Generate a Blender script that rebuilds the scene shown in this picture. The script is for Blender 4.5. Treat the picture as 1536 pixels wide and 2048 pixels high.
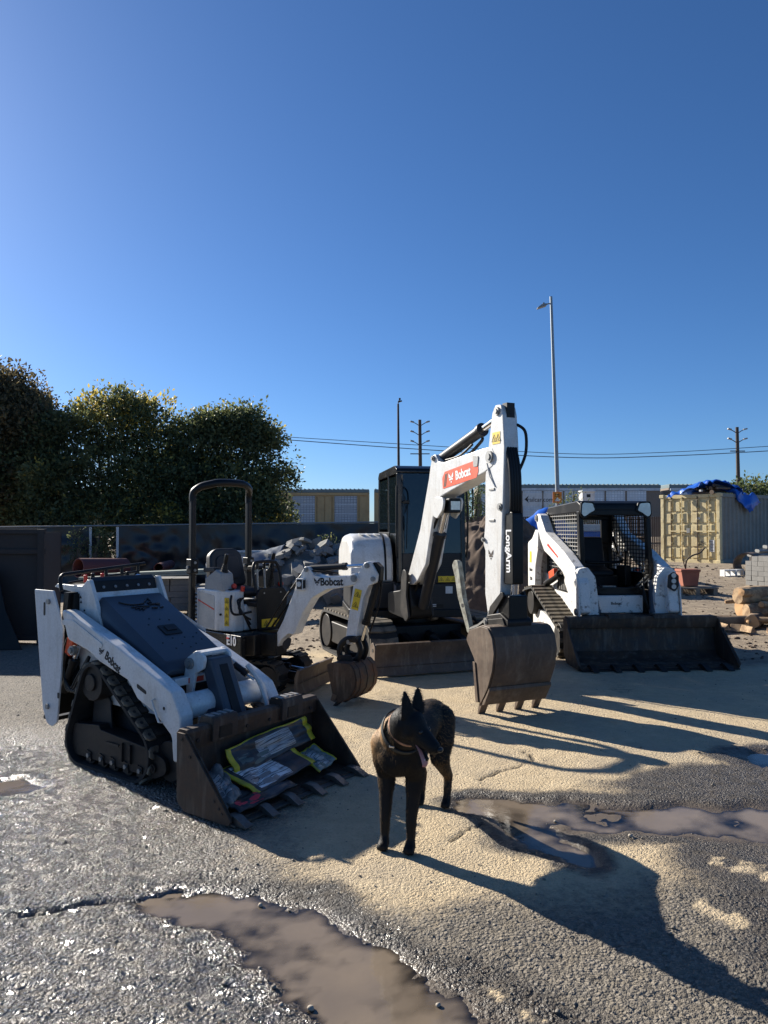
import bpy, bmesh, math, random
import numpy as np
from mathutils import Vector, Matrix, Euler, noise as mnoise
R = math.radians
for o in list(bpy.data.objects): bpy.data.objects.remove(o)
scene = bpy.context.scene
COL = scene.collection

# ------------------------------------------------------------------ camera
cam_d = bpy.data.cameras.new('camera'); cam = bpy.data.objects.new('camera', cam_d); COL.objects.link(cam)
cam.location = (0, 0, 1.65); cam.rotation_euler = (R(90) + math.atan(36 / 1480), 0, 0)
cam_d.sensor_fit = 'VERTICAL'; cam_d.sensor_height = 36; cam_d.lens = 36 * 1480 / 2048
cam_d.clip_start = .05; cam_d.clip_end = 4000
scene.camera = cam
scene.render.resolution_x = 768; scene.render.resolution_y = 1024

# ------------------------------------------------------------------ sky and sun
SUN_EL, SUN_AZ = 26.0, -49.0            # azimuth measured from +Y, negative to the left
world = bpy.data.worlds.new('World'); scene.world = world; world.use_nodes = True
wn = world.node_tree.nodes; wl = world.node_tree.links
sky = wn.new('ShaderNodeTexSky'); sky.sky_type = 'NISHITA'; sky.sun_disc = False
sky.sun_elevation = R(SUN_EL); sky.sun_rotation = R(SUN_AZ)
sky.altitude = 0; sky.air_density = 0.8; sky.dust_density = 0.4; sky.ozone_density = 8.0
hs = wn.new('ShaderNodeHueSaturation'); hs.inputs['Saturation'].default_value = 1.05; wl.new(sky.outputs[0], hs.inputs['Color'])
wl.new(hs.outputs[0], wn['Background'].inputs[0]); wn['Background'].inputs[1].default_value = 0.064
sd = bpy.data.lights.new('sun', 'SUN'); sd.energy = 5.0; sd.angle = R(.53); sd.color = (1, .93, .82)
sun = bpy.data.objects.new('sun', sd); COL.objects.link(sun)
a, e = R(SUN_AZ), R(SUN_EL)
sdir = Vector((math.sin(a) * math.cos(e), math.cos(a) * math.cos(e), math.sin(e)))
sun.rotation_euler = sdir.to_track_quat('Z', 'Y').to_euler(); sun.location = sdir * 60
vs = scene.view_settings
vs.view_transform = 'Standard'; vs.look = 'None'; vs.gamma = 1; vs.use_curve_mapping = False; vs.exposure = 1.0

# ------------------------------------------------------------------ helpers
rng = random.Random(7)
def tag(o, label=None, cat=None, group=None, kind=None):
    if label: o['label'] = label
    if cat: o['category'] = cat
    if group: o['group'] = group
    if kind: o['kind'] = kind
    return o
def empty(name, loc=(0, 0, 0), rz=0, label=None, cat=None, group=None):
    o = bpy.data.objects.new(name, None); COL.objects.link(o)
    o.location = loc; o.rotation_euler = (0, 0, rz); o.empty_display_size = .1
    return tag(o, label, cat, group)
def link(name, me, mat=None, parent=None, bevel=0, smooth=35, seg=2):
    if mat is not None and not me.materials: me.materials.append(mat)
    if smooth:
        me.polygons.foreach_set('use_smooth', [True] * len(me.polygons)); me.set_sharp_from_angle(angle=R(smooth))
    o = bpy.data.objects.new(name, me); COL.objects.link(o)
    if parent: o.parent = parent
    if bevel:
        b = o.modifiers.new('bevel', 'BEVEL'); b.width = bevel; b.segments = seg; b.limit_method = 'ANGLE'
        b.angle_limit = R(32); b.harden_normals = bool(smooth); b.use_clamp_overlap = True
    return o
class MB:
    """collects shapes; build() links them as one mesh object"""
    def __init__(s, M=None): s.v = []; s.f = []; s.M = M or Matrix()
    def add(s, vs, fs):
        n = len(s.v); s.v += [tuple(s.M @ Vector(p)) for p in vs]; s.f += [tuple(i + n for i in f) for f in fs]; return s
    def box(s, c, d, rot=None):
        x, y, z = d[0] / 2, d[1] / 2, d[2] / 2; c = Vector(c); m = Euler(rot).to_matrix() if rot else None
        vs = [Vector(p) for p in ((-x,-y,-z),(x,-y,-z),(x,y,-z),(-x,y,-z),(-x,-y,z),(x,-y,z),(x,y,z),(-x,y,z))]
        return s.add([(m @ p if m else p) + c for p in vs], [(0,3,2,1),(4,5,6,7),(0,1,5,4),(1,2,6,5),(2,3,7,6),(3,0,4,7)])
    def bx(s, x0, x1, y0, y1, z0, z1): return s.box(((x0+x1)/2, (y0+y1)/2, (z0+z1)/2), (abs(x1-x0), abs(y1-y0), abs(z1-z0)))
    def prism(s, pts, a, b, ax='y'):
        """closed 2-D outline pushed from a to b along an axis: y -> (x,z), x -> (y,z), z -> (x,y)"""
        n = len(pts)
        ar = sum(pts[i][0] * pts[(i+1) % n][1] - pts[(i+1) % n][0] * pts[i][1] for i in range(n))
        if ar < 0: pts = pts[::-1]
        f = {'y': lambda p, t: (p[0], t, p[1]), 'x': lambda p, t: (t, p[0], p[1]), 'z': lambda p, t: (p[0], p[1], t)}[ax]
        if a > b: a, b = b, a
        vs = [f(p, a) for p in pts] + [f(p, b) for p in pts]
        lo = tuple(range(n)); hi = tuple(range(n, 2 * n))
        sides = [(i, (i+1) % n, n + (i+1) % n, n + i) for i in range(n)]
        if ax == 'y': fs = [lo] + [hi[::-1]] + [q[::-1] for q in sides]
        else: fs = [lo[::-1]] + [hi] + sides
        return s.add(vs, fs)
    def cyl(s, p0, p1, r, n=16, r1=None):
        p0, p1 = Vector(p0), Vector(p1); r1 = r if r1 is None else r1
        q = (p1 - p0).to_track_quat('Z', 'Y').to_matrix(); vs = []
        for p, rr in ((p0, r), (p1, r1)):
            vs += [p + q @ Vector((math.cos(2*math.pi*i/n) * rr, math.sin(2*math.pi*i/n) * rr, 0)) for i in range(n)]
        return s.add(vs, [tuple(range(n))[::-1], tuple(range(n, 2*n))] + [(i, (i+1) % n, n + (i+1) % n, n + i) for i in range(n)])
    def tube(s, pts, r, n=8, closed=False, sx=1.0):
        pts = [Vector(p) for p in pts]; m = len(pts); vs = []; fs = []; up = None
        for i, p in enumerate(pts):
            if closed: t = pts[(i+1) % m] - pts[i-1]
            else: t = pts[min(i+1, m-1)] - pts[max(i-1, 0)]
            t.normalize()
            if up is None:
                up = Vector((0, 0, 1)) if abs(t.z) < .9 else Vector((0, 1, 0))
            b = t.cross(up).normalized(); up = b.cross(t).normalized()
            rr = r[i] if isinstance(r, (list, tuple)) else r
            vs += [p + b * math.cos(2*math.pi*k/n) * rr * sx + up * math.sin(2*math.pi*k/n) * rr for k in range(n)]
        for i in range(m if closed else m - 1):
            j = (i + 1) % m
            fs += [(i*n + k, i*n + (k+1) % n, j*n + (k+1) % n, j*n + k) for k in range(n)]
        if not closed: fs += [tuple(range(n))[::-1], tuple(range((m-1)*n, m*n))]
        return s.add(vs, fs)
    def belt(s, path, t, y0, y1):
        """closed strip of thickness t outside a closed (x,z) path"""
        m = len(path); nrm = pnormals(path); vs = []
        for (x, z), (nx, nz) in zip(path, nrm):
            vs += [(x, y0, z), (x, y1, z), (x + nx*t, y1, z + nz*t), (x + nx*t, y0, z + nz*t)]
        fs = []
        for i in range(m):
            j = (i + 1) % m
            for k in range(4): fs.append((i*4 + k, i*4 + (k+1) % 4, j*4 + (k+1) % 4, j*4 + k))
        return s.add(vs, fs)
    def mesh(s, name='m'):
        me = bpy.data.meshes.new(name); me.from_pydata(s.v, [], s.f); 
        bm = bmesh.new(); bm.from_mesh(me); bmesh.ops.recalc_face_normals(bm, faces=bm.faces); bm.to_mesh(me); bm.free()
        me.update(); return me
    def build(s, name, mat, parent=None, bevel=0, smooth=35, seg=2):
        return link(name, s.mesh(name), mat, parent, bevel, smooth, seg)
def pnormals(path):
    m = len(path); out = []
    ar = sum(path[i][0] * path[(i+1) % m][1] - path[(i+1) % m][0] * path[i][1] for i in range(m))
    sg = 1 if ar > 0 else -1
    for i in range(m):
        dx = path[(i+1) % m][0] - path[i-1][0]; dz = path[(i+1) % m][1] - path[i-1][1]; l = math.hypot(dx, dz) or 1
        out.append((dz / l * sg, -dx / l * sg))
    return out
def rpoly(cor, n=8):
    """outline with rounded corners; cor = (x, z, r)"""
    out = []; m = len(cor)
    for i in range(m):
        p = Vector(cor[i][:2]); r = cor[i][2] if len(cor[i]) > 2 else 0
        if r <= 0: out.append(tuple(p)); continue
        a = (Vector(cor[i-1][:2]) - p); b = (Vector(cor[(i+1) % m][:2]) - p); la, lb = a.length, b.length; a.normalize(); b.normalize()
        ang = a.angle(b); d = min(r / math.tan(ang / 2), la * .49, lb * .49); rr = d * math.tan(ang / 2)
        c = p + (a + b).normalized() * (rr / math.sin(ang / 2)); s0 = p + a * d - c; s1 = p + b * d - c
        a0 = math.atan2(s0.y, s0.x); a1 = math.atan2(s1.y, s1.x); da = (a1 - a0 + math.pi) % (2*math.pi) - math.pi
        out += [(c.x + rr * math.cos(a0 + da*k/n), c.y + rr * math.sin(a0 + da*k/n)) for k in range(n + 1)]
    return out
def resample(path, step):
    """evenly spaced points with tangent angle along a closed path"""
    P = path + [path[0]]; seg = [math.dist(P[i], P[i+1]) for i in range(len(path))]; L = sum(seg); n = max(3, round(L / step)); out = []
    i = 0; acc = 0
    for k in range(n):
        d = L * k / n
        while acc + seg[i] < d: acc += seg[i]; i += 1
        t = (d - acc) / (seg[i] or 1); a, b = P[i], P[i+1]
        out.append((a[0] + (b[0]-a[0])*t, a[1] + (b[1]-a[1])*t, math.atan2(b[1]-a[1], b[0]-a[0])))
    return out
def lettering(txt, size, M, mat, parent, name='lettering', bold=.0, shear=0, ext=.0015, sx=1.0):
    cu = bpy.data.curves.new(name, 'FONT'); cu.body = txt; cu.size = size; cu.extrude = ext; cu.offset = bold; cu.shear = shear
    cu.align_x = 'CENTER'; cu.align_y = 'CENTER'; cu.resolution_u = 3
    t = bpy.data.objects.new(name, cu); COL.objects.link(t); bpy.context.view_layer.update()
    me = bpy.data.meshes.new_from_object(t.evaluated_get(bpy.context.evaluated_depsgraph_get()))
    bpy.data.objects.remove(t); me.transform(M @ Matrix.Diagonal((sx, 1, 1, 1))); me.materials.clear()
    return link(name, me, mat, parent, smooth=0)
def frame3(o, xdir, up):
    """matrix whose X runs along xdir, Y along up, Z out of the surface, for text and decals"""
    x = Vector(xdir).normalized(); y = Vector(up); y = (y - x * y.dot(x)).normalized(); z = x.cross(y)
    return Matrix.Translation(o) @ Matrix((x, y, z)).transposed().to_4x4()
def TM(loc, rz=0): return Matrix.Translation(loc) @ Matrix.Rotation(rz, 4, 'Z')
def arc(c, r, a0, a1, n=8): return [(c[0] + r*math.cos(R(a0 + (a1-a0)*k/n)), c[1] + r*math.sin(R(a0 + (a1-a0)*k/n))) for k in range(n + 1)]
def ccurve(pts, n=6):
    """smooth polyline through points"""
    P = [Vector(p) for p in pts]; out = []
    for i in range(len(P) - 1):
        a, b, c, d = P[max(i-1, 0)], P[i], P[i+1], P[min(i+2, len(P)-1)]
        for k in range(n):
            t = k / n; out.append(.5 * ((2*b) + (c-a)*t + (2*a - 5*b + 4*c - d)*t*t + (3*b - a - 3*c + d)*t**3))
    return out + [P[-1]]

# ------------------------------------------------------------------ materials
MATS = {}
def nt(name):
    m = bpy.data.materials.new(name); m.use_nodes = True; n = m.node_tree.nodes; l = m.node_tree.links
    return m, n, l, n['Principled BSDF']
def N(n, t, **k):
    x = n.new('ShaderNode' + t)
    for a, b in k.items():
        if a in x.inputs.keys(): x.inputs[a].default_value = b
        else: setattr(x, a, b)
    return x
def ramp(n, l, src, p0, p1, c0=(0,0,0,1), c1=(1,1,1,1)):
    r = n.new('ShaderNodeValToRGB'); r.color_ramp.elements[0].position = p0; r.color_ramp.elements[1].position = p1
    r.color_ramp.elements[0].color = c0; r.color_ramp.elements[1].color = c1; l.new(src, r.inputs[0]); return r
def mixc(n, l, fac, A, B, mode='MIX'):
    m = n.new('ShaderNodeMix'); m.data_type = 'RGBA'; m.blend_type = mode
    for sock, val in ((m.inputs['Factor'], fac), (m.inputs['A'], A), (m.inputs['B'], B)):
        if hasattr(val, 'is_output'): l.new(val, sock)
        else:
            if sock.type == 'RGBA' and len(val) == 3: val = (*val, 1)
            sock.default_value = val
    # the colour sockets of the Mix node are at fixed places
    return m
def colmix(n, l, fac, A, B, mode='MIX'):
    m = n.new('ShaderNodeMix'); m.data_type = 'RGBA'; m.blend_type = mode
    for i, val in ((0, fac), (6, A), (7, B)):
        if isinstance(val, bpy.types.NodeSocket): l.new(val, m.inputs[i])
        else: m.inputs[i].default_value = (*val, 1) if (i and len(val) == 3) else val
    return m.outputs[2]
def paint(name, col, rough=.4, metal=0, dirt=None, amt=.35, scale=6, bump=.15, bscale=60, coat=0, spec=.5, lo=.45, hi=.75, specks=0):
    """coloured surface with worn or dusty patches and a fine relief"""
    m, n, l, b = nt(name)
    tc = N(n, 'TexCoord'); P = tc.outputs['Object']
    n1 = N(n, 'TexNoise', Scale=scale, Detail=6, Roughness=.65); l.new(P, n1.inputs['Vector'])
    n2 = N(n, 'TexNoise', Scale=bscale, Detail=4, Roughness=.6); l.new(P, n2.inputs['Vector'])
    dirt = dirt or tuple(c * .6 for c in col)
    r = ramp(n, l, n1.outputs['Fac'], lo, hi, (0,0,0,1), (amt,)*3 + (1,))
    c = colmix(n, l, r.outputs[0], col, dirt)
    if specks:
        n3 = N(n, 'TexNoise', Scale=38, Detail=5, Roughness=.75); l.new(P, n3.inputs['Vector']); mp = N(n, 'Mapping'); mp.inputs['Scale'].default_value = (9, 9, 1.6); l.new(P, mp.inputs[0])
        n4 = N(n, 'TexNoise', Scale=1.6, Detail=6, Roughness=.6); l.new(mp.outputs[0], n4.inputs['Vector'])
        c = colmix(n, l, ramp(n, l, n3.outputs['Fac'], .64, .70, (0,0,0,1), (specks,)*3 + (1,)).outputs[0], c, (.16, .13, .10)); c = colmix(n, l, ramp(n, l, n4.outputs['Fac'], .52, .72, (0,0,0,1), (specks*.6,)*3 + (1,)).outputs[0], c, (.36, .31, .24))
    r2 = ramp(n, l, n2.outputs['Fac'], .3, .75, (.88,.88,.88,1), (1.08,1.08,1.08,1))
    c = colmix(n, l, 1.0, c, r2.outputs[0], 'MULTIPLY')
    l.new(c, b.inputs['Base Color'])
    rr = N(n, 'MapRange'); rr.inputs[3].default_value = rough; rr.inputs[4].default_value = min(1, rough + .3); l.new(r.outputs[0], rr.inputs[0]); l.new(rr.outputs[0], b.inputs['Roughness'])
    b.inputs['Metallic'].default_value = metal; b.inputs['Specular IOR Level'].default_value = spec
    if coat: b.inputs['Coat Weight'].default_value = coat; b.inputs['Coat Roughness'].default_value = .12
    if bump:
        bp = N(n, 'Bump', Strength=bump, Distance=.004); l.new(n2.outputs['Fac'], bp.inputs['Height']); l.new(bp.outputs[0], b.inputs['Normal'])
    MATS[name] = m; return m
DUST = (.30, .23, .15)
paint('white', (.70, .70, .68), .32, dirt=(.40, .35, .28), amt=.45, scale=4, bump=.06, coat=.2, specks=.7)
paint('white_worn', (.72, .71, .68), .45, dirt=(.20, .18, .16), amt=.9, scale=14, bump=.1, lo=.56, hi=.66)
paint('white_plate', (.66, .66, .65), .5, dirt=(.42, .38, .32), amt=.5, scale=3, bump=.06, specks=.5)
paint('black', (.0055, .0055, .006), .40, dirt=(.035, .030, .025), amt=.3, scale=5, bump=.06, spec=.28)
paint('black_gloss', (.006, .006, .007), .24, dirt=(.04, .035, .03), amt=.25, scale=5, bump=.02, spec=.4)
paint('charcoal', (.016, .017, .020), .42, dirt=(.05, .046, .04), amt=.3, scale=4, bump=.1, bscale=220, spec=.3)
paint('hood_plastic', (.040, .050, .068), .36, dirt=(.10, .10, .10), amt=.35, scale=3.5, bump=.12, bscale=300)
paint('rubber', (.010, .010, .010), .75, dirt=(.07, .06, .046), amt=.5, scale=7, bump=.3)
paint('rubber_dusty', (.05, .046, .04), .85, dirt=(.24, .20, .145), amt=.8, scale=9, bump=.35, lo=.35, hi=.6)
paint('rust_steel', (.038, .028, .023), .58, metal=.25, dirt=(.13, .075, .042), amt=.75, scale=5, bump=.35, bscale=45, lo=.4, hi=.7, specks=.45)
paint('brown_steel', (.085, .058, .042), .55, metal=.2, dirt=(.17, .12, .082), amt=.8, scale=4, bump=.3, bscale=30, lo=.4, hi=.7, specks=.4)
paint('dark_steel', (.020, .019, .019), .5, metal=.3, dirt=(.08, .065, .05), amt=.5, scale=6, bump=.2, spec=.3)
paint('rust_orange', (.045, .033, .027), .55, metal=.25, dirt=(.23, .09, .03), amt=.85, scale=6, bump=.35, bscale=45, lo=.42, hi=.68)
paint('grey_steel', (.28, .28, .27), .45, metal=.5, dirt=(.16, .12, .09), amt=.5, scale=10, bump=.1)
paint('worn_steel', (.15, .135, .12), .38, metal=.6, dirt=(.07, .055, .042), amt=.8, scale=14, bump=.2)
paint('worn_green', (.30, .31, .26), .6, dirt=(.10, .09, .07), amt=.8, scale=12, bump=.15, lo=.42, hi=.6)
paint('chrome', (.75, .75, .76), .12, metal=1, dirt=(.5, .48, .44), amt=.2, bump=.0)
paint('yellow', (.75, .52, .02), .45, dirt=(.3, .22, .05), amt=.3, scale=12, bump=.03)
paint('ink', (.01, .01, .012), .6, bump=0)
paint('white_ink', (.8, .8, .8), .5, bump=0)
paint('red', (.62, .035, .02), .35, dirt=(.3, .05, .03), amt=.3, bump=.02)
paint('orange_red', (.80, .085, .018), .42, dirt=(.4, .08, .03), amt=.25, scale=8, bump=.02)
paint('seat_vinyl', (.022, .022, .024), .55, bump=.12, bscale=240)
paint('fabric_grip', (.35, .34, .32), .7, bump=.1)
paint('lamp_lens', (.55, .56, .56), .15, metal=.3, bump=.03, bscale=30, dirt=(.3, .3, .3))
paint('mirror_grille', (.42, .42, .43), .4, metal=.6, dirt=(.25, .25, .25), amt=.4, bump=.3, bscale=70)
def glass(name, col, rough=.02, alpha=.35):
    m, n, l, b = nt(name); b.inputs['Base Color'].default_value = (*col, 1); b.inputs['Roughness'].default_value = rough
    b.inputs['Alpha'].default_value = alpha; b.inputs['Specular IOR Level'].default_value = .6; b.inputs['IOR'].default_value = 1.5
    MATS[name] = m; return m
glass('cab_glass', (.006, .010, .013), .03, .86)
glass('clear_glass', (.10, .14, .13), .03, .22)
# ------------------------------------------------------------------ ground
def vnoise(x, y, seed=0):
    """value noise on numpy arrays"""
    xi = np.floor(x).astype(np.int64); yi = np.floor(y).astype(np.int64); xf = x - xi; yf = y - yi
    def h(a, b):
        k = (a * 374761393 + b * 668265263 + seed * 974634777) & 0x7fffffff
        k = ((k ^ (k >> 13)) * 1274126177) & 0x7fffffff
        return ((k ^ (k >> 16)) & 0xffff) / 65535.0
    u = xf*xf*(3 - 2*xf); v = yf*yf*(3 - 2*yf)
    return (h(xi, yi)*(1-u) + h(xi+1, yi)*u)*(1-v) + (h(xi, yi+1)*(1-u) + h(xi+1, yi+1)*u)*v
def fbm(x, y, sc, octv=4, seed=0, gain=.5):
    t = 0; a = 1; s = 0
    for i in range(octv): t = t + a * (vnoise(x*sc*2**i, y*sc*2**i, seed + i*17) - .5); s += a; a *= gain
    return t / s * 2
def seglen(x, y, pts):
    """distance to a polyline of (x, y, width): returns min(d / width)"""
    best = np.full(x.shape, 1e9)
    for (x0, y0, w0), (x1, y1, w1) in zip(pts[:-1], pts[1:]):
        dx, dy = x1-x0, y1-y0; t = np.clip(((x-x0)*dx + (y-y0)*dy) / (dx*dx + dy*dy), 0, 1)
        d = np.hypot(x - x0 - t*dx, y - y0 - t*dy) / (w0 + (w1-w0)*t); best = np.minimum(best, d)
    return best
def sstep(a, b, t):
    t = np.clip((t - a) / (b - a), 0, 1); return t*t*(3 - 2*t)
# hollows that hold water, as chains of (x, y, half width) in metres
POOL_FRONT = [(-.98, 3.35, .10), (-.72, 3.30, .17), (-.45, 3.12, .24), (-.28, 2.88, .22), (-.08, 2.66, .22), (.12, 2.46, .24), (.30, 2.2, .30), (.3, 1.7, .4)]
POOL_SIDE = [(.60, 4.55, .12), (.9, 4.40, .20), (1.3, 4.25, .22), (1.8, 4.28, .26), (2.4, 4.2, .30), (3.2, 4.3, .4)]
POOL_SIDE2 = [(.82, 4.35, .16), (.86, 4.05, .15), (.95, 3.80, .11)]
POOL_FAR = [(2.75, 5.35, .20), (3.4, 5.3, .3), (4.2, 5.5, .4)]
POOL_LEFT = [(-2.75, 4.75, .12), (-2.35, 4.85, .18), (-2.6, 4.6, .1)]
CRACK = [(-2.2, 3.15, .02), (-1.5, 3.24, .02), (-1.32, 3.33, .022), (-1.08, 3.36, .02), (-.95, 3.44, .02)]
CRACK2 = [(.62, 4.9, .010), (.78, 5.08, .014), (.95, 5.2, .012), (1.08, 5.35, .009), (1.02, 5.6, .007)]
CRACK3 = [(.34, 3.95, .008), (.44, 4.10, .010), (.58, 4.22, .008)]
SLAB = [(-2.6, 3.2, .05), (-.9, 3.45, .05)]
WATER = -.022
def ground_fields(x, y):
    wx = x + fbm(x, y, 2.2, 5, 5, .65)*.20; wy = y + fbm(x, y, 2.2, 5, 9, .65)*.20
    wx2 = x + fbm(x, y, 9, 3, 15)*.02; wy2 = y + fbm(x, y, 9, 3, 19)*.02
    fine = np.exp(-np.maximum(y - 6, 0) / 4)
    z = fbm(x, y, .55, 3, 3) * .018
    pool = np.full(x.shape, 9.0)
    for P in (POOL_FRONT, POOL_SIDE, POOL_SIDE2, POOL_FAR, POOL_LEFT): pool = np.minimum(pool, seglen(wx, wy, P))
    hol = 1 - sstep(.55, 1.35, pool)
    z = z * (1 - hol*.8) - hol * (.033 + .022*fbm(x, y, 3.2, 4, 77, .6))
    # wet halo and materials
    wet = 1 - sstep(1.15, 2.5, pool)
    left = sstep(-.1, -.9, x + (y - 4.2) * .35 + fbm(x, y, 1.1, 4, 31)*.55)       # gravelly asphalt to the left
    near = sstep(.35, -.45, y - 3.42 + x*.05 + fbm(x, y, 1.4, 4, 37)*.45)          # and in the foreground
    agg_shade = np.maximum(np.maximum(left * sstep(7.2, 6.2, y), near), sstep(-1.9, -2.7, x + .3*fbm(x, y, 1.1, 3, 33)) * sstep(12, 10.5, y))  # last term: dark gravel at far left, partly shade painted into the tone
    right = sstep(-.2, .4, x - 1.35 - .25*fbm(x, y, 1.6, 4, 41)) * sstep(5.15, 4.85, y + .25*fbm(x, y, 2.0, 4, 43) - (x - 1.4)*.25)
    damp = np.clip(np.maximum(wet, right), 0, 1)
    patch = sstep(.42, .55, fbm(x, y, 1.9, 4, 47)*.5 + .5 - .25*(y > 4.2)) * right * 0
    # the worn tan islands that stay dry inside the wet part
    isl = np.minimum(seglen(wx, wy, [(1.72, 3.62, .10), (1.95, 3.5, .12), (2.1, 3.42, .05)]), seglen(wx, wy, [(1.32, 3.3, .07), (1.42, 3.16, .06)]))
    isl = np.minimum(isl, seglen(wx, wy, [(.32, 2.70, .030), (.42, 2.60, .045), (.5, 2.50, .02), (.58, 2.42, .035)]))
    isl = (1 - sstep(.55, 1.15, isl)) * sstep(-.4, .15, fbm(x, y, 11, 4, 99, .7))
    z = z + isl * .006
    damp = damp * (1 - isl); agg_shade = agg_shade * (1 - isl); 
    rough_amp = .0042 * (.35 + agg_shade*.9 + damp*.4) * (1 - hol*.75) * (1 - isl*.5)
    z = z + fbm(x, y, 26, 3, 51, .7) * rough_amp * 2.2 * fine + fbm(x, y, 5, 3, 57) * .006 * (1 - hol)
    # lip where the old paving has broken away, cracks
    for C in (CRACK, CRACK2, CRACK3):
        d = seglen(wx2, wy2, C); z = z - (1 - sstep(.35, 1.1, d)) * (.035 if C is CRACK else .016)
    crk = np.minimum(np.minimum(seglen(wx2, wy2, CRACK), seglen(wx2, wy2, CRACK2)), seglen(wx2, wy2, CRACK3))
    # tread prints left by the tracks
    for (ax, ay, bx, by) in ((-.35, 8.5, .75, 5.9), (1.35, 8.9, 2.45, 6.3), (2.35, 8.4, 2.75, 6.2), (3.75, 8.4, 4.1, 6.3), (-.9, 7.0, -.2, 5.4)):
        dx, dy = bx-ax, by-ay; ln = math.hypot(dx, dy); t_ = ((x-ax)*dx + (y-ay)*dy)/ln; s_ = np.abs((x-ax)*dy - (y-ay)*dx)/ln; m_ = (1 - sstep(.12, .16, s_ + .03*fbm(x, y, 4, 3, 91))) * sstep(-.1, .3, t_) * sstep(ln + .1, ln - .5, t_) * sstep(-.25, .3, fbm(x, y, 2.3, 3, 93))
        bars = sstep(.3, .7, np.abs(np.mod(t_/.115, 1) - .5)*2); z = z - m_*(.004 + .010*bars); agg_shade = np.clip(agg_shade + m_*(.22 + .25*bars), 0, 1)
    # dirt yard behind, rising to the right
    yard = sstep(0, 1.2, y - 8.6 + (x < 1.2) * 0 - .5*fbm(x, y, .8, 3, 61) - sstep(2.2, .2, x)*1.2)
    ruts = (fbm(x, y, 1.6, 5, 63)*.035 + fbm(x, y, 5.5, 4, 65, .65)*.03) * yard * sstep(40, 22, y)
    z = z + ruts
    z = z + .42 * sstep(12, 26, y) * sstep(1.5, 6.5, x)
    wetl = sstep(-.3, -1.3, x + (y - 4) * .2 + .3*fbm(x, y, 1.3, 3, 71)) * sstep(6.6, 5.4, y)    # hosed-down corner
    wetl = np.maximum(wetl, sstep(.3, -.5, x + .2*(y-3)) * sstep(3.55, 3.1, y + .2*fbm(x, y, 2, 3, 73)))
    return z, agg_shade, damp, yard, wetl, hol, 1 - sstep(.5, 1.3, crk)
def make_ground():
    t = np.linspace(0, 1, 560); ys = np.concatenate([np.linspace(-8, 1.2, 12)[:-1], 1.2 * (70 / 1.2) ** t, np.array([90, 130, 200, 320, 520, 900, 1600])])
    s = np.linspace(-1, 1, 460); xs = np.sinh(s * 4.3) / np.sinh(4.3) * 42; xs = np.concatenate([[-1200, -400, -150, -80], xs, [80, 150, 400, 1200]])
    X, Y = np.meshgrid(xs, ys); z, agg_shade, damp, yard, wetl, hol, crk = ground_fields(X, Y)
    nx, ny = len(xs), len(ys); V = np.stack([X, Y, z], -1).reshape(-1, 3)
    i = np.arange(ny - 1)[:, None] * nx + np.arange(nx - 1)[None, :]
    F = np.stack([i, i + 1, i + nx + 1, i + nx], -1).reshape(-1, 4)
    me = bpy.data.meshes.new('ground'); me.vertices.add(len(V)); me.vertices.foreach_set('co', V.ravel())
    me.loops.add(F.size); me.loops.foreach_set('vertex_index', F.ravel().astype(np.int32)); me.polygons.add(len(F))
    me.polygons.foreach_set('loop_start', np.arange(0, F.size, 4, dtype=np.int32)); me.polygons.foreach_set('loop_total', np.full(len(F), 4, dtype=np.int32))
    me.update(); me.validate()
    for nm, arr in (('agg_shade', agg_shade), ('damp', damp), ('yard', yard), ('wetl', wetl), ('silt', hol), ('crack', crk)):
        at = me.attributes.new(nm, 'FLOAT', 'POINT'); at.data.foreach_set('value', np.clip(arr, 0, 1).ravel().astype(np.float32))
    return me
def ground_z(x, y):
    return float(ground_fields(np.array([[float(x)]]), np.array([[float(y)]]))[0][0, 0])
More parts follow.
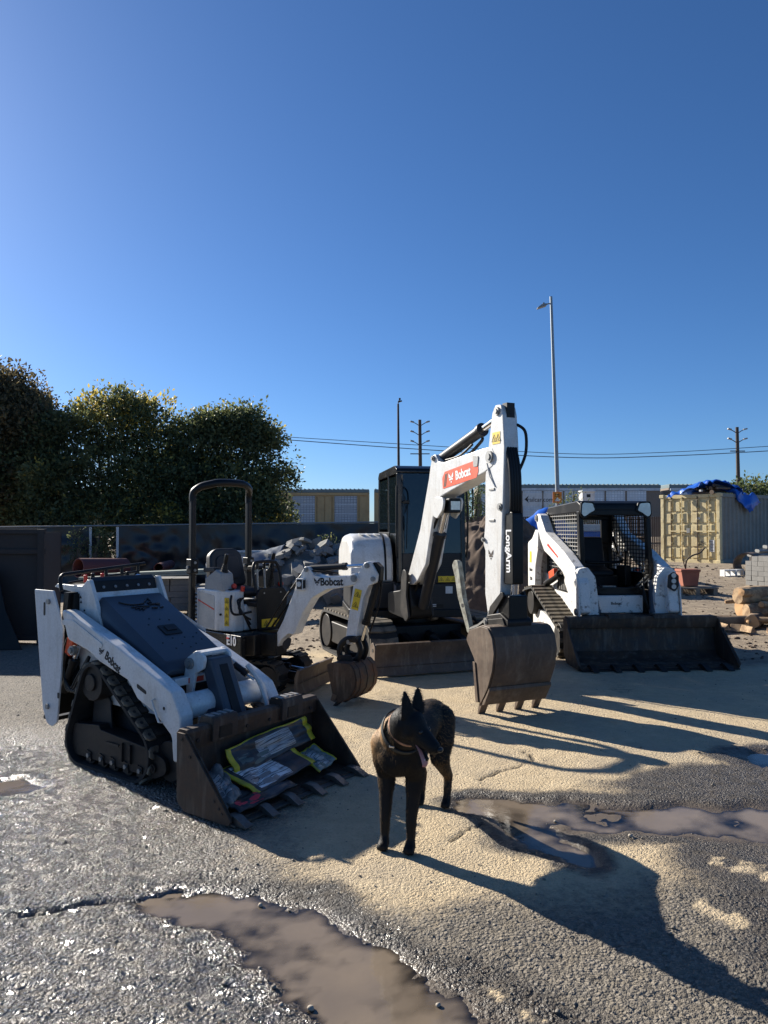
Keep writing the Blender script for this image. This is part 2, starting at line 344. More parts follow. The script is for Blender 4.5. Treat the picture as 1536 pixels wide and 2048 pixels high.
def ground_mat():
    m, n, l, b = nt('ground'); tc = N(n, 'TexCoord'); P = tc.outputs['Object']
    raw = {k: N(n, 'Attribute', attribute_name=k).outputs['Fac'] for k in ('agg_shade', 'damp', 'yard', 'wetl', 'silt', 'crack')}
    def nz(sc, det=5, ro=.6):
        x = N(n, 'TexNoise', Scale=sc, Detail=det, Roughness=ro); l.new(P, x.inputs['Vector']); return x.outputs['Fac']
    vo = N(n, 'TexVoronoi', Scale=62); l.new(P, vo.inputs['Vector'])
    vo2 = N(n, 'TexVoronoi', Scale=150); l.new(P, vo2.inputs['Vector'])
    big = nz(1.3); mid = nz(9); fin = nz(70, 4); brk = nz(20, 9, .8); at = dict(raw)
    for k_, w_ in (('agg_shade', 1.7), ('damp', 1.1), ('yard', 1.0)):
        ma = N(n, 'Math', operation='MULTIPLY_ADD'); sb_ = N(n, 'Math', operation='SUBTRACT'); l.new(brk, sb_.inputs[0]); sb_.inputs[1].default_value = .5; l.new(sb_.outputs[0], ma.inputs[0]); ma.inputs[1].default_value = w_; l.new(raw[k_], ma.inputs[2]); at[k_] = ramp(n, l, ma.outputs[0], .22, .78).outputs[0]
    tan = colmix(n, l, ramp(n, l, mid, .3, .7).outputs[0], (.54, .415, .25), (.69, .545, .34))
    tan = colmix(n, l, ramp(n, l, big, .42, .7, (0,0,0,1), (.7,.7,.7,1)).outputs[0], tan, (.40, .335, .245))
    tan = colmix(n, l, ramp(n, l, fin, .52, .72, (0,0,0,1), (.5,.5,.5,1)).outputs[0], tan, (.30, .235, .155))
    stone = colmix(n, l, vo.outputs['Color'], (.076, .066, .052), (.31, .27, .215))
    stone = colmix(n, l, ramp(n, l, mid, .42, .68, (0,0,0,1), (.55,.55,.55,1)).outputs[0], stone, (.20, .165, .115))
    col = colmix(n, l, at['agg_shade'], tan, stone)
    dirt = colmix(n, l, ramp(n, l, nz(3.5, 8, .7), .35, .65).outputs[0], (.22, .17, .115), (.42, .335, .23))
    dirt = colmix(n, l, ramp(n, l, nz(30, 5, .7), .5, .7, (0,0,0,1), (.6,.6,.6,1)).outputs[0], dirt, (.13, .10, .075))
    col = colmix(n, l, at['yard'], col, dirt)
    wetc = colmix(n, l, ramp(n, l, mid, .35, .7).outputs[0], (.032, .026, .020), (.085, .067, .048))
    col = colmix(n, l, at['damp'], col, wetc)
    hm = N(n, 'Math', operation='MULTIPLY'); l.new(at['wetl'], hm.inputs[0]); hm.inputs[1].default_value = .22
    col = colmix(n, l, hm.outputs[0], col, (.055, .050, .045))
    col = colmix(n, l, at['silt'], col, (.12, .093, .066))
    col = colmix(n, l, at['crack'], col, (.012, .011, .010))
    l.new(col, b.inputs['Base Color'])
    dh = N(n, 'Math', operation='MULTIPLY'); l.new(at['damp'], dh.inputs[0]); dh.inputs[1].default_value = .62
    w = N(n, 'Math', operation='MAXIMUM'); l.new(dh.outputs[0], w.inputs[0]); l.new(at['wetl'], w.inputs[1])
    sp = ramp(n, l, nz(14, 3), .28, .52)
    wm = N(n, 'Math', operation='MULTIPLY'); l.new(w.outputs[0], wm.inputs[0]); l.new(sp.outputs[0], wm.inputs[1])
    rr = N(n, 'MapRange'); rr.inputs[3].default_value = .82; rr.inputs[4].default_value = .13; l.new(wm.outputs[0], rr.inputs[0]); l.new(rr.outputs[0], b.inputs['Roughness'])
    wc = N(n, 'Math', operation='MULTIPLY'); l.new(raw['wetl'], wc.inputs[0]); l.new(sp.outputs[0], wc.inputs[1]); l.new(wc.outputs[0], b.inputs['Coat Weight']); b.inputs['Coat Roughness'].default_value = .11; b.inputs['Coat IOR'].default_value = 1.6
    b.inputs['Specular IOR Level'].default_value = .5
    iv0 = N(n, 'Math', operation='SUBTRACT'); iv0.inputs[0].default_value = 1; l.new(vo.outputs['Distance'], iv0.inputs[1])
    cr = N(n, 'SeparateColor'); l.new(vo.outputs['Color'], cr.inputs[0]); cm = N(n, 'MapRange'); cm.inputs[3].default_value = .35; cm.inputs[4].default_value = 1.5; l.new(cr.outputs[1], cm.inputs[0])
    inv = N(n, 'Math', operation='MULTIPLY'); l.new(iv0.outputs[0], inv.inputs[0]); l.new(cm.outputs[0], inv.inputs[1])
    h = N(n, 'Math', operation='MULTIPLY_ADD'); l.new(inv.outputs[0], h.inputs[0]); 
    am = N(n, 'MapRange'); am.inputs[3].default_value = .42; am.inputs[4].default_value = 1.0; l.new(at['agg_shade'], am.inputs[0]); l.new(am.outputs[0], h.inputs[1])
    h2 = N(n, 'Math', operation='MULTIPLY_ADD'); l.new(vo2.outputs['Distance'], h2.inputs[0]); h2.inputs[1].default_value = -.35; l.new(fin, h2.inputs[2]); l.new(h2.outputs[0], h.inputs[2])
    bs = N(n, 'Math', operation='SUBTRACT'); bs.inputs[0].default_value = 1.0; l.new(at['silt'], bs.inputs[1])
    bp = N(n, 'Bump', Distance=.019); l.new(h.outputs[0], bp.inputs['Height']); l.new(bs.outputs[0], bp.inputs['Strength']); l.new(bp.outputs[0], b.inputs['Normal']); l.new(bp.outputs[0], b.inputs['Coat Normal'])
    return m
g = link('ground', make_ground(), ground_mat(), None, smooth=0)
g.data.polygons.foreach_set('use_smooth', [True] * len(g.data.polygons)); tag(g, 'broken asphalt and dirt yard with damp patches', kind='structure')

def water_mat():
    m, n, l, b = nt('puddle_water'); tc = N(n, 'TexCoord')
    n1 = N(n, 'TexNoise', Scale=3.5, Detail=4); l.new(tc.outputs['Object'], n1.inputs['Vector'])
    l.new(colmix(n, l, ramp(n, l, n1.outputs['Fac'], .35, .65).outputs[0], (.21, .165, .118), (.165, .132, .10)), b.inputs['Base Color'])
    b.inputs['Roughness'].default_value = .07; b.inputs['IOR'].default_value = 1.33
    n2 = N(n, 'TexNoise', Scale=26, Detail=3); l.new(tc.outputs['Object'], n2.inputs['Vector'])
    bp = N(n, 'Bump', Strength=.10, Distance=.006); l.new(n2.outputs['Fac'], bp.inputs['Height']); l.new(bp.outputs[0], b.inputs['Normal'])
    # clear at the shallow rim, silted where deep
    tr = N(n, 'BsdfTransparent'); gl = N(n, 'BsdfGlossy', Roughness=.05); l.new(bp.outputs[0], gl.inputs['Normal']); fr = N(n, 'Fresnel', IOR=1.33); a = N(n, 'MixShader'); l.new(fr.outputs[0], a.inputs[0]); l.new(tr.outputs[0], a.inputs[1]); l.new(gl.outputs[0], a.inputs[2])
    dp = N(n, 'Attribute', attribute_name='depth'); rp = ramp(n, l, dp.outputs['Fac'], .0, .011); mx = N(n, 'MixShader'); l.new(rp.outputs[0], mx.inputs[0]); l.new(a.outputs[0], mx.inputs[1]); l.new(b.outputs[0], mx.inputs[2]); l.new(mx.outputs[0], n['Material Output'].inputs[0])
    return m
WM = water_mat()
for lab, (x0, x1, y0, y1) in (('long muddy puddle in the foreground asphalt', (-1.5, .40, .9, 3.75)), ('near right end of the foreground puddle', (.401, 1.1, .9, 3.3)), ('shallow puddle right of the dog', (.42, 4.6, 3.36, 5.0)),
                              ('small puddle at the right edge behind the dog', (2.3, 5, 5.04, 6.1)), ('small puddle at the left edge', (-3.2, -1.9, 4.2, 5.4))):
    nx, ny = int((x1-x0)/.025), int((y1-y0)/.025); X, Y = np.meshgrid(np.linspace(x0, x1, nx + 1), np.linspace(y0, y1, ny + 1)); Z = ground_fields(X, Y)[0]; dep = WATER - Z
    idx = np.arange((ny+1)*(nx+1)).reshape(ny+1, nx+1); wetc_ = dep > -.012; fs = []
    for j in range(ny):
        for i in range(nx):
            if wetc_[j:j+2, i:i+2].any(): fs.append((idx[j,i], idx[j,i+1], idx[j+1,i+1], idx[j+1,i]))
    used = sorted({k for f in fs for k in f}); mp = {k: q for q, k in enumerate(used)}
    me = bpy.data.meshes.new('puddle'); me.from_pydata([(X.flat[k], Y.flat[k], WATER) for k in used], [], [tuple(mp[k] for k in f) for f in fs])
    at = me.attributes.new('depth', 'FLOAT', 'POINT'); at.data.foreach_set('value', np.clip(dep.ravel()[used], 0, 1).astype(np.float32)); tag(link('puddle', me, WM, None, smooth=0), lab, kind='structure')
# ------------------------------------------------------------------ shared machine pieces
def track(parent, cor, y0, y1, pitch, t=.022, lug_h=.018, lug_mat='rubber_dusty', belt_mat='rubber', skip=None, two=True):
    """rubber belt round a rounded outline with one lug object per bar"""
    path = rpoly(cor, 10); tr = MB().belt(path, t, y0, y1).build('track', MATS[belt_mat], parent, smooth=40)
    w = y1 - y0; m = MB()
    if two:
        m.box((0, -w*.26, lug_h/2), (pitch*.5, w*.46, lug_h)); m.box((pitch*.1, w*.26, lug_h/2), (pitch*.5, w*.46, lug_h))
    else: m.box((0, 0, lug_h/2), (pitch*.5, w*.98, lug_h))
    me = m.mesh('lug'); me.materials.append(MATS[lug_mat])
    pin = MB(); 
    for x, z, a in resample(rpoly(cor, 14), pitch):
        n = (math.sin(a), -math.cos(a)); o = bpy.data.objects.new('lug', me); COL.objects.link(o); o.parent = tr
        # outline runs either way; keep lugs pointing away from the middle
        cx = sum(p[0] for p in cor)/len(cor); cz = sum(p[1] for p in cor)/len(cor)
        if (x-cx)*n[0] + (z-cz)*n[1] < 0: n = (-n[0], -n[1])
        ang = math.atan2(n[0], n[1]); o.location = (x + n[0]*(t-.001), (y0+y1)/2, z + n[1]*(t-.001)); o.rotation_euler = (0, ang, 0)
    return tr
def bolt(parent, p, axis, r=.014, h=.012, mat='grey_steel', name='bolt'):
    p = Vector(p); a = Vector(axis)
    return MB().cyl(p - a*.002, p + a*h, r, 6).build(name, MATS[mat], parent, smooth=0)
def pin(parent, p, axis, r, h, mat='grey_steel', name='pivot_pin'):
    p = Vector(p); a = Vector(axis); m = MB(); m.cyl(p, p + a*h, r, 18); m.cyl(p + a*h, p + a*(h*1.5), r*.55, 12)
    return m.build(name, MATS[mat], parent, smooth=40)
def cylinder(parent, p0, p1, r, rod, split=.6, name='hydraulic_cylinder', barrel='black'):
    p0, p1 = Vector(p0), Vector(p1); s = p0.lerp(p1, split); d = (p1-p0).normalized()
    b = MB().cyl(p0, s, r, 18).cyl(s - d*.03, s + d*.012, r*1.18, 18).build(name, MATS[barrel], parent, smooth=40)
    MB().cyl(s, p1, rod, 14).build('rod', MATS['chrome'], b, smooth=40); return b
def hose(parent, pts, r=.009, mat='black', name='hose'):
    return MB().tube(ccurve(pts, 6), r, 8).build(name, MATS[mat], parent, smooth=60)
def teeth(parent, xs, mk, mat, name='tooth'):
    for p in xs: mk(p).build(name, MATS[mat], parent, bevel=.003)
def warning_decal(parent, M, w, h, n=2, vertical=False):
    d = MB(M).box((0, 0, .001), (w, h, .002)).build('warning_decal', MATS['yellow'], parent)
    m = MB(M); s = min(w, h) * (.36 if not vertical else .4)
    for k in range(n):
        cx, cy = ((k + .5)/n - .5) * (w if not vertical else 0), ((k + .5)/n - .5) * (h if vertical else 0)
        a = [(cx - s, cy - s*.75), (cx + s, cy - s*.75), (cx, cy + s*.85)]
        for i in range(3):
            p, q = Vector((*a[i], .003)), Vector((*a[(i+1) % 3], .003)); c = (p+q)/2; dd = q-p
            m.box(c, (dd.length + s*.12, s*.13, .0015), (0, 0, math.atan2(dd.y, dd.x)))
        m.box((cx, cy - s*.1, .003), (s*.18, s*.7, .0015), (0, 0, .4)); m.box((cx, cy - s*.45, .003), (s*.7, s*.14, .0015), (0, 0, -.3))
    m.build('pictogram', MATS['ink'], d, smooth=0); return d
def cat_mark(parent, M, s, mat):
    """small cat-head emblem: ears, brow, cheek"""
    m = MB(M)
    for sx in (-1, 1):
        m.prism([(sx*.10*s, .16*s), (sx*.46*s, .5*s), (sx*.42*s, .05*s), (sx*.22*s, -.02*s)], 0, .0015, 'z')
        m.prism([(sx*.08*s, -.05*s), (sx*.38*s, -.08*s), (sx*.26*s, -.26*s), (sx*.1*s, -.2*s)], 0, .0015, 'z')
    m.prism([(-.08*s, .12*s), (.08*s, .12*s), (.12*s, -.02*s), (0, -.3*s), (-.12*s, -.02*s)], 0, .0015, 'z')
    m.prism([(-.14*s, -.34*s), (.14*s, -.34*s), (.06*s, -.48*s), (-.06*s, -.48*s)], 0, .0015, 'z')
    return m.build('emblem', MATS[mat], parent, smooth=0)

# ------------------------------------------------------------------ stand-behind mini track loader
def mini_loader():
    T = empty('mini_track_loader', (-1.55, 5.37, 0), R(-36), 'white stand-behind mini track loader with dark hood, its bucket holding empty bags', 'loader')
    W, K = MATS['white'], MATS['black']
    TC = [(-.64, .012, .15), (.70, .012, .17), (-.315, .775, .13)]
    for s in (-1, 1):
        y0, y1 = sorted((s*.455, s*.255)); tr = MB().belt(rpoly(TC, 10), .02, y0, y1).build('track', MATS['rubber'], T, smooth=40)
        cl = MB().prism([(-.04, s*-.035), (.04, s*-.035), (.04, s*.012), (.022, s*.034), (-.022, s*.034), (-.04, s*.012)], 0, .016, 'z').mesh('lug'); cl.materials.append(MATS['rubber_dusty'])
        ib = MB().box((0, 0, .008), (.045, .115, .016)).mesh('lug'); ib.materials.append(MATS['rubber'])
        hl = MB().cyl((0, 0, .0155), (0, 0, .0172), .012, 10).mesh('hole'); hl.materials.append(MATS['ink'])
        for x, z, a_ in resample(rpoly(TC, 14), .098):
            nx_, nz_ = math.sin(a_), -math.cos(a_)
            if (x + .085)*nx_ + (z - .27)*nz_ < 0: nx_, nz_ = -nx_, -nz_
            for me_, yy in ((cl, s*.418), (ib, s*.318), (hl, s*.418)):
                o = bpy.data.objects.new(me_.name.split('.')[0], me_); COL.objects.link(o); o.parent = tr; o.location = (x + nx_*.019, yy, z + nz_*.019); o.rotation_euler = (0, math.atan2(nx_, nz_), 0)
        MB().prism(rpoly(TC, 6), s*.262, s*.27).build('inner_guard', MATS['ink'], T, smooth=0)
        yf = s*.40; ya, yb = sorted((s*.30, s*.42))
        fr = MB().prism(rpoly([(-.50,.05,.03),(.40,.05,.05),(.52,.10,.05),(.50,.19,.06),(.30,.235,.03),(-.2,.27,.02),(-.22,.30,.02),(-.52,.27,.04),(-.56,.12,.05)]), ya, yb).build('track_frame', MATS['dark_steel'], T, bevel=.005)
        y_o = s*.424
        for x in (-.33, -.18, -.05, .10, .25): 
            MB().cyl((x, s*.29, .075), (x, s*.41, .075), .062, 20).build('roller', MATS['dark_steel'], T)
            MB().prism([(x-.03, .035), (x+.03, .035), (x+.024, .10), (x-.024, .11)], s*.416, s*.428).build('bracket', MATS['dark_steel'], fr)
            bolt(fr, (x, s*.424, .075), (0, s, 0), .016, .014)
        MB().cyl((.50, s*.275, .17), (.50, s*.385, .17), .13, 28).build('idler_wheel', MATS['dark_steel'], T, bevel=.008)
        MB().cyl((-.49, s*.275, .16), (-.49, s*.385, .16), .12, 28).build('idler_wheel', MATS['dark_steel'], T, bevel=.008)
        sp = MB().cyl((-.30, s*.28, .585), (-.30, s*.43, .585), .13, 14).cyl((-.30, s*.42, .585), (-.30, s*.445, .585), .06, 12).build('drive_sprocket', MATS['dark_steel'], T, bevel=.006)
        MB().prism([(-.42,.25),(-.18,.25),(-.2,.45),(-.26,.52),(-.36,.52),(-.40,.42)], s*.33, s*.345).build('drive_guard', MATS['charcoal'], T, bevel=.004)
        MB().bx(-.12, .02, *sorted((s*.424, s*.43)), .19, .205).build('slot', MATS['ink'], fr)
        for x in (.06, .15): MB().bx(x-.006, x+.006, *sorted((s*.42, s*.436)), .10, .225).build('rib', MATS['dark_steel'], fr)
        pin(fr, (.39, s*.424, .12), (0, s, 0), .03, .012, 'dark_steel')
        # tall rear side plate
        pl = MB().prism(rpoly([(-1.06,1.2,.01),(-.80,1.2,.02),(-.665,.93,.03),(-.69,.58,.05),(-.735,.24,.03),(-.80,.20,.05),(-.87,.22,.05),(-.925,.32,.03)], 4), s*.43, s*.415).build('side_plate', MATS['white_plate'], T, bevel=.003)
        for q in ((-.852, 1.117), (-.85, .343)): bolt(pl, (q[0], s*.43, q[1]), (0, s, 0), .021, .016)
        for q, hh in (((-.915, 1.06), .05), ((-.715, .44), .022)): MB().prism(rpoly([(q[0]-.012, q[1]-hh, .01), (q[0]+.012, q[1]-hh, .01), (q[0]+.012, q[1]+hh, .01), (q[0]-.012, q[1]+hh, .01)], 3), s*.4295, s*.432).build('slot', MATS['ink'], pl, smooth=0)
        # lift arm
        arm = [(-.66,1.075,.02),(-.56,1.06,.03),(.015,.873,.05),(.456,.701,.06),(.60,.634,.06),(.685,.50,.05),(.70,.22,.02),(.615,.20,.02),(.60,.36,.05),(.428,.482,.04),(.25,.545,.05),(.146,.655,.05),(-.185,.746,.04),(-.30,.80,.04),(-.57,.863,.05)]
        A = MB(Matrix.Translation((0, 0, -.07 if s > 0 else 0))).prism(rpoly(arm, 5), s*.45, s*.345).build('lift_arm', W, T, bevel=.014, seg=3)
        lip = MB().prism(rpoly([(-.64,1.0,.02),(-.5,1.01,.03),(-.13,.87,.02),(-.15,.835,.01),(-.5,.955,.02),(-.63,.965,.02)], 3), s*.4495, s*.456).build('stiffener', W, A, bevel=.004)
        MB().prism(rpoly([(.245,.65,.015),(.345,.612,.015),(.35,.585,.015),(.25,.62,.015)], 3), s*.4495, s*.4515).build('slot', MATS['ink'], A, smooth=0)
        MB().tube([(.435, s*.45, .57), (.435, s*.475, .565), (.51, s*.475, .44), (.51, s*.45, .435)], .007, 8).build('grab_handle', W, A)
        MB().bx(.48, .55, *sorted((s*.4495, s*.4515)), .50, .55).build('decal', MATS['white_plate'], A)
        bolt(A, (.53, s*.45, .525), (0, s, 0), .012, .003, 'ink', 'plug')
        # lift cylinder and hoses behind the arm
        c = cylinder(T, (-.74, s*.37, .46), (-.56, s*.37, .80), .032, .018, .7, barrel='black')
        MB().box((-.635, s*.38, .80), (.075, .05, .13), (0, .35, 0)).build('guard', MATS['orange_red'], T, bevel=.01)
        pin(T, (-.54, s*.41, .785), (0, s, 0), .035, .03)
        for k in range(3): hose(T, [(-.60 - .03*k, s*.39, .86), (-.70 - .02*k, s*.395, .65), (-.64 + .03*k, s*.395, .48), (-.52 + .02*k, s*.38, .62), (-.44, s*.36, .74)], .013)
        MB().bx(-.69, -.64, *sorted((s*.28, s*.36)), .52, 1.18).build('upright', K, T, bevel=.004)
        # body side panel with stepped top edge
        sp = MB().prism(rpoly([(-.98,1.215),(-.94,1.24,.01),(-.60,1.235,.04),(-.545,1.285,.01),(-.515,1.285,.01),(-.44,1.14),(-.33,.885,.03),(.30,.655),(.32,.42),(-.30,.42),(-.62,.55),(-.70,1.18)], 4), s*.315, s*.285).build('side_panel', W, T, bevel=.004)
        for q in ((-.625,1.155), (-.62,1.12)): MB().prism([(q[0]-.014,q[1]-.01),(q[0]+.014,q[1]-.01),(q[0],q[1]+.012)], s*.3145, s*.317).build('decal', MATS['ink'], sp, smooth=0)
        for q in ((-.575,1.06),(-.52,.99),(-.48,.87),(-.05,.79),(.06,.745),(.15,.71),(-.2,.84)): bolt(sp, (q[0], s*.315, q[1]), (0, s, 0), .008, .004, 'black')
        MB().bx(.02, .24, *sorted((s*.316, s*.33)), .60, .63).build('vent', K, sp)
    # lettering on the near arm
    d = Vector((.161, 0, -.084)).normalized(); up = Vector((d.z*-1, 0, d.x))
    M = frame3(Vector((-.02, -.4505, .757)), d, up); lettering('Bobcat', .082, M, MATS['ink'], T, bold=.0028, sx=.82)
    cat_mark(T, frame3(Vector((-.155, -.4505, .822)), d, up), .062, 'ink')
    # body core, hood
    MB().prism([(-.70,.35),(.34,.35),(.34,.62),(.26,.68),(-.46,1.1),(-.70,1.18)], -.284, .284).build('body', K, T)
    MB().prism([(-.64,1.19),(-.545,1.235),(-.505,1.185),(-.47,1.12),(-.55,1.07)], -.2845, .2845).build('cowl', W, T, bevel=.006)
    hp = rpoly([(-.475,1.172,.03),(.285,.765,.05),(.345,.69,.03),(.26,.645,.01),(-.33,.90,.01),(-.46,1.10,.01)], 5)
    hood = MB()
    n = len(hp)
    # outline tapered toward the top so the sides lean in
    prof = []
    for yy, k in ((-.30, 0), (-.285, .5), (-.25, 1), (.25, 1), (.285, .5), (.30, 0)):
        prof.append((yy, k))
    vs_, fs_ = [], []
    low = [(-.34,.90),(.22,.635)]
    def lower(p, k):
        # drop the upper edge for the outer rings
        x, z = p; base = 1.0 - (x + .475) * .592 + .165 - .0
        over = max(0, z - (.945 - (x + .46) * .47 + .01)); return (x, z - over * (1-k) * .45)
    for yy, k in prof: vs_ += [(lower(p, k)[0], yy, lower(p, k)[1]) for p in hp]
    for a in range(len(prof)-1):
        for i in range(n): fs_.append((a*n+i, a*n+(i+1) % n, (a+1)*n+(i+1) % n, (a+1)*n+i))
    fs_ += [tuple(range(n)), tuple(range((len(prof)-1)*n, len(prof)*n))[::-1]]
    hood.add(vs_, fs_); H = hood.build('hood', MATS['hood_plastic'], T, bevel=.012, smooth=50, seg=3)
    hd = Vector((.76, 0, -.407)).normalized(); hn = Vector((.407, 0, .76)).normalized()
    def on_hood(t, y, h=0): return Vector((-.475, y, 1.172)) + hd * t + hn * h
    MH = frame3(on_hood(.52, .015, .001), (0, 1, 0), -hd)
    MB(MH).prism(rpoly([(-.075,-.06,.008),(.075,-.06,.008),(.075,.06,.008),(-.075,.06,.008)], 3), 0, .006, 'z').build('latch_frame', K, H, bevel=.002)
    MB(MH).box((.01, .012, .008), (.085, .055, .006)).build('latch', MATS['ink'], H, bevel=.002)
    # raised cat motif with trailing streaks
    MG = frame3(on_hood(.19, .02, .0), (0, 1, 0), -hd); m = MB(MG)
    m.tube(ccurve([(-.19, .075, .002), (-.14, .035, .003), (-.07, .022, .003), (.0, .03, .003)], 5), .006, 6)
    m.tube(ccurve([(-.13, -.01, .002), (-.06, -.005, .003), (.02, -.015, .003)], 5), .006, 6)
    for x0, y0, x1, y1 in ((-.11,-.03,-.03,-.025),(-.085,-.05,-.05,-.03),(-.06,-.055,-.02,-.03),(.02,.045,.075,.095),(.075,.095,.07,.05),(.03,.03,.07,.03),(.03,.005,.09,.01),(.09,.005,.12,-.01),(.03,-.04,.075,-.045),(.10,-.045,.13,-.04),(.10,.015,.13,.005)):
        m.tube([(x0, y0, .002), ((x0+x1)/2, (y0+y1)/2 + .003, .004), (x1, y1, .002)], .0065, 6)
    m.build('emblem', MATS['black_gloss'], H, smooth=60)
    for t, y in ((.36,-.06),(.38,.02),(.40,.09),(.43,-.11),(.62,-.03),(.63,.07),(.64,.14),(.60,.2),(.66,-.14),(.70,.0),(.72,.11),(.68,.19),(.74,-.08),(.75,.04)): bolt(H, on_hood(t, y, -.001), hn, .007, .003, 'ink', 'rivet')
    for k in range(2): MB().box((-.30 + .06*k, -.281, .965 - .02*k), (.15 - .05*k, .012, .03), (0, R(40), 0)).build('vent', MATS['ink'], H)
    # operator console behind the hood
    MB().prism([(-.64,1.185),(-.58,1.30),(-.53,1.27),(-.505,1.19)], -.27, .27).build('console', K, T, bevel=.006)
    for y in (-.2,-.1,0,.1,.2): bolt(T, (-.515, y, 1.225), (.9, 0, .43), .012, .006)
    MB().bx(-.80, -.60, -.28, .28, 1.20, 1.235).build('console_shelf', MATS['white_plate'], T, bevel=.004)
    for y, c, h in ((-.26,'red',.075),(-.2,'black',.085),(-.12,'red',.08),(.1,'black',.085),(.18,'black',.07)):
        lv = MB().cyl((-.66, y, 1.22), (-.655, y, 1.25 + h*.3), .006, 8).build('lever', MATS['chrome'], T)
        MB().cyl((-.655, y, 1.24 + h*.25), (-.652, y, 1.24 + h), .014, 12).build('knob', MATS[c], lv, bevel=.005)
    MB().tube([(-.62, .13, 1.27), (-.62, .17, 1.285), (-.62, .22, 1.27)], .018, 8).build('joystick_boot', MATS['chrome'], T)
    rail = [(-.74,-.40,1.20)] + [(-.76 - .0*k, p[0], p[1]) for k, p in enumerate(arc((-.36, 1.28), .04, 180, 90, 5))] + [(-.76, .34, 1.375)]
    MB().tube(rail, .014, 10).build('handrail', K, T, smooth=60)
    MB().tube([(-.745, -.34, 1.255), (-.755, .28, 1.315)], .010, 8).build('handrail', K, T, smooth=60)
    for y, z0 in ((-.02,1.22),(.12,1.22),(.27,1.22)): MB().cyl((-.75, y, z0), (-.757, y, 1.345 + y*.075), .013, 10).build('rail_post', K, T)
    MB().prism([(-.85,.28),(-.80,.28),(-.66,1.19),(-.72,1.19)], -.39, .39).build('rear_panel', K, T)
    MB().bx(-1.0, -.86, -.38, .38, .22, .25).build('foot_platform', MATS['dark_steel'], T)
    MB().bx(.30, .37, -.24, .24, .60, .655).build('bumper', W, T, bevel=.008)
    MB().bx(.37, .373, -.13, .0, .61, .645).build('decal', MATS['red'], T)
    # front linkage between the arms
    MB().cyl((.52, -.345, .50), (.52, .345, .50), .085, 28).build('cross_tube', W, T)
    for s in (-1, 1):
        br = MB().prism(rpoly([(.30,.60,.03),(.34,.78,.05),(.44,.84,.04),(.53,.80,.04),(.51,.72,.03),(.43,.68,.04),(.40,.56,.03),(.44,.48,.02),(.34,.50,.02)], 4), s*.11 - .012, s*.11 + .012).build('tilt_bracket', W, T, bevel=.006)
        pin(br, (.38, s*.122, .745), (0, s, 0), .038, .02)
    MB().box((.45, 0, .815), (.07, .24, .03), (0, R(8), 0)).build('tilt_bridge', W, T, bevel=.012)
    MB().prism([(.44,.79),(.55,.79),(.74,.36),(.60,.36)], -.095, .095).build('tilt_cylinder', MATS['hood_plastic'], T, bevel=.02)
    MB().prism([(.53,.74),(.572,.745),(.745,.37),(.70,.37)], -.035, .035).build('rod', MATS['black'], T)
    MB().bx(.50, .60, -.16, -.082, .3, .52).build('tilt_guard', MATS['hood_plastic'], T, bevel=.006)
    cylinder(T, (.46, .2, .70), (.60, .26, .60), .022, .012, .6, barrel='charcoal')
    MB().tube(ccurve([(.55,.24,.70),(.63,.27,.60),(.70,.28,.46),(.72,.28,.38)], 4), .016, 8, sx=1.6).build('stay', W, T)
    # coupler plate and clutter on it
    MB().prism([(.68,.10),(.735,.10),(.77,.40),(.70,.40)], -.44, .44).build('coupler', MATS['dark_steel'], T, bevel=.006)
    for y, a in ((.17,.5),(.26,-.3),(.30,.1)): MB().box((.67, y, .41), (.16, .05, .03), (0, .1, a)).build('block', MATS['rust_steel'], T, bevel=.004)
    for s in (-1, 1):
        MB().cyl((.70, s*.30, .40), (.70, s*.30, .47), .018, 10).build('lock_lever', MATS['grey_steel'], T)
    # bucket
    BK = MB()
    ins = [(.865,.455),(.86,.10),(.89,.045),(.95,.03),(1.27,.022)]; out = [(1.27,.006),(.93,.008),(.86,.028),(.835,.09),(.83,.455)]
    BK.prism(ins + out, -.575, .575); B = BK.build('bucket', MATS['rust_steel'], T, bevel=.003)
    sd_ = [(.83,.455,.01),(.90,.455,.03),(1.30,.03,.02),(1.27,.005,.0),(.90,.005,.05),(.832,.05,.05)]
    for s in (-1, 1):
        MB().prism(rpoly(sd_, 4), s*.575, s*.59).build('side_plate', MATS['rust_steel'], B, bevel=.002)
        MB().prism([(.90,.45),(.93,.44),(1.285,.05),(1.27,.03)], s*.568, s*.574).build('wear_strip', MATS['rust_steel'], B)
        for q in ((1.16,.12),(1.20,.085),(1.225,.062)): bolt(B, (q[0], s*.59, q[1]), (0, s, 0), .008, .004, 'ink', 'hole')
        for q in ((.95,.33),(.88,.42)): bolt(B, (q[0], s*.59, q[1]), (0, s, 0), .010, .005, 'dark_steel')
    MB().prism([(.80,.44),(.835,.475),(.905,.475),(.915,.455),(.90,.36),(.866,.36),(.866,.44)], -.574, .574).build('top_rail', MATS['rust_steel'], B, bevel=.004)
    for y in (-.30, .30):
        st = MB().prism([(.80,.465),(.82,.515),(.925,.515),(.935,.49),(.93,.37),(.908,.37),(.908,.47)], y-.10, y+.10).build('step', MATS['rust_steel'], B, bevel=.004)
        MB().bx(.931, .937, y-.05, y+.05, .385, .455).build('recess', MATS['dark_steel'], st)
        for k in range(4): MB().box((.87, y - .075 + k*.05, .517), (.07, .028, .008)).build('grip_tooth', MATS['grey_steel'], st, bevel=.002)
    for y in (-.5,-.3,-.1,.1,.3,.5): bolt(B, (.914, y, .40), (1, 0, 0), .012, .004, 'ink', 'hole')
    MB().prism([(1.15,.024),(1.31,.012),(1.31,.002),(1.15,.004)], -.574, .574).build('cutting_edge', MATS['worn_steel'], B)
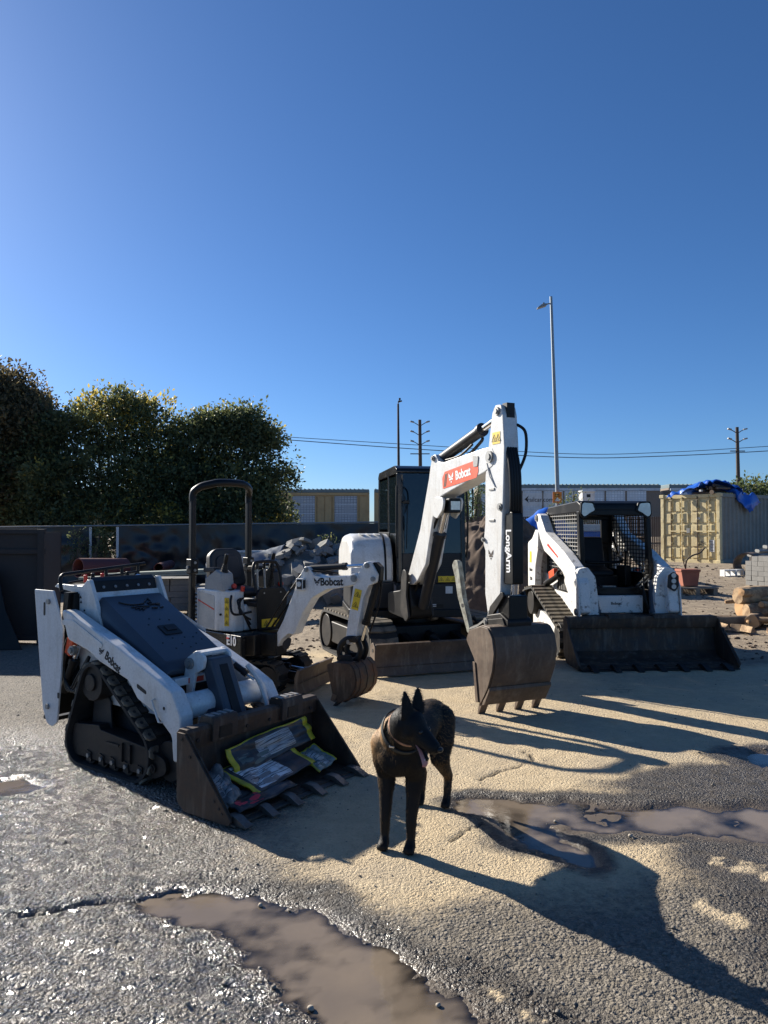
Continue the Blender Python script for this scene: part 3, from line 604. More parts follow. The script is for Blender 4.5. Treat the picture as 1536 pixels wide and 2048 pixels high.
    for y in (-.53,-.32,-.107,.107,.32,.53):
        tm = MB().prism([(1.20,.03),(1.24,.055),(1.30,.05),(1.385,.012),(1.385,.004),(1.30,.004),(1.29,.02),(1.2,.026)], y-.028, y+.028); tm.build('tooth', MATS['worn_steel'], B, bevel=.004)
    return T
ML = mini_loader()

# empty seed bags crumpled in the mini loader's bucket
def bag_mat(name, base, second, third, sx, sy, yellow=True):
    m, n, l, b = nt(name); tc = N(n, 'TexCoord'); sp = N(n, 'SeparateXYZ'); l.new(tc.outputs['UV'], sp.inputs[0])
    def band(sock, lo, hi):
        a = N(n, 'Math', operation='GREATER_THAN'); l.new(sock, a.inputs[0]); a.inputs[1].default_value = lo
        c = N(n, 'Math', operation='LESS_THAN'); l.new(sock, c.inputs[0]); c.inputs[1].default_value = hi
        d = N(n, 'Math', operation='MULTIPLY'); l.new(a.outputs[0], d.inputs[0]); l.new(c.outputs[0], d.inputs[1]); return d.outputs[0]
    def both(a, c):
        d = N(n, 'Math', operation='MULTIPLY'); l.new(a, d.inputs[0]); l.new(c, d.inputs[1]); return d.outputs[0]
    u, v = sp.outputs[0], sp.outputs[1]
    ns = N(n, 'TexNoise', Scale=5, Detail=4); l.new(tc.outputs['UV'], ns.inputs['Vector'])
    col = colmix(n, l, ramp(n, l, ns.outputs['Fac'], .45, .6).outputs[0], base, tuple(c*.5 for c in base))
    blk = both(band(u, *sx), band(v, *sy)); col = colmix(n, l, blk, col, second)
    mp = N(n, 'Mapping'); mp.inputs['Scale'].default_value = (3, 42, 1); l.new(tc.outputs['UV'], mp.inputs[0])
    nl = N(n, 'TexNoise', Scale=1.0, Detail=2); l.new(mp.outputs[0], nl.inputs['Vector'])
    tx = ramp(n, l, nl.outputs['Fac'], .5, .54); col = colmix(n, l, both(blk, tx.outputs[0]), col, (.06, .06, .07))
    vt = N(n, 'TexVoronoi', Scale=7); l.new(tc.outputs['UV'], vt.inputs['Vector'])
    spot = N(n, 'Math', operation='LESS_THAN'); l.new(vt.outputs['Distance'], spot.inputs[0]); spot.inputs[1].default_value = .52
    col = colmix(n, l, both(both(spot.outputs[0], band(v, .08, .55)), band(u, .08, .42)), col, third)
    if yellow:
        e = N(n, 'Math', operation='MAXIMUM'); l.new(band(v, .95, 1.1), e.inputs[0]); l.new(band(u, .93, 1.1), e.inputs[1])
        e2 = N(n, 'Math', operation='MAXIMUM'); l.new(e.outputs[0], e2.inputs[0]); l.new(band(u, -.1, .05), e2.inputs[1]); col = colmix(n, l, e2.outputs[0], col, (.55, .46, .03))
    dn = N(n, 'TexNoise', Scale=12, Detail=6); l.new(tc.outputs['Object'], dn.inputs['Vector'])
    col = colmix(n, l, ramp(n, l, dn.outputs['Fac'], .5, .75, (0,0,0,1), (.5,.5,.5,1)).outputs[0], col, (.12, .10, .075))
    l.new(col, b.inputs['Base Color']); b.inputs['Roughness'].default_value = .42
    wv = N(n, 'TexNoise', Scale=30, Detail=3); l.new(tc.outputs['Object'], wv.inputs['Vector'])
    bp = N(n, 'Bump', Strength=.3, Distance=.006); l.new(wv.outputs['Fac'], bp.inputs['Height']); l.new(bp.outputs[0], b.inputs['Normal'])
    return m
def bag(name, label, mat, O, u, v, lift, seed, thick=.012, n=26):
    """crumpled sheet bag: bilinear patch in bucket space with folds"""
    O, u, v = Vector(O), Vector(u), Vector(v); vs_, fs_, uv = [], [], []
    nrm = u.cross(v).normalized()
    for i in range(n + 1):
        for j in range(n + 1):
            a, b = i/n, j/n; p = O + u*a + v*b
            q = Vector((a*2.6 + seed*3.1, b*2.2, seed))
            h = (abs(mnoise.noise(q)) * .6 + mnoise.noise(q*2.3)*.30 + abs(mnoise.noise(q*4.5))*.12) * lift
            p = p + nrm*h + Vector((mnoise.noise(q + Vector((9,0,0))), mnoise.noise(q + Vector((0,9,0))), 0)) * .014; vs_.append(ML_M @ p); uv.append((a, b))
    for i in range(n):
        for j in range(n): k = i*(n+1) + j; fs_.append((k, k+n+1, k+n+2, k+1))
    me = bpy.data.meshes.new(name); me.from_pydata(vs_, [], fs_); lay = me.uv_layers.new(name='UVMap')
    for lp in me.loops: lay.data[lp.index].uv = uv[lp.vertex_index]
    o = link(name, me, mat, None, smooth=60); so = o.modifiers.new('s', 'SOLIDIFY'); so.thickness = thick; so.offset = 1
    return tag(o, label, 'bag', 'empty bags in the bucket')
ML_M = TM((-1.55, 5.37, 0), R(-36))
bag('empty_bag', 'white-printed bag with yellow border spread in the middle of the bucket', bag_mat('bag_white', (.035, .04, .05), (.80, .80, .80), (.35, .30, .28), (.10, .62), (.06, .90)), (1.20, -.30, .075), (-.07, .60, .03), (-.26, -.06, .10), .028, 2)
bag('empty_bag', 'dark bag with red print lying flat at the bucket lip', bag_mat('bag_dark', (.022, .024, .030), (.06, .065, .07), (.62, .03, .05), (.55, .9), (.1, .5), False), (1.27, -.50, .045), (-.02, .50, .015), (-.15, -.03, .04), .03, 5)
bag('empty_bag', 'folded grey bag with yellow edge leaning against the bucket back', bag_mat('bag_grey', (.035, .045, .055), (.42, .44, .44), (.10, .14, .13), (.3, .75), (.15, .85)), (1.00, -.28, .15), (-.03, .76, .05), (-.075, -.03, .15), .045, 8)
bag('empty_bag', 'pale green and white bag at the far end of the bucket', bag_mat('bag_green', (.24, .28, .26), (.48, .50, .48), (.10, .16, .15), (.1, .7), (.1, .8)), (1.20, .27, .06), (-.04, .22, .02), (-.20, -.02, .07), .03, 11)
bag('empty_bag', 'plain weathered bag bundled at the near end of the bucket', bag_mat('bag_worn', (.20, .20, .195), (.36, .36, .35), (.10, .10, .10), (.3, .7), (.2, .8), False), (1.20, -.56, .05), (-.03, .17, .05), (-.24, .03, .12), .05, 14)
# ------------------------------------------------------------------ micro excavator with roll bar
def micro_excavator():
    T = empty('micro_excavator', (-1.5, 7.98, 0), R(-45), 'open white micro excavator with tall black roll bar and small rusty bucket', 'excavator')
    W, K = MATS['white'], MATS['black']
    inv = TM((-1.5, 7.98, 0), R(-45)).inverted()
    U = inv @ TM((-1.5, 7.98, 0), R(-20)); B = inv @ TM((-1.09, 7.56, 0), R(-28))
    # undercarriage, turned against the house
    uc = MB(U).bx(-.35, .35, -.2, .2, .14, .30).cyl((0, 0, .28), (0, 0, .36), .26, 28).build('undercarriage', K, T, bevel=.01)
    for s in (-1, 1):
        y0, y1 = sorted((s*.18, s*.38))
        h = empty('track_unit'); h.parent = uc; 
        cor = [(-.56, .02, .13), (.60, .02, .13), (.60, .295, .13), (-.56, .295, .13)]
        path = rpoly(cor, 10); tr = MB(U).belt(path, .02, y0, y1).build('track', MATS['rubber'], T, smooth=40)
        me = MB().box((0, 0, .008), (.045, .2, .018)).mesh('lug'); me.materials.append(MATS['rubber'])
        for x, z, a in resample(path, .085):
            n = (math.sin(a), -math.cos(a))
            if (x - .02)*n[0] + (z - .157)*n[1] < 0: n = (-n[0], -n[1])
            o = bpy.data.objects.new('lug', me); COL.objects.link(o); o.parent = tr
            o.matrix_local = U @ Matrix.Translation((x + n[0]*.019, (y0+y1)/2, z + n[1]*.019)) @ Matrix.Rotation(math.atan2(n[0], n[1]), 4, 'Y')
        bpy.data.objects.remove(h)
        MB(U).bx(-.42, .46, *sorted((s*.22, s*.36)), .07, .24).build('track_frame', MATS['dark_steel'], T, bevel=.01)
        for x in (-.44, .48): MB(U).cyl((x, s*.2, .157), (x, s*.37, .157), .12, 24).build('idler_wheel', MATS['dark_steel'], T, bevel=.006)
        MB(U).prism([(.15,.16),(.80,.12),(.80,.19),(.15,.25)], s*.14-.02, s*.14+.02).build('blade_arm', K, T, bevel=.004)
    cylinder(T, U @ Vector((.12, 0, .26)), U @ Vector((.72, 0, .2)), .035, .02, .7)
    bl = MB(U).prism([(.80,.03),(.86,.02),(.835,.10),(.84,.19),(.87,.27),(.83,.27),(.80,.19)], -.40, .40).build('dozer_blade', MATS['brown_steel'], T, bevel=.004)
    MB(U).bx(.842, .846, -.39, .39, .13, .14).build('weld_line', MATS['rust_steel'], bl)
    # house: dark skirt, white engine cover
    S = -.04
    MB().prism(rpoly([(-.42,-.40,.12),(.35,-.40,.05),(.50,-.22,.05),(.50,.16,.05),(.35,.34,.05),(-.42,.34,.12)], 5), .38, .60, 'z').build('turntable', MATS['black_gloss'], T, bevel=.012)
    MB().bx(-.4, .52, -.396, -.34, .34, .60).build('skirt', MATS['black_gloss'], T, bevel=.01)
    cov = MB().prism(rpoly([(-.37,-.385,.06),(.06,-.385,.10),(.26,-.31,.05),(.26,-.18,.02),(-.37,-.18,.02)], 6), .605, 1.03, 'z').build('engine_cover', W, T, bevel=.022, seg=3)
    MB().bx(-.40, .26, -.18, .32, .605, .88).build('engine_cover', W, T, bevel=.03, seg=3)
    gr = MB().prism(rpoly([(-.29,.64,.01),(.02,.62,.01),(.02,.97,.02),(-.29,1.0,.02)], 3), -.3855, -.389).build('grille', MATS['mirror_grille'], cov, smooth=0)
    MB().prism([(-.29,.90),(.02,.82),(.02,.835),(-.29,.915)], -.389, -.391).build('stripe', MATS['red'], gr, smooth=0)
    for k in range(9): MB().box((-.36, -.375 + .0, .63 + k*.042), (.06, .05, .016), (0, .3, R(30))).build('louvre', MATS['black_gloss'], cov, bevel=.003)
    Md = frame3(Vector((.185, -.343, .81)), (.2, .075, 0), (0, 0, 1)); warning_decal(cov, Md, .055, .29, 4, True)
    bolt(cov, (.115, -.371, .78), (.35, -.94, 0), .013, .008, 'black', 'plug')
    for k, (x, y) in enumerate(((.10,-.30),(.16,-.27),(.2,-.31))): MB().box((x, y, 1.036), (.035, .03, .014)).build('switch', K, cov, bevel=.003)
    # right console with joystick
    for y, nm, x in ((-.30, 'console', .02), (.27, 'console', .06)):
        c = MB().prism([(-.22+x,1.02),(.14+x,1.02),(.10+x,1.20),(.0+x,1.24),(-.20+x,1.14)], y-.075, y+.075).build(nm, MATS['charcoal'] if y > 0 else MATS['fabric_grip'], T, bevel=.015)
        bt = MB().cyl((.05+x, y, 1.20), (.065+x, y, 1.30), .042, 14, .018).build('joystick_boot', MATS['rubber'], c)
        for k in range(4): MB().cyl((.052+x+k*.004, y, 1.215+k*.022), (.053+x+k*.004, y, 1.222+k*.022), .044-k*.006, 14).build('boot_ring', MATS['rubber'], c)
        MB().tube(ccurve([(.065+x, y, 1.29), (.08+x, y, 1.34), (.10+x, y, 1.40)], 4), [.017,.019,.02,.021,.022,.022,.022,.021,.018], 10).build('grip', K, c, smooth=60)
        MB().cyl((.12+x, y+.06, 1.06), (.155+x, y+.06, 1.07), .028, 14).build('red_knob', MATS['red'], c, bevel=.006)
    MB().cyl((.28, -.22, 1.02), (.295, -.22, 1.075), .022, 12).build('filler_cap', MATS['red'], T, bevel=.005)
    MB().bx(-.1, .22, .20, .34, .88, 1.03).build('console_base', MATS['charcoal'], T, bevel=.01)
    # seat
    MB().prism(rpoly([(-.24,.94,.03),(.14,.94,.04),(.16,1.0,.03),(.1,1.03,.03),(-.22,1.04,.03)], 4), -.22, .16).build('seat', MATS['seat_vinyl'], T, bevel=.025, seg=3)
    bk = MB(Matrix.Translation((-.24, -.06, 1.03)) @ Matrix.Rotation(R(-12), 4, 'Y')).prism(rpoly([(-.235,0,.05),(.235,0,.05),(.20,.36,.09),(.12,.42,.09),(-.12,.42,.09),(-.20,.36,.09)], 5), -.05, .05, 'x').build('backrest', MATS['seat_vinyl'], T, bevel=.025, seg=3)
    MB(Matrix.Translation((-.235, -.06, 1.03)) @ Matrix.Rotation(R(-12), 4, 'Y')).prism(rpoly([(-.15,.08,.05),(.15,.08,.05),(.14,.34,.07),(-.14,.34,.07)], 5), .045, .062, 'x').build('cushion', MATS['seat_vinyl'], bk, bevel=.012)
    for y in (-.34, .22): MB().prism(rpoly([(-.22,1.20,.02),(.0,1.22,.02),(.0,1.26,.02),(-.22,1.25,.02)], 3), y-.035, y+.035).build('armrest', MATS['seat_vinyl'], T, bevel=.012)
    # roll bar: square posts with a bent hoop
    yl, yr = -.41, .31
    for y in (yl, yr):
        MB().bx(-.41, -.35, y-.03, y+.03, .60, 1.98).build('roll_bar_post', K, T, bevel=.012)
        MB().bx(-.43, -.33, y-.045, y+.045, 1.18, 1.34).build('hinge_block', K, T, bevel=.01)
        for z in (1.22, 1.30): bolt(T, (-.33, y, z), (1, 0, 0), .016, .014)
        bolt(T, (-.38, y-.045, 1.25), (0, -1, 0), .02, .02)
    pts = [(-.38, yl, 1.96), (-.38, yl, 2.02), (-.36, yl + .01, 2.07), (-.30, yl + .05, 2.115), (-.24, yl + .12, 2.14), (-.20, -.20, 2.16), (-.19, -.05, 2.165), (-.20, .10, 2.16), (-.24, yr - .12, 2.14), (-.30, yr - .05, 2.115), (-.36, yr - .01, 2.07), (-.38, yr, 2.02), (-.38, yr, 1.96)]
    MB().tube(ccurve(pts, 4), .038, 10, sx=1.15).build('roll_bar_hoop', K, T, smooth=60)
    # front: foot guard, pedals, warning plate
    fp = MB().prism(rpoly([(-.12,.62,.02),(.23,.62,.02),(.25,.98,.04),(.20,1.05,.04),(-.10,1.05,.04),(-.14,.98,.04)], 3), .40, .425, 'x').build('front_plate', K, T, bevel=.006)
    warning_decal(fp, frame3(Vector((.427, .03, .69)), (0, 1, 0), (0, 0, 1)), .22, .085, 2)
    for y in (-.05, .16): bolt(fp, (.425, y, 1.0), (1, 0, 0), .009, .006)
    loop = [(.38,-.11,1.0), (.33,-.12,1.2), (.31,-.10,1.285), (.30,-.05,1.315), (.30,.15,1.315), (.31,.20,1.285), (.33,.22,1.2), (.38,.21,1.0)]
    MB().tube(ccurve(loop, 5), .017, 10).build('guard_loop', K, T, smooth=60)
    for y in (-.04, .05): MB().cyl((.30, y, 1.02), (.28, y + .005, 1.25), .012, 10).build('travel_lever', MATS['grey_steel'], T)
    for y in (-.04, .05): MB().cyl((.28, y + .005, 1.24), (.277, y+.006, 1.30), .016, 10).build('lever_knob', K, T, bevel=.005)
    MB().prism(rpoly([(.08,1.05,.02),(.2,1.05,.02),(.18,1.24,.03),(.10,1.24,.03)], 4), .25, .262, 'x').build('mirror_panel', MATS['black_gloss'], T)
    MB().bx(-.05, .40, -.14, .24, .86, .90).build('floor', MATS['dark_steel'], T)
    for k in range(3): hose(T, [(.30, -.22 - .02*k, .95), (.36 + .02*k, -.33, .93 - .06*k), (.42, -.30, .80), (.40, -.20, .74 - .05*k)], .011)
    hose(T, [(.16, -.25, 1.04), (.28, -.36, .92), (.34, -.36, .80), (.42, -.2, .82)], .012)
    lettering('E10', .125, frame3(Vector((.36, -.4025, .535)), (1, 0, 0), (0, 0, 1)), MATS['white_ink'], T, bold=.004, sx=.9)
    MB().bx(.275, .318, -.4065, -.4035, .553, .568).build('accent', MATS['red'], T)
    # swing post and boom
    MB(B).bx(-.24, .06, -.10, .10, .38, .62).build('swing_post', K, T, bevel=.02)
    for s in (-1, 1): MB(B).prism(rpoly([(-.06,.44,.03),(.05,.42,.04),(.07,.52,.04),(.02,.60,.04),(-.06,.60,.03)], 4), s*.105, s*.085).build('swing_ear', K, T, bevel=.006)
    bp = [(-.035,.47,.03),(.02,.43,.035),(.06,.48,.02),(.12,.56,.08),(.20,.62,.05),(.255,.60,.03),(.28,.65,.03),(.36,.82,.05),(.47,.98,.09),(.64,1.07,.08),(.84,1.10,.03),(.96,1.13,.05),(1.01,1.20,.045),(.97,1.245,.04),(.88,1.215,.03),(.60,1.195,.05),(.50,1.21,.03),(.43,1.29,.035),(.385,1.29,.03),(.34,1.22,.04),(.30,1.14,.06),(.13,.75,.04)]
    bo = MB(B).prism(rpoly(bp, 4), -.075, .075).build('boom', W, T, bevel=.012, seg=3)
    for s in (-1,): 
        MB(B).prism(rpoly([(.12,.52,.05),(.20,.585,.04),(.235,.57,.02),(.22,.50,.03),(.14,.44,.05)], 3), -.0755, -.079).build('recess', MATS['ink'], bo, smooth=0)
        for q, r in (((.005,.487),.03), ((.408,1.26),.024), ((.955,1.19),.034)): pin(bo, B @ Vector((q[0], -.075, q[1])), (B.to_3x3() @ Vector((0, -1, 0))), r, .014)
    lp = MB(B).bx(.315, .40, -.125, -.076, 1.055, 1.175).build('lamp_housing', W, bo, bevel=.01)
    lb = MB(B).bx(.395, .402, -.121, -.08, 1.075, 1.16).build('lamp_bezel', MATS['ink'], lp, bevel=.002)
    MB(B).bx(.33, .39, -.129, -.124, 1.07, 1.165).build('lamp_bezel', MATS['ink'], lp, bevel=.002); MB(B).cyl((.36, -.126, 1.118), (.36, -.137, 1.118), .026, 18).build('lens', MATS['lamp_lens'], lp, smooth=40)
    bx_ = B.to_3x3() @ Vector((1, 0, .04)); 
    lettering('Bobcat', .105, frame3(B @ Vector((.70, -.0765, 1.147)), bx_, (0, 0, 1)), MATS['ink'], bo, bold=.003, sx=.88)
    cat_mark(bo, frame3(B @ Vector((.535, -.0765, 1.145)), bx_, (0, 0, 1)), .075, 'ink')
    cylinder(T, B @ Vector((.41, 0, 1.27)), B @ Vector((1.06, 0, 1.315)), .032, .018, .62, barrel='charcoal')
    cylinder(T, B @ Vector((.02, 0, .66)), B @ Vector((.31, 0, 1.06)), .036, .022, .8)
    for k in (-1, 1): hose(T, [B @ Vector((-.1, k*.05, .65)), B @ Vector((.08, k*.07, .88)), B @ Vector((.25, k*.085, 1.08)), B @ Vector((.40, k*.06, 1.24)), B @ Vector((.7, k*.05, 1.225))], .010)
    # dipper stick
    sp = [(.94,1.155,.05),(1.0,1.26,.04),(1.06,1.345,.03),(1.12,1.36,.035),(1.15,1.31,.03),(1.20,1.23,.03),(1.19,1.16,.04),(1.10,1.12,.03),(1.04,1.0,.03),(.955,.60,.05),(.90,.545,.04),(.845,.58,.04),(.86,.68,.03)]
    st = MB(B).prism(rpoly(sp, 4), -.065, .065).build('dipper_stick', W, T, bevel=.012, seg=3)
    for q, r in (((1.09,1.315),.026), ((1.155,1.19),.024), ((.89,.59),.028)): pin(st, B @ Vector((q[0], -.065, q[1])), (B.to_3x3() @ Vector((0, -1, 0))), r, .014)
    warning_decal(st, frame3(B @ Vector((.975, -.0665, .99)), B.to_3x3() @ Vector((.97, 0, -.22)), B.to_3x3() @ Vector((.22, 0, .97))), .075, .20, 2, True)
    cylinder(T, B @ Vector((1.17, 0, 1.18)), B @ Vector((.99, 0, .60)), .034, .02, .72)
    MB(B).prism(rpoly([(1.10,1.30,.03),(1.15,1.36,.03),(1.22,1.30,.03),(1.21,1.16,.03),(1.17,1.16,.02),(1.17,1.27,.03)], 3), -.035, .035).build('cylinder_cap', K, st, bevel=.006)
    hose(T, [B @ Vector((1.2, .02, 1.2)), B @ Vector((1.16, .04, .95)), B @ Vector((1.05, .04, .65))], .009)
    # bucket linkage: two curved links
    for s in (-1, 1):
        lk = MB(B); lk.tube(ccurve([(.97, s*.055, .615), (1.01, s*.055, .52), (.98, s*.055, .43), (.92, s*.055, .385)], 5), .03, 8, sx=.5); lk.build('link', K, T, smooth=60)
        lk = MB(B); lk.tube(ccurve([(.97, s*.07, .615), (.86, s*.07, .60), (.79, s*.07, .52), (.80, s*.07, .42)], 5), .032, 8, sx=.5); lk.build('link', K, T, smooth=60)
    for q in ((.97,.615),(.80,.42),(.90,.40)): MB(B).cyl((q[0], -.10, q[1]), (q[0], .10, q[1]), .026, 16).build('pivot_pin', MATS['dark_steel'], T)
    outer = [(.80,.405),(.98,.41),(1.035,.36),(1.06,.26),(1.045,.16),(.98,.075),(.86,.03)]; inner = [(.87,.045),(.97,.09),(1.03,.165),(1.044,.26),(1.02,.35),(.97,.395),(.80,.39)]
    bk = MB(B).prism(outer + inner, -.205, .205).build('bucket', MATS['rust_orange'], T, bevel=.003)
    for s in (-1, 1): MB(B).prism(rpoly([(.735,.38,.02),(.80,.405,.02),(.98,.405,.03),(1.03,.35,.04),(1.05,.26,.04),(1.035,.17,.04),(.975,.085,.04),(.86,.03,.02),(.80,.10,.03)], 3), s*.206, s*.216).build('side_plate', MATS['rust_steel'], bk, bevel=.002)
    for s in (-1, 1): MB(B).box((.815, s*.212, .075), (.05, .02, .07), (0, .3, 0)).build('side_cutter', MATS['brown_steel'], bk, bevel=.003)
    for s in (-1, 1): MB(B).prism([(.78,.39),(.96,.39),(.93,.46),(.80,.46)], s*.09-.008, s*.09+.008).build('bucket_ear', MATS['dark_steel'], bk, bevel=.003)
    for y in (-.18, 0, .18): MB(B).prism([(.90,.06),(.87,.025),(.79,-.03),(.78,-.022),(.84,.05)], y-.022, y+.022).build('tooth', MATS['dark_steel'], bk, bevel=.003)
    for yy in (-.13, .0, .13):
        for (xa, za), (xb, zb) in zip(outer[1:-1], outer[2:]): MB(B).tube([(xa, yy, za), (xb, yy, zb)], .006, 6).build('wear_rib', MATS['rust_orange'], bk)
    # lower the tooth tips to the ground
    return T
micro_excavator()

# ------------------------------------------------------------------ compact excavator with cab
def cab_excavator():
    T = empty('compact_excavator', (.3, 9.8, 0), R(-80), 'large white excavator with black closed cab, tall arm and brown bucket on the ground', 'excavator')
    W, K, G = MATS['white'], MATS['black'], MATS['charcoal']
    inv = TM((.3, 9.8, 0), R(-80)).inverted(); U = inv @ TM((.3, 9.8, 0), R(-69)); B = inv @ TM((.385, 8.52, 0), R(-66)); BN = B.to_3x3()
    MB(U).bx(-.6, .7, -.45, .45, .22, .48).cyl((0, 0, .45), (0, 0, .6), .42, 32).build('undercarriage', K, T, bevel=.01)
    for s in (-1, 1):
        y0, y1 = sorted((s*.55, s*.90)); cor = [(-1.0, .03, .24), (1.03, .03, .24), (1.03, .53, .24), (-1.0, .53, .24)]; path = rpoly(cor, 10)
        tr = MB(U).belt(path, .03, y0, y1).build('track', MATS['rubber'], T, smooth=40)
        m_ = MB().prism([(-.045,-.17),(.03,-.17),(.045,.0),(.03,.17),(-.045,.17),(-.03,0)], 0, .028, 'z'); me = m_.mesh('lug'); me.materials.append(MATS['rubber_dusty'])
        for x, z, a in resample(path, .125):
            n = (math.sin(a), -math.cos(a))
            if x*n[0] + (z-.28)*n[1] < 0: n = (-n[0], -n[1])
            o = bpy.data.objects.new('lug', me); COL.objects.link(o); o.parent = tr
            o.matrix_local = U @ Matrix.Translation((x + n[0]*.029, (y0+y1)/2, z + n[1]*.029)) @ Matrix.Rotation(math.atan2(n[0], n[1]), 4, 'Y')
        MB(U).bx(-.8, .82, *sorted((s*.60, s*.86)), .14, .42).build('track_frame', MATS['dark_steel'], T, bevel=.02)
        for x in (-.77, .80): MB(U).cyl((x, s*.58, .28), (x, s*.88, .28), .22, 28).build('idler_wheel', MATS['dark_steel'], T, bevel=.01)
        MB(U).prism([(.35,.26),(1.24,.16),(1.24,.30),(.35,.46)], s*.34-.05, s*.34+.05).build('blade_arm', K, T, bevel=.006)
    cylinder(T, U @ Vector((.3, 0, .42)), U @ Vector((1.1, 0, .3)), .06, .035, .7)
    bl = MB(U).prism([(1.23,.04),(1.33,.02),(1.285,.13),(1.285,.25),(1.34,.375),(1.29,.385),(1.23,.26)], -.93, .93).build('dozer_blade', MATS['brown_steel'], T, bevel=.006)
    for s in (-1, 1): MB(U).prism(rpoly([(1.18,.03,.02),(1.33,.02,.02),(1.36,.35,.03),(1.28,.40,.04),(1.2,.36,.03)], 3), s*.93, s*.95).build('end_plate', MATS['brown_steel'], bl, bevel=.004)
    bolt(bl, U @ Vector((1.29, -.95, .31)), U.to_3x3() @ Vector((0, -1, 0)), .022, .004, 'ink', 'hole')
    MB(U).bx(1.292, 1.297, -.92, .92, .115, .125).build('weld_line', MATS['rust_steel'], bl)
    # house
    MB().prism(rpoly([(-1.02,-.75,.3),(.35,-.82,.1),(.60,-.55,.1),(.62,.62,.1),(.4,.72,.1),(-1.02,.72,.3)], 5), .56, .66, 'z').build('turntable_deck', K, T, bevel=.01)
    lo = MB().prism(rpoly([(-.98,-.74,.28),(.33,-.80,.08),(.50,-.62,.06),(.50,-.26,.03),(-.98,-.26,.2)], 5), .665, 1.0, 'z').build('lower_cowl', G, T, bevel=.02)
    # round speaker grille on the cowl face
    m = MB(); m.cyl((.415, -.71, .83), (.425, -.722, .83), .06, 24); m.build('vent_disc', MATS['ink'], lo)
    # white hood, domed
    hp = [(-.95,1.0),(.44,1.0),(.43,1.22),(.36,1.42),(.22,1.55),(.02,1.60),(-.6,1.60),(-.9,1.45)]
    prof = ((-.80,.86),(-.76,.95),(-.68,1.0),(-.26,1.0)); vs_, fs_ = [], []; n = len(hp)
    for y, k in prof: vs_ += [(x*(.97 + .03*k) , y, 1.0 + (z-1.0)*k) for x, z in hp]
    for a in range(len(prof)-1):
        for i in range(n): fs_.append((a*n+i, a*n+(i+1) % n, (a+1)*n+(i+1) % n, (a+1)*n+i))
    fs_ += [tuple(range(n)), tuple(range((len(prof)-1)*n, len(prof)*n))]
    hood = MB().add(vs_, fs_).build('hood', W, T, bevel=.035, smooth=60, seg=4)
    MB().tube(ccurve([(.445,-.36,1.02),(.43,-.36,1.22),(.36,-.36,1.425),(.22,-.36,1.56),(.0,-.36,1.606)], 5), .014, 6).build('seam_trim', K, hood, smooth=60)
    for k in range(3): MB().box((.08, -.62 + k*.10, 1.604), (.09, .07, .004)).build('decal', MATS['white_plate'], hood)
    # front lower panel
    fp = MB().prism(rpoly([(-.24,.58,.03),(.62,.58,.03),(.62,.98,.03),(-.24,.98,.03)], 3), .50, .585, 'x').build('front_panel', G, T, bevel=.012)
    for q in ((.42,.90),(.30,.70)): MB().box((.5875, q[0], q[1]), (.003, .09, .09 if q[0] > .4 else .05)).build('decal', MATS['white_plate'] if q[0] > .4 else K, fp)
    for z in (.90, .86, .80, .76): MB().box((.588, .20, z), (.004, .12, .010)).build('slot', MATS['ink'], fp)
    for z in (.72, .70): MB().box((.588, .20, z), (.003, .11, .008)).build('decal', MATS['white_ink'], fp)
    warning_decal(T, frame3(Vector((.592, .40, 1.035)), (0, 1, 0), (0, 0, 1)), .24, .075, 3)
    MB().box((.592, .18, 1.02), (.003, .09, .03)).build('decal', MATS['white_ink'], T)
    # cab: posts, roof, glass
    cy0, cy1 = -.235, .64; F = .55
    MB().prism(rpoly([(-.88,2.40,.06),(-.80,2.46,.06),(.36,2.47,.08),(.50,2.42,.06),(.50,2.36,.02),(-.88,2.36,.02)], 4), cy0, cy1).build('cab_roof', MATS['black_gloss'], T, bevel=.03, seg=3)
    for y in (cy0 + .03, cy1 - .03):
        MB().prism([(.46,2.37),(.53,2.37),(.60,1.0),(.50,1.0)], y-.03, y+.03).build('cab_post', MATS['black_gloss'], T, bevel=.012)
        MB().prism([(-.15,2.37),(-.07,2.37),(-.02,1.62),(-.02,1.0),(-.12,1.0),(-.12,1.6)], y-.028, y+.028).build('cab_post', MATS['black_gloss'], T, bevel=.012)
        MB().prism([(-.87,2.37),(-.80,2.37),(-.82,1.0),(-.90,1.0)], y-.03, y+.03).build('cab_post', MATS['black_gloss'], T, bevel=.012)
    MB().bx(.50, .575, cy0 + .06, cy1 - .06, .985, 1.36).build('cab_front_sill', G, T, bevel=.01)
    for k in range(10): MB().box((.578, .43, 1.12 + k*.022), (.008, .30, .008)).build('louvre', MATS['ink'], T)
    MB().prism([(.505,2.36),(.513,2.36),(.565,1.36),(.557,1.36)], cy0 + .06, cy1 - .06).build('windscreen', MATS['cab_glass'], T, smooth=0)
    for s, y in ((-1, cy0 + .012), (1, cy1 - .012)):
        MB().prism(rpoly([(-.80,2.33,.05),(-.16,2.33,.03),(-.11,1.66,.03),(-.82,1.66,.05)], 3), y-.004, y+.004).build('side_window', MATS['cab_glass'], T, smooth=0)
        MB().prism(rpoly([(-.06,2.33,.03),(.45,2.33,.05),(.50,1.40,.03),(-.02,1.40,.03)], 3), y-.004, y+.004).build('side_window', MATS['cab_glass'], T, smooth=0)
        MB().prism([(-.88,1.62),(-.02,1.62),(-.02,1.0),(-.9,1.0)], y-.012, y+.008).build('cab_side_panel', K, T, bevel=.006)
        MB().tube(ccurve([(.56, y + s*.02, 2.2), (.60, y + s*.03, 1.9), (.60, y+s*.03, 1.5), (.57, y+s*.02, 1.3)], 5), .012, 8).build('grab_rail', K, T, smooth=60)
    MB().bx(-.86, -.84, cy0 + .06, cy1 - .06, 1.3, 2.36).build('rear_window', MATS['cab_glass'], T, smooth=0)
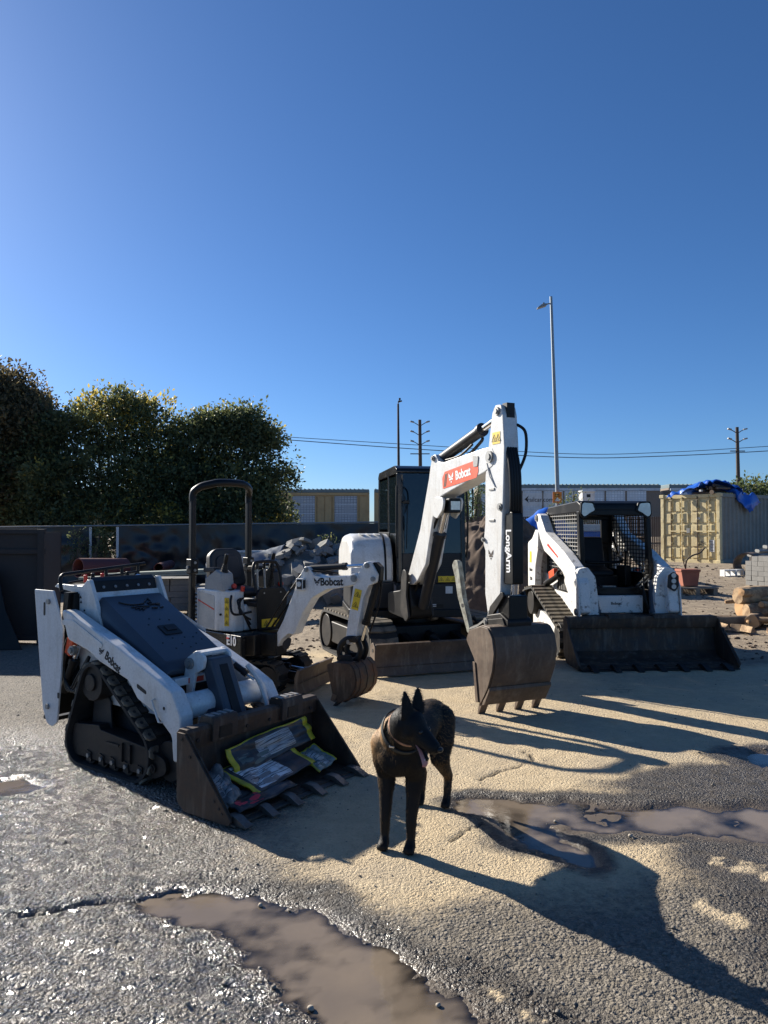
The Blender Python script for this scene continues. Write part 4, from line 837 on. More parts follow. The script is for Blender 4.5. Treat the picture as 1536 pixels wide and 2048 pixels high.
    MB().bx(-.88, .50, cy0 + .02, cy1 - .02, .98, 1.02).build('cab_floor', K, T)
    MB().prism(rpoly([(-.5,1.3,.04),(-.05,1.3,.05),(-.05,1.42,.05),(-.35,1.44,.04),(-.45,2.0,.06),(-.58,2.0,.06)], 4), -.03, .42).build('seat', MATS['seat_vinyl'], T, bevel=.04, seg=3)
    MB().bx(-.45, -.05, .0, .4, 1.02, 1.3).build('seat_base', K, T)
    for y in (-.12, .52): MB().prism([(-.2,1.02),(.2,1.02),(.22,1.45),(.05,1.5),(-.2,1.4)], y-.06, y+.06).build('console', G, T, bevel=.02)
    for y in (-.12, .52): MB().tube([(.14, y, 1.46), (.16, y, 1.6), (.17, y, 1.68)], .022, 8).build('joystick', K, T, smooth=60)
    MB().tube([(.53,-.09,1.60),(.525,-.08,2.02)], .008, 6).build('wiper', K, T); MB().box((.535,-.12,2.0), (.05,.09,.04)).build('wiper_motor', K, T, bevel=.008)
    MB().tube([(.56,-.12,1.42),(.53,-.10,1.98)], .007, 6).build('wiper', K, T)
    MB().tube(ccurve([(.40,.66,2.28),(.46,.76,2.2),(.46,.77,1.9)], 4), .010, 8).build('mirror_arm', K, T, smooth=60)
    # swing frame and boom
    sw = MB(B).prism(rpoly([(-.55,.66,.05),(-.05,.62,.05),(.10,.66,.06),(.12,.80,.06),(.05,1.0,.05),(-.05,1.06,.05),(-.2,.95,.1),(-.55,.90,.05)], 4), -.13, .13).build('swing_post', K, T, bevel=.015)
    for s in (-1, 1): MB(B).prism(rpoly([(-.12,.70,.05),(.02,.60,.05),(.10,.66,.05),(.04,.90,.05),(.06,1.16,.06),(-.04,1.22,.05),(-.10,1.10,.05)], 4), s*.165, s*.135).build('swing_ear', MATS['dark_steel'], T, bevel=.01)
    bp = [(-.07,1.09,.05),(-.02,1.02,.06),(.08,1.03,.06),(.20,1.08,.03),(.40,1.27,.1),(.60,1.86,.1),(.74,2.0,.10),(1.0,2.06,.1),(1.60,2.19,.04),(1.76,2.24,.06),(1.81,2.34,.08),(1.74,2.43,.06),(1.60,2.43,.04),(.80,2.36,.06),(.70,2.38,.02),(.63,2.46,.035),(.56,2.46,.04),(.51,2.34,.06),(.47,2.2,.1),(.26,1.66,.1)]
    bo = MB(B).prism(rpoly(bp, 5), -.10, .10).build('boom', W, T, bevel=.014, seg=3)
    for q, r in (((.0,1.10),.045), ((.59,2.42),.03), ((1.72,2.335),.055)): pin(bo, B @ Vector((q[0], -.10, q[1])), BN @ Vector((0, -1, 0)), r, .02)
    rx = BN @ Vector((.99, 0, .11)); ru = BN @ Vector((-.11, 0, .99)); MR = frame3(B @ Vector((1.15, -.1015, 2.205)), rx, ru)
    rl = MB(MR).prism(rpoly([(-.36,-.085,.01),(.32,-.085,.01),(.36,-.03,.02),(.36,.085,.01),(-.30,.085,.01),(-.36,.03,.02)], 3), 0, .002, 'z').build('red_badge', MATS['orange_red'], bo, smooth=0)
    lettering('Bobcat', .125, MR @ Matrix.Translation((.07, 0, .003)), MATS['white_ink'], rl, bold=.004, sx=.85); cat_mark(rl, MR @ Matrix.Translation((-.17, .0, .003)), .11, 'white_ink')
    for k in range(2): MB(MR).prism([(-.34+k*.03,-.07),(-.32+k*.03,-.07),(-.27+k*.03,.06),(-.29+k*.03,.06)], .002, .0035, 'z').build('streak', MATS['rust_steel'], rl, smooth=0)
    MB(B).prism(rpoly([(1.42,2.26,.02),(1.50,2.26,.02),(1.52,2.36,.02),(1.42,2.38,.02)], 3), -.1005, -.108).build('bracket', MATS['grey_steel'], bo, bevel=.003)
    bk = MB(B).prism(rpoly([(.60,1.80,.04),(.70,1.77,.03),(.82,1.86,.06),(.86,1.99,.05),(.66,2.0,.04),(.60,1.92,.03)], 4), -.12, -.095).build('cylinder_bracket', W, bo, bevel=.006)
    MB(B).prism(rpoly([(.60,1.80,.04),(.70,1.77,.03),(.82,1.86,.06),(.86,1.99,.05),(.66,2.0,.04),(.60,1.92,.03)], 4), .12, .095).build('cylinder_bracket', W, bo, bevel=.006)
    lm = MB(B).bx(.76, .88, -.07, .07, 1.83, 1.98).build('lamp_housing', K, bo, bevel=.01); MB(B).bx(.875, .89, -.055, .055, 1.86, 1.95).build('lens', MATS['lamp_lens'], lm)
    cylinder(T, B @ Vector((.14, 0, .78)), B @ Vector((.66, 0, 1.84)), .062, .036, .78, barrel='charcoal')
    cylinder(T, B @ Vector((.59, 0, 2.42)), B @ Vector((1.84, 0, 2.74)), .058, .034, .66, barrel='charcoal')
    for k in (-1, 1): hose(T, [B @ Vector((.05, k*.05, .95)), B @ Vector((.30, k*.06, 1.28)), B @ Vector((.48, k*.07, 1.60)), B @ Vector((.60, k*.05, 1.8))], .016)
    hose(T, [B @ Vector((.70, .03, 2.40)), B @ Vector((1.0, .05, 2.40)), B @ Vector((1.3, .05, 2.52)), B @ Vector((1.36, .04, 2.56))], .016); hose(T, [B @ Vector((.72, -.03, 2.39)), B @ Vector((1.05, -.04, 2.41)), B @ Vector((1.28, -.03, 2.50))], .013)
    # stick
    sp = [(1.745,2.74,.05),(1.80,2.81,.05),(1.90,2.80,.05),(1.93,2.70,.05),(1.955,2.40,.1),(1.93,1.95,.1),(1.92,1.80,.04),(1.885,1.10,.1),(1.82,.86,.06),(1.74,.79,.06),(1.66,.84,.05),(1.61,1.05,.08),(1.615,1.45,.02),(1.58,1.52,.05),(1.60,1.62,.05),(1.615,1.72,.04),(1.62,2.15,.06),(1.66,2.35,.05)]
    st = MB(B).prism(rpoly(sp, 5), -.095, .062).build('dipper_stick', W, T, bevel=.014, seg=3)
    for q, r in (((1.84,2.745),.04), ((1.725,.865),.04), ((1.885,1.86),.035), ((1.60,1.56),.02)): pin(st, B @ Vector((q[0], -.095, q[1])), BN @ Vector((0, -1, 0)), r, .018)
    MB(B).bx(1.86, 1.935, -.055, .03, 2.68, 2.815).build('cylinder_slot', MATS['ink'], st)
    warning_decal(st, frame3(B @ Vector((1.82, -.0965, 2.50)), BN @ Vector((1, 0, 0)), (0, 0, 1)), .13, .11, 2)
    MB(B).tube([(1.66, -.10, 2.28), (1.72, -.106, 2.15), (1.80, -.10, 2.05)], .007, 6).build('hose_clip', W, st); 
    for z in (2.03, 1.74): MB(B).bx(1.70, 1.79, -.104, -.094, z-.012, z+.012).build('grease_tab', MATS['grey_steel'], st, bevel=.003)
    cat_mark(st, frame3(B @ Vector((1.72, -.0965, 1.42)), BN @ Vector((1, 0, 0)), (0, 0, 1)), .09, 'rust_steel')
    for k in range(4): hose(T, [B @ Vector((1.94, -.055 + k*.028, 2.40)), B @ Vector((2.00, -.06 + k*.029, 2.20)), B @ Vector((2.01, -.055 + k*.028, 1.98)), B @ Vector((1.98, -.04 + k*.03, 1.78))], .021)
    hose(T, [B @ Vector((1.93, .055, 2.62)), B @ Vector((1.97, .12, 2.55)), B @ Vector((1.97, .125, 2.36)), B @ Vector((1.95, .07, 2.20))], .014)
    cg = MB(B).prism(rpoly([(1.93,1.80,.03),(2.05,1.82,.03),(2.05,1.16,.02),(1.90,1.16,.02)], 3), -.075, .04).build('cylinder_guard', K, T, bevel=.012)
    lettering('LongArm', .115, frame3(B @ Vector((1.985, -.0765, 1.46)), BN @ Vector((.02, 0, -1)), BN @ Vector((1, 0, 0))), MATS['white_ink'], cg, bold=.003, sx=.9)
    MB(B).cyl((1.97, 0, 1.2), (1.95, 0, .95), .04, 14).build('rod', MATS['chrome'], T)
    MB(B).bx(1.84, 2.03, -.10, .10, .80, 1.06).build('link_block', K, T, bevel=.015)
    for s in (-1, 1): MB(B).prism(rpoly([(1.70,.82,.03),(1.76,.84,.03),(1.98,1.06,.03),(1.94,1.10,.03),(1.74,.94,.03)], 3), s*.125, s*.10).build('link', MATS['dark_steel'], T, bevel=.006)
    # coupler and bucket
    cp = MB(B).prism(rpoly([(1.62,.74,.03),(1.70,.86,.04),(1.92,.90,.03),(2.06,.84,.03),(2.04,.76,.02),(1.66,.68,.02)], 3), -.13, .13).build('quick_coupler', MATS['dark_steel'], T, bevel=.012)
    pin(cp, B @ Vector((1.70, -.13, .80)), BN @ Vector((0, -1, 0)), .035, .02)
    outer = [(1.72,.735),(1.92,.80),(2.04,.795),(2.12,.72),(2.15,.58),(2.12,.42),(2.04,.25),(1.93,.10)]; inner = [(1.92,.115),(2.025,.26),(2.10,.425),(2.13,.58),(2.10,.71),(2.03,.775),(1.92,.78),(1.72,.715)]
    BK = MB(B).prism(outer + inner, -.315, .315).build('bucket', MATS['brown_steel'], T, bevel=.006, smooth=50)
    for s in (-1, 1):
        MB(B).prism(rpoly([(1.67,.64,.03),(1.72,.73,.02),(1.92,.79,.05),(2.04,.785,.05),(2.11,.71,.06),(2.14,.58,.06),(2.11,.42,.06),(2.03,.25,.06),(1.92,.105,.02),(1.86,.11,.02),(1.815,.48,.06)], 4), s*.3155, s*.335).build('side_plate', MATS['brown_steel'], BK, bevel=.004)
        MB(B).prism([(1.80,.46),(1.84,.46),(1.895,.11),(1.85,.10)], s*.336, s*.346).build('side_cutter', MATS['brown_steel'], BK, bevel=.004)
    for z0 in (0,): MB(B).prism([(1.955,.14),(1.98,.165),(2.055,.27),(2.06,.24),(1.97,.10),(1.93,.09)], -.33, .33).build('wear_plate', MATS['brown_steel'], BK, bevel=.004)
    for y in (-.29, -.10, .10, .29): MB(B).prism([(1.96,.12),(1.92,.08),(1.865,-.01),(1.845,-.01),(1.86,.06),(1.90,.14)], y-.035, y+.035).build('tooth', MATS['brown_steel'], BK, bevel=.006)
    for s in (-.13, .13): MB(B).prism([(1.70,.73),(2.02,.80),(1.98,.86),(1.72,.82)], s-.015, s+.015).build('bucket_ear', MATS['dark_steel'], BK, bevel=.004)
    # folded thumb standing beside the stick
    th = MB(B).prism(rpoly([(1.16,1.30,.03),(1.21,1.36,.04),(1.28,1.34,.04),(1.32,1.20,.06),(1.38,.98,.05),(1.43,.88,.03),(1.52,.68,.03),(1.46,.66,.03),(1.36,.84,.04),(1.27,1.0,.06),(1.22,1.18,.06)], 4), -.20, -.15).build('thumb', MATS['worn_green'], T, bevel=.008)
    bolt(th, B @ Vector((1.37, -.20, .92)), BN @ Vector((0, -1, 0)), .02, .004, 'ink', 'hole')
    MB(B).tube([(1.49,-.175,.70),(1.60,-.15,.74),(1.68,-.12,.80)], .03, 8).build('thumb_link', MATS['dark_steel'], T)
    return T
cab_excavator()

# ------------------------------------------------------------------ compact track loader (skid steer)
def skid_loader():
    T = empty('compact_track_loader', (3.0, 10.5, 0), R(-86), 'worn white track loader with mesh-sided black cab and wide dark bucket', 'loader')
    W, K = MATS['white_worn'], MATS['black']
    cor = [(-.90, .03, .22), (.86, .03, .22), (.98, .30, .20), (-.42, .80, .16), (-.92, .72, .16)]
    for s in (-1, 1):
        y0, y1 = sorted((s*.50, s*.82)); tr = track(T, cor, y0, y1, .115, .026, .022, two=False)
        for x in (-.6,-.35,-.1,.15,.4,.62): MB().cyl((x, s*.54, .15), (x, s*.76, .15), .105, 20).build('roller', MATS['dark_steel'], T)
        MB().cyl((.74, s*.54, .26), (.74, s*.78, .26), .18, 24).build('idler_wheel', MATS['dark_steel'], T, bevel=.01)
        MB().cyl((-.60, s*.54, .58), (-.60, s*.78, .58), .18, 16).build('drive_sprocket', MATS['dark_steel'], T, bevel=.01)
        MB().prism([(-.75,.2),(.6,.2),(.62,.30),(.1,.42),(-.5,.5),(-.75,.45)], s*.60, s*.70).build('track_frame', W, T, bevel=.012)
        # lower body side and tower
        MB().prism([(-1.15,.35),(.75,.35),(.80,.62),(.70,.80),(-.30,1.0),(-1.15,1.0)], s*.495, s*.44).build('body_side', W, T, bevel=.01)
        tw = MB().prism(rpoly([(-1.18,.72,.03),(-.80,.72,.05),(-.76,1.1,.1),(-.62,1.36,.06),(-.60,1.62,.05),(-.75,1.66,.05),(-.95,1.52,.05),(-1.18,1.46,.05)], 4), s*.66, s*.56).build('tower', W, T, bevel=.015)
        # lift arm: rear knuckle up high, boom sloping to the front
        arm = [(-.82,1.84,.06),(-.72,1.90,.06),(-.58,1.87,.05),(-.30,1.62,.06),(.55,1.36,.08),(.98,1.18,.08),(1.16,.98,.08),(1.22,.62,.04),(1.06,.56,.03),(1.0,.70,.08),(.86,.86,.08),(.62,.98,.06),(.50,1.08,.08),(-.05,1.26,.08),(-.36,1.34,.08),(-.58,1.52,.08)]
        A = MB().prism(rpoly(arm, 5), s*.64, s*.50).build('lift_arm', W, T, bevel=.02, seg=3)
        MB().prism(rpoly([(-.84,1.86,.04),(-.74,1.93,.05),(-.64,1.90,.05),(-.62,1.45,.05),(-.74,1.38,.05),(-.80,1.45,.04)], 4), s*.495, s*.465).build('rear_link', K, T, bevel=.01)
        MB().prism([(-.2,1.43),(.30,1.27),(.32,1.285),(-.16,1.46)], s*.6405, s*.644).build('streak', MATS['red'], A, smooth=0)
        MB().prism(rpoly([(.60,1.0,.04),(1.05,1.14,.05),(1.2,.95,.05),(1.24,.56,.03),(1.08,.52,.03),(.98,.66,.05),(.78,.84,.05)], 4), s*.645, s*.66).build('arm_plate', W, A, bevel=.006)
        pin(A, (1.13, s*.66, .62), (0, s, 0), .045, .02); pin(A, (-.72, s*.64, 1.83), (0, s, 0), .05, .02)
        # front end of arm seen head on, with lamp cluster
        MB().prism(rpoly([(s*.36,.55,.02),(s*.50,.55,.02),(s*.63,.80,.05),(s*.68,1.0,.05),(s*.62,1.16,.06),(s*.50,1.18,.05),(s*.40,1.05,.05),(s*.37,.80,.05)], 4), 1.0, 1.10, 'x').build('arm_nose', W, A, bevel=.012)
        cylinder(T, (-.45, s*.585, .86), (.50, s*.585, 1.12), .045, .026, .7)
        MB().box((-.05, s*.60, 1.03), (.26, .06, .11), (0, R(-14), 0)).build('red_guard', MATS['orange_red'], T, bevel=.012)
        MB().prism([(-.15,.80),(.45,.80),(.42,1.04),(-.1,1.0)], s*.50, s*.515).build('side_grille', K, T)
        for k in range(5): MB().bx(-.02 + k*.08, .01 + k*.08, *sorted((s*.515, s*.522)), .82, .99).build('grille_bar', MATS['grey_steel'], T)
        # fender over the track
        MB().prism([(-.50,.84),(.30,.72),(.98,.50),(1.0,.46),(.95,.45),(.25,.68),(-.5,.80)], s*.52, s*.44).build('fender', W, T, bevel=.008)
        # tilt cylinder beside the cab step
        cylinder(T, (.92, s*.40, 1.0), (1.08, s*.36, .50), .045, .025, .8, barrel='hood_plastic')
    # decal and letters on the near tower
    MB().bx(-1.06, -.96, -.664, -.661, 1.15, 1.32).build('decal', MATS['yellow'], T)
    lettering('Bobcat', .075, frame3(Vector((-1.0, -.662, 1.04)), (1, 0, 0), (0, 0, 1)), MATS['ink'], T, bold=.002, sx=.8); lettering('T550', .07, frame3(Vector((-1.0, -.662, .90)), (1, 0, 0), (0, 0, 1)), MATS['ink'], T, bold=.002)
    # right nose lamp cluster
    lc = MB().prism(rpoly([(.47,.93,.02),(.57,.87,.03),(.62,.95,.03),(.62,1.08,.03),(.55,1.13,.03),(.48,1.08,.03)], 4), 1.225, 1.232, 'x').build('lamp_bezel', MATS['ink'], T)
    for z in (.94, 1.01, 1.08): MB().cyl((1.228, .55, z), (1.245, .55, z), .03, 16).build('lamp', MATS['lamp_lens'], lc, smooth=40)
    # body core, engine bay behind the cab
    MB().bx(-1.15, .78, -.44, .44, .30, .86).build('body', K, T, bevel=.01)
    MB().prism([(-1.30,.45),(-1.05,.45),(-.80,1.40),(-1.25,1.30)], -.55, .55).build('tailgate', W, T, bevel=.03)
    # cab
    C0, C1, ZT = -.48, .48, 2.03
    MB().prism(rpoly([(-.78,1.92,.05),(-.70,1.99,.06),(.62,2.04,.05),(.74,2.0,.05),(.76,1.90,.03),(.66,1.88,.02),(-.78,1.86,.02)], 4), C0, C1).build('cab_roof', K, T, bevel=.03, seg=3)
    for s in (-1, 1):
        cl = MB().prism(rpoly([(s*.26,1.90,.02),(s*.30,2.02,.03),(s*.47,2.03,.03),(s*.485,1.86,.03),(s*.44,1.78,.04),(s*.34,1.86,.04)], 4), .74, .775, 'x').build('lamp_housing', K, T, bevel=.008)
        MB().prism(rpoly([(s*.29,1.91,.02),(s*.32,2.0,.03),(s*.455,2.01,.03),(s*.465,1.87,.03),(s*.435,1.82,.03),(s*.35,1.88,.03)], 4), .774, .782, 'x').build('lens', MATS['lamp_lens'], cl)
        y = s*.455
        MB().prism([(.62,1.90),(.72,1.90),(.80,1.15),(.72,.95),(.62,.95),(.70,1.15)], y-.035, y+.03).build('cab_post', K, T, bevel=.015)
        MB().prism([(-.78,1.90),(-.68,1.90),(-.62,.9),(-.74,.9)], y-.03, y+.03).build('cab_post', K, T, bevel=.015)
        MB().bx(-.72, .70, *sorted((s*.44, s*.48)), .86, 1.08).build('cab_side_sill', K, T, bevel=.01)
        # side mesh: upright and level bars
        g = MB()
        for k in range(13): x = -.60 + k*.10; g.bx(x-.006, x+.006, *sorted((s*.458, s*.468)), 1.08, 1.88)
        for k in range(15): z = 1.12 + k*.052; g.bx(-.66, .70, *sorted((s*.468, s*.478)), z-.006, z+.006)
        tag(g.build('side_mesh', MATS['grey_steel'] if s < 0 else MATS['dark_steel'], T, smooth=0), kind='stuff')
        # slotted lower corner of the door frame
        MB().prism([(s*.42,1.20),(s*.46,1.20),(s*.46,1.02),(s*.25,.84),(s*.15,.84),(s*.15,.88),(s*.24,.90),(s*.42,1.06)], .72, .80, 'x').build('door_frame', K, T, bevel=.01)
        for k in range(3): MB().box((.803, s*(.36 + k*.0), 1.0 - k*.0 + .0), (.004, .10, .012), (s*R(40), 0, 0)) if False else None
    for k in range(2): MB().box((.805, .325 + k*.03, .985 - k*.028), (.006, .17, .014), (R(42), 0, 0)).build('slot', MATS['grey_steel'], T)
    MB().prism(rpoly([(-.36,.90,.05),(.36,.90,.05),(.22,.80,.05),(-.22,.80,.05)], 3), .72, .80, 'x').build('door_frame', K, T, bevel=.01)
    MB().bx(.70, .76, -.42, .42, 1.84, 1.92).build('door_header', K, T, bevel=.015)
    # cab interior
    MB().prism(rpoly([(-.45,1.0,.05),(.05,.98,.05),(.05,1.08,.05),(-.28,1.12,.04),(-.40,1.55,.06),(-.54,1.55,.06)], 4), -.25, .25).build('seat', MATS['seat_vinyl'], T, bevel=.05, seg=3)
    MB().bx(-.5, .1, -.3, .3, .86, 1.0).build('seat_base', K, T)
    MB().bx(-.70, -.66, -.44, .44, .9, 1.40).build('rear_bulkhead', K, T)
    for a in ((-.44,.44,1.38,1.45),(-.44,.44,1.80,1.87),(-.44,-.37,1.45,1.8),(.33,.44,1.45,1.8)): MB().bx(-.72, -.66, a[0], a[1], a[2], a[3]).build('rear_window_frame', MATS['charcoal'], T, bevel=.015)
    MB().bx(-.70, -.692, -.37, .33, 1.45, 1.80).build('rear_window', MATS['clear_glass'], T, smooth=0)
    for y in (-.33, .33):
        MB().bx(.05, .35, y-.05, y+.05, .88, 1.16).build('control_panel', K, T, bevel=.02); MB().tube([(.25, y, 1.15), (.28, y*.97, 1.3), (.30, y*.95, 1.36)], .02, 8).build('joystick', K, T, smooth=60)
    MB().tube(ccurve([(-.3,-.36,1.55),(-.1,-.36,1.30),(.2,-.3,1.22),(.28,0,1.2),(.2,.3,1.22),(-.1,.36,1.30),(-.3,.36,1.55)], 5), .022, 8).build('seat_bar', K, T, smooth=60)
    MB().bx(.55, .78, -.30, .30, .78, .82).build('foot_well', MATS['dark_steel'], T); MB().box((.70, -.09, .905), (.10, .18, .02)).build('pedal', MATS['grey_steel'], T)
    # front face between the arms
    MB().bx(.80, .90, -.32, .30, .575, .80).build('front_panel', W, T, bevel=.015)
    MB().bx(.86, .92, -.30, .28, .50, .575).build('step', MATS['dark_steel'], T, bevel=.008)
    MB().bx(.72, .86, -.40, .40, .28, .56).build('chassis_front', K, T)
    lettering('Bobcat', .05, frame3(Vector((.9015, -.06, .70)), (0, 1, 0), (0, 0, 1)), MATS['ink'], T, bold=.001)
    for k, y in enumerate((.10, .13)): hose(T, [(.90, .30, 1.02), (.98, .27, .9 - .1*k), (1.02, .30, .7), (1.0, .36, .58)], .014, 'black')
    # coupler
    MB().prism([(1.10,.12),(1.2,.12),(1.16,.58),(1.08,.58)], -.58, .58).build('coupler', MATS['dark_steel'], T, bevel=.01)
    # wide bucket, set a little to the right of the machine's middle
    o = .13; y0, y1 = o - .955, o + .955
    ins = [(1.20,.54),(1.215,.20),(1.27,.09),(1.36,.045),(1.74,.028)]; out = [(1.74,.008),(1.33,.015),(1.24,.05),(1.175,.19),(1.16,.54)]
    Bk = MB().prism(ins + out, y0, y1).build('bucket', MATS['rust_steel'], T, bevel=.004)
    for y, s in ((y0, -1), (y1, 1)):
        MB().prism(rpoly([(1.16,.55,.02),(1.30,.55,.04),(1.36,.44,.05),(1.78,.05,.03),(1.74,.005,.0),(1.30,.005,.06),(1.17,.12,.06)], 4), y, y + s*.02).build('side_plate', MATS['rust_steel'], Bk, bevel=.003)
        MB().prism([(1.36,.45),(1.40,.42),(1.77,.07),(1.75,.04),(1.37,.40)], y + s*.020, y + s*.032).build('wear_strip', MATS['brown_steel'], Bk, bevel=.003)
    MB().prism([(1.13,.52),(1.16,.575),(1.28,.575),(1.29,.53),(1.26,.43),(1.202,.43),(1.202,.53)], y0, y1).build('top_rail', MATS['rust_steel'], Bk, bevel=.006)
    for y in (-.15, .42): MB().prism([(1.14,.57),(1.16,.60),(1.29,.60),(1.31,.55),(1.293,.55),(1.28,.577)], y-.16, y+.16).build('step', MATS['rust_steel'], Bk, bevel=.004)
    MB().prism([(1.6,.031),(1.80,.014),(1.80,.003),(1.6,.006)], y0, y1).build('cutting_edge', MATS['dark_steel'], Bk)
    for k in range(7): y = y0 + .14 + k*.27; MB().prism([(1.66,.035),(1.72,.07),(1.78,.06),(1.90,.012),(1.90,.004),(1.78,.004),(1.77,.025)], y-.035, y+.035).build('tooth', MATS['dark_steel'], Bk, bevel=.005)
    for k in range(11):
        y = y0 + .08 + k*.175; q = rng.uniform(.0, .05); MB().box((1.42 + q, y, .055), (.16 + q, .14, .03), (0, 0, rng.uniform(-.5,.5)))
    soil = MB(); nx_, ny_ = 10, 60; vv, ff = [], []
    for i in range(nx_ + 1):
        for j in range(ny_ + 1):
            x = 1.22 + .36*i/nx_; y = y0 + .02 + (y1-y0-.04)*j/ny_; e = max(0, 1 - (i/nx_)**1.5) * .06 + .012*mnoise.noise(Vector((x*14, y*14, 3))) + .03
            vv.append((x, y, (.045 if x > 1.36 else .045 + (1.36-x)*.35) + (e - .03)*(1 - i/nx_) + (.006 if i < nx_ else -.02)))
    for i in range(nx_):
        for j in range(ny_): a = i*(ny_+1) + j; ff.append((a, a+ny_+1, a+ny_+2, a+1))
    so = soil.add(vv, ff).build('soil_residue', MATS['rust_steel'], Bk, smooth=60); so['kind'] = 'stuff'
    return T
skid_loader()
# ------------------------------------------------------------------ dog
def dog():
    O = Vector((.178, 4.15, 0)); a = R(-110); u = Vector((math.cos(a), math.sin(a), 0)); v = Vector((-math.sin(a), math.cos(a), 0))
    def L(x, y, z): return u*x + v*y + Vector((0, 0, z))          # body frame -> object frame
    def Wd(x, y, z): return Vector((x, y, z)) - O                  # world -> object frame
    m = MB()
    def ball(p, r, sc=(1, 1, 1), n=14, rot=None):
        p = Vector(p); vs_, fs_ = [], []
        for i in range(n + 1):
            th = math.pi*i/n
            for k in range(2*n):
                ph = math.pi*k/n; q = Vector((r*sc[0]*math.sin(th)*math.cos(ph), r*sc[1]*math.sin(th)*math.sin(ph), r*sc[2]*math.cos(th)))
                vs_.append(p + (rot @ q if rot else q))
        for i in range(n):
            for k in range(2*n): fs_.append((i*2*n + k, i*2*n + (k+1) % (2*n), (i+1)*2*n + (k+1) % (2*n), (i+1)*2*n + k))
        m.add(vs_, fs_)
    def limb(pts):
        P = [Vector(p[0]) for p in pts]; rr = [p[1]*1.1 for p in pts]
        for i in range(len(P) - 1): m.cyl(P[i], P[i+1], rr[i], 18, rr[i+1])
        for p, r in zip(P, rr): ball(p, r, n=10)
    # torso
    WK = 1.13
    stn = [(.41,.50,.035,.05),(.385,.505,.075,.10),(.33,.515,.098,.135),(.24,.52,.108,.142),(.12,.525,.110,.135),(0,.535,.100,.115),(-.13,.55,.088,.094),(-.24,.555,.088,.095),(-.33,.55,.085,.09),(-.40,.535,.06,.065),(-.425,.525,.03,.035)]
    vs_, fs_ = [], []; n = 24
    for x, z, hw, hh in stn:
        for k in range(n):
            t = 2*math.pi*k/n; vs_.append(L(x, math.cos(t)*hw*WK, z + math.sin(t)*hh))
    for i in range(len(stn)-1):
        for k in range(n): fs_.append((i*n+k, i*n+(k+1) % n, (i+1)*n+(k+1) % n, (i+1)*n+k))
    fs_ += [tuple(range(n)), tuple(range((len(stn)-1)*n, len(stn)*n))]; m.add(vs_, fs_)
    for s in (-1, 1):
        limb([(L(.31, s*.062, .54), .075), (L(.30, s*.072, .46), .062), (L(.265, s*.078, .375), .046), (L(.285, s*.074, .27), .033), (L(.305, s*.071, .165), .0265), (L(.308, s*.071, .15), .0255), (L(.312, s*.071, .065), .020), (L(.325, s*.071, .035), .026)])
        ball(L(.345, s*.071, .024), .03, (1, 1, .8)); 
        for k in (-1.5, -.5, .5, 1.5): ball(L(.366 - abs(k)*.004, s*.071 + k*.0125, .017), .0115, (1, 1, 1), 8)
        limb([(L(-.27, s*.055, .53), .088), (L(-.235, s*.072, .43), .074), (L(-.20, s*.08, .335), .05), (L(-.30, s*.08, .245), .034), (L(-.385, s*.08, .175), .026), (L(-.383, s*.08, .15), .024), (L(-.36, s*.08, .06), .020), (L(-.345, s*.08, .035), .024)])
        ball(L(-.325, s*.08, .022), .028, (1, 1, .8))
        for k in (-1.5, -.5, .5, 1.5): ball(L(-.305 - abs(k)*.004, s*.08 + k*.0115, .015), .0105, (1, 1, 1), 8)
    limb([(L(-.40, 0, .55), .035), (L(-.46, .0, .48), .028), (L(-.50, .0, .36), .024), (L(-.50, .01, .24), .014)])
    # neck and head (head turned to the dog's left, mouth open)
    S = Wd(.138, 3.66, .702); hd = Vector((.70, -.54, -.44)).normalized(); up = (Vector((0, 0, 1)) - hd*hd.z).normalized(); sd = hd.cross(up)
    limb([(L(.26, 0, .57), .108), (L(.34, .03, .60), .098), (L(.385, .07, .645), .085), (S - hd*.03 - up*.02, .072)])
    rot = Matrix((hd, sd, up)).transposed()
    def Hd(x, y, z): return S + hd*x + sd*y + up*z
    ball(Hd(0, 0, 0), .07, (1.08, .98, .92), 16, rot)
    ball(Hd(.035, 0, -.008), .058, (1.0, 1.0, .9), 14, rot)
    limb([(Hd(.05, 0, -.018), .047), (Hd(.10, 0, -.024), .040), (Hd(.158, 0, -.030), .031)])
    ball(Hd(.170, 0, -.028), .026, (1, 1, .9), 10, rot)
    limb([(Hd(.02, .0, -.055), .032), (Hd(.08, 0, -.082), .021), (Hd(.145, 0, -.105), .014)])         # lower jaw
    for s in (-1, 1):
        ball(Hd(.065, s*.024, .012), .016, (1.4, .8, .8), 8, rot)                                        # brow
        ball(Hd(.02, s*.045, -.03), .036, (1, .7, 1), 10, rot)                                           # cheek
        # pricked ear: flattened cone with an outward lean
        base = Hd(-.018, s*.044, .045); tip = base + Vector((0, 0, 1))*.115 + sd*s*.012 - hd*.012; ax = (tip - base)
        fw = Vector((.25 + .25*(1 if s > 0 else -1), -1, 0)) + hd*.2; fw = (fw - ax*(fw.dot(ax)/ax.length_squared)).normalized(); wd = ax.normalized().cross(fw)
        vs_, fs_ = [], []
        for i in range(9):
            t = i/8; w = .036*(1 - t)**.75*(1 + .5*t) + .003; c = base - ax*.08 + ax*1.08*t
            for k in range(12):
                ph = 2*math.pi*k/12; vs_.append(c + wd*math.cos(ph)*w + fw*math.sin(ph)*max(.006, w*.32))
        for i in range(8):
            for k in range(12): fs_.append((i*12+k, i*12+(k+1) % 12, (i+1)*12+(k+1) % 12, (i+1)*12+k))
        fs_ += [tuple(range(12)), tuple(range(96, 108))]; m.add(vs_, fs_)
    raw = m.build('tmp', None, None, smooth=0); r = raw.modifiers.new('r', 'REMESH'); r.mode = 'VOXEL'; r.voxel_size = .0065
    sm = raw.modifiers.new('s', 'SMOOTH'); sm.factor = .5; sm.iterations = 5
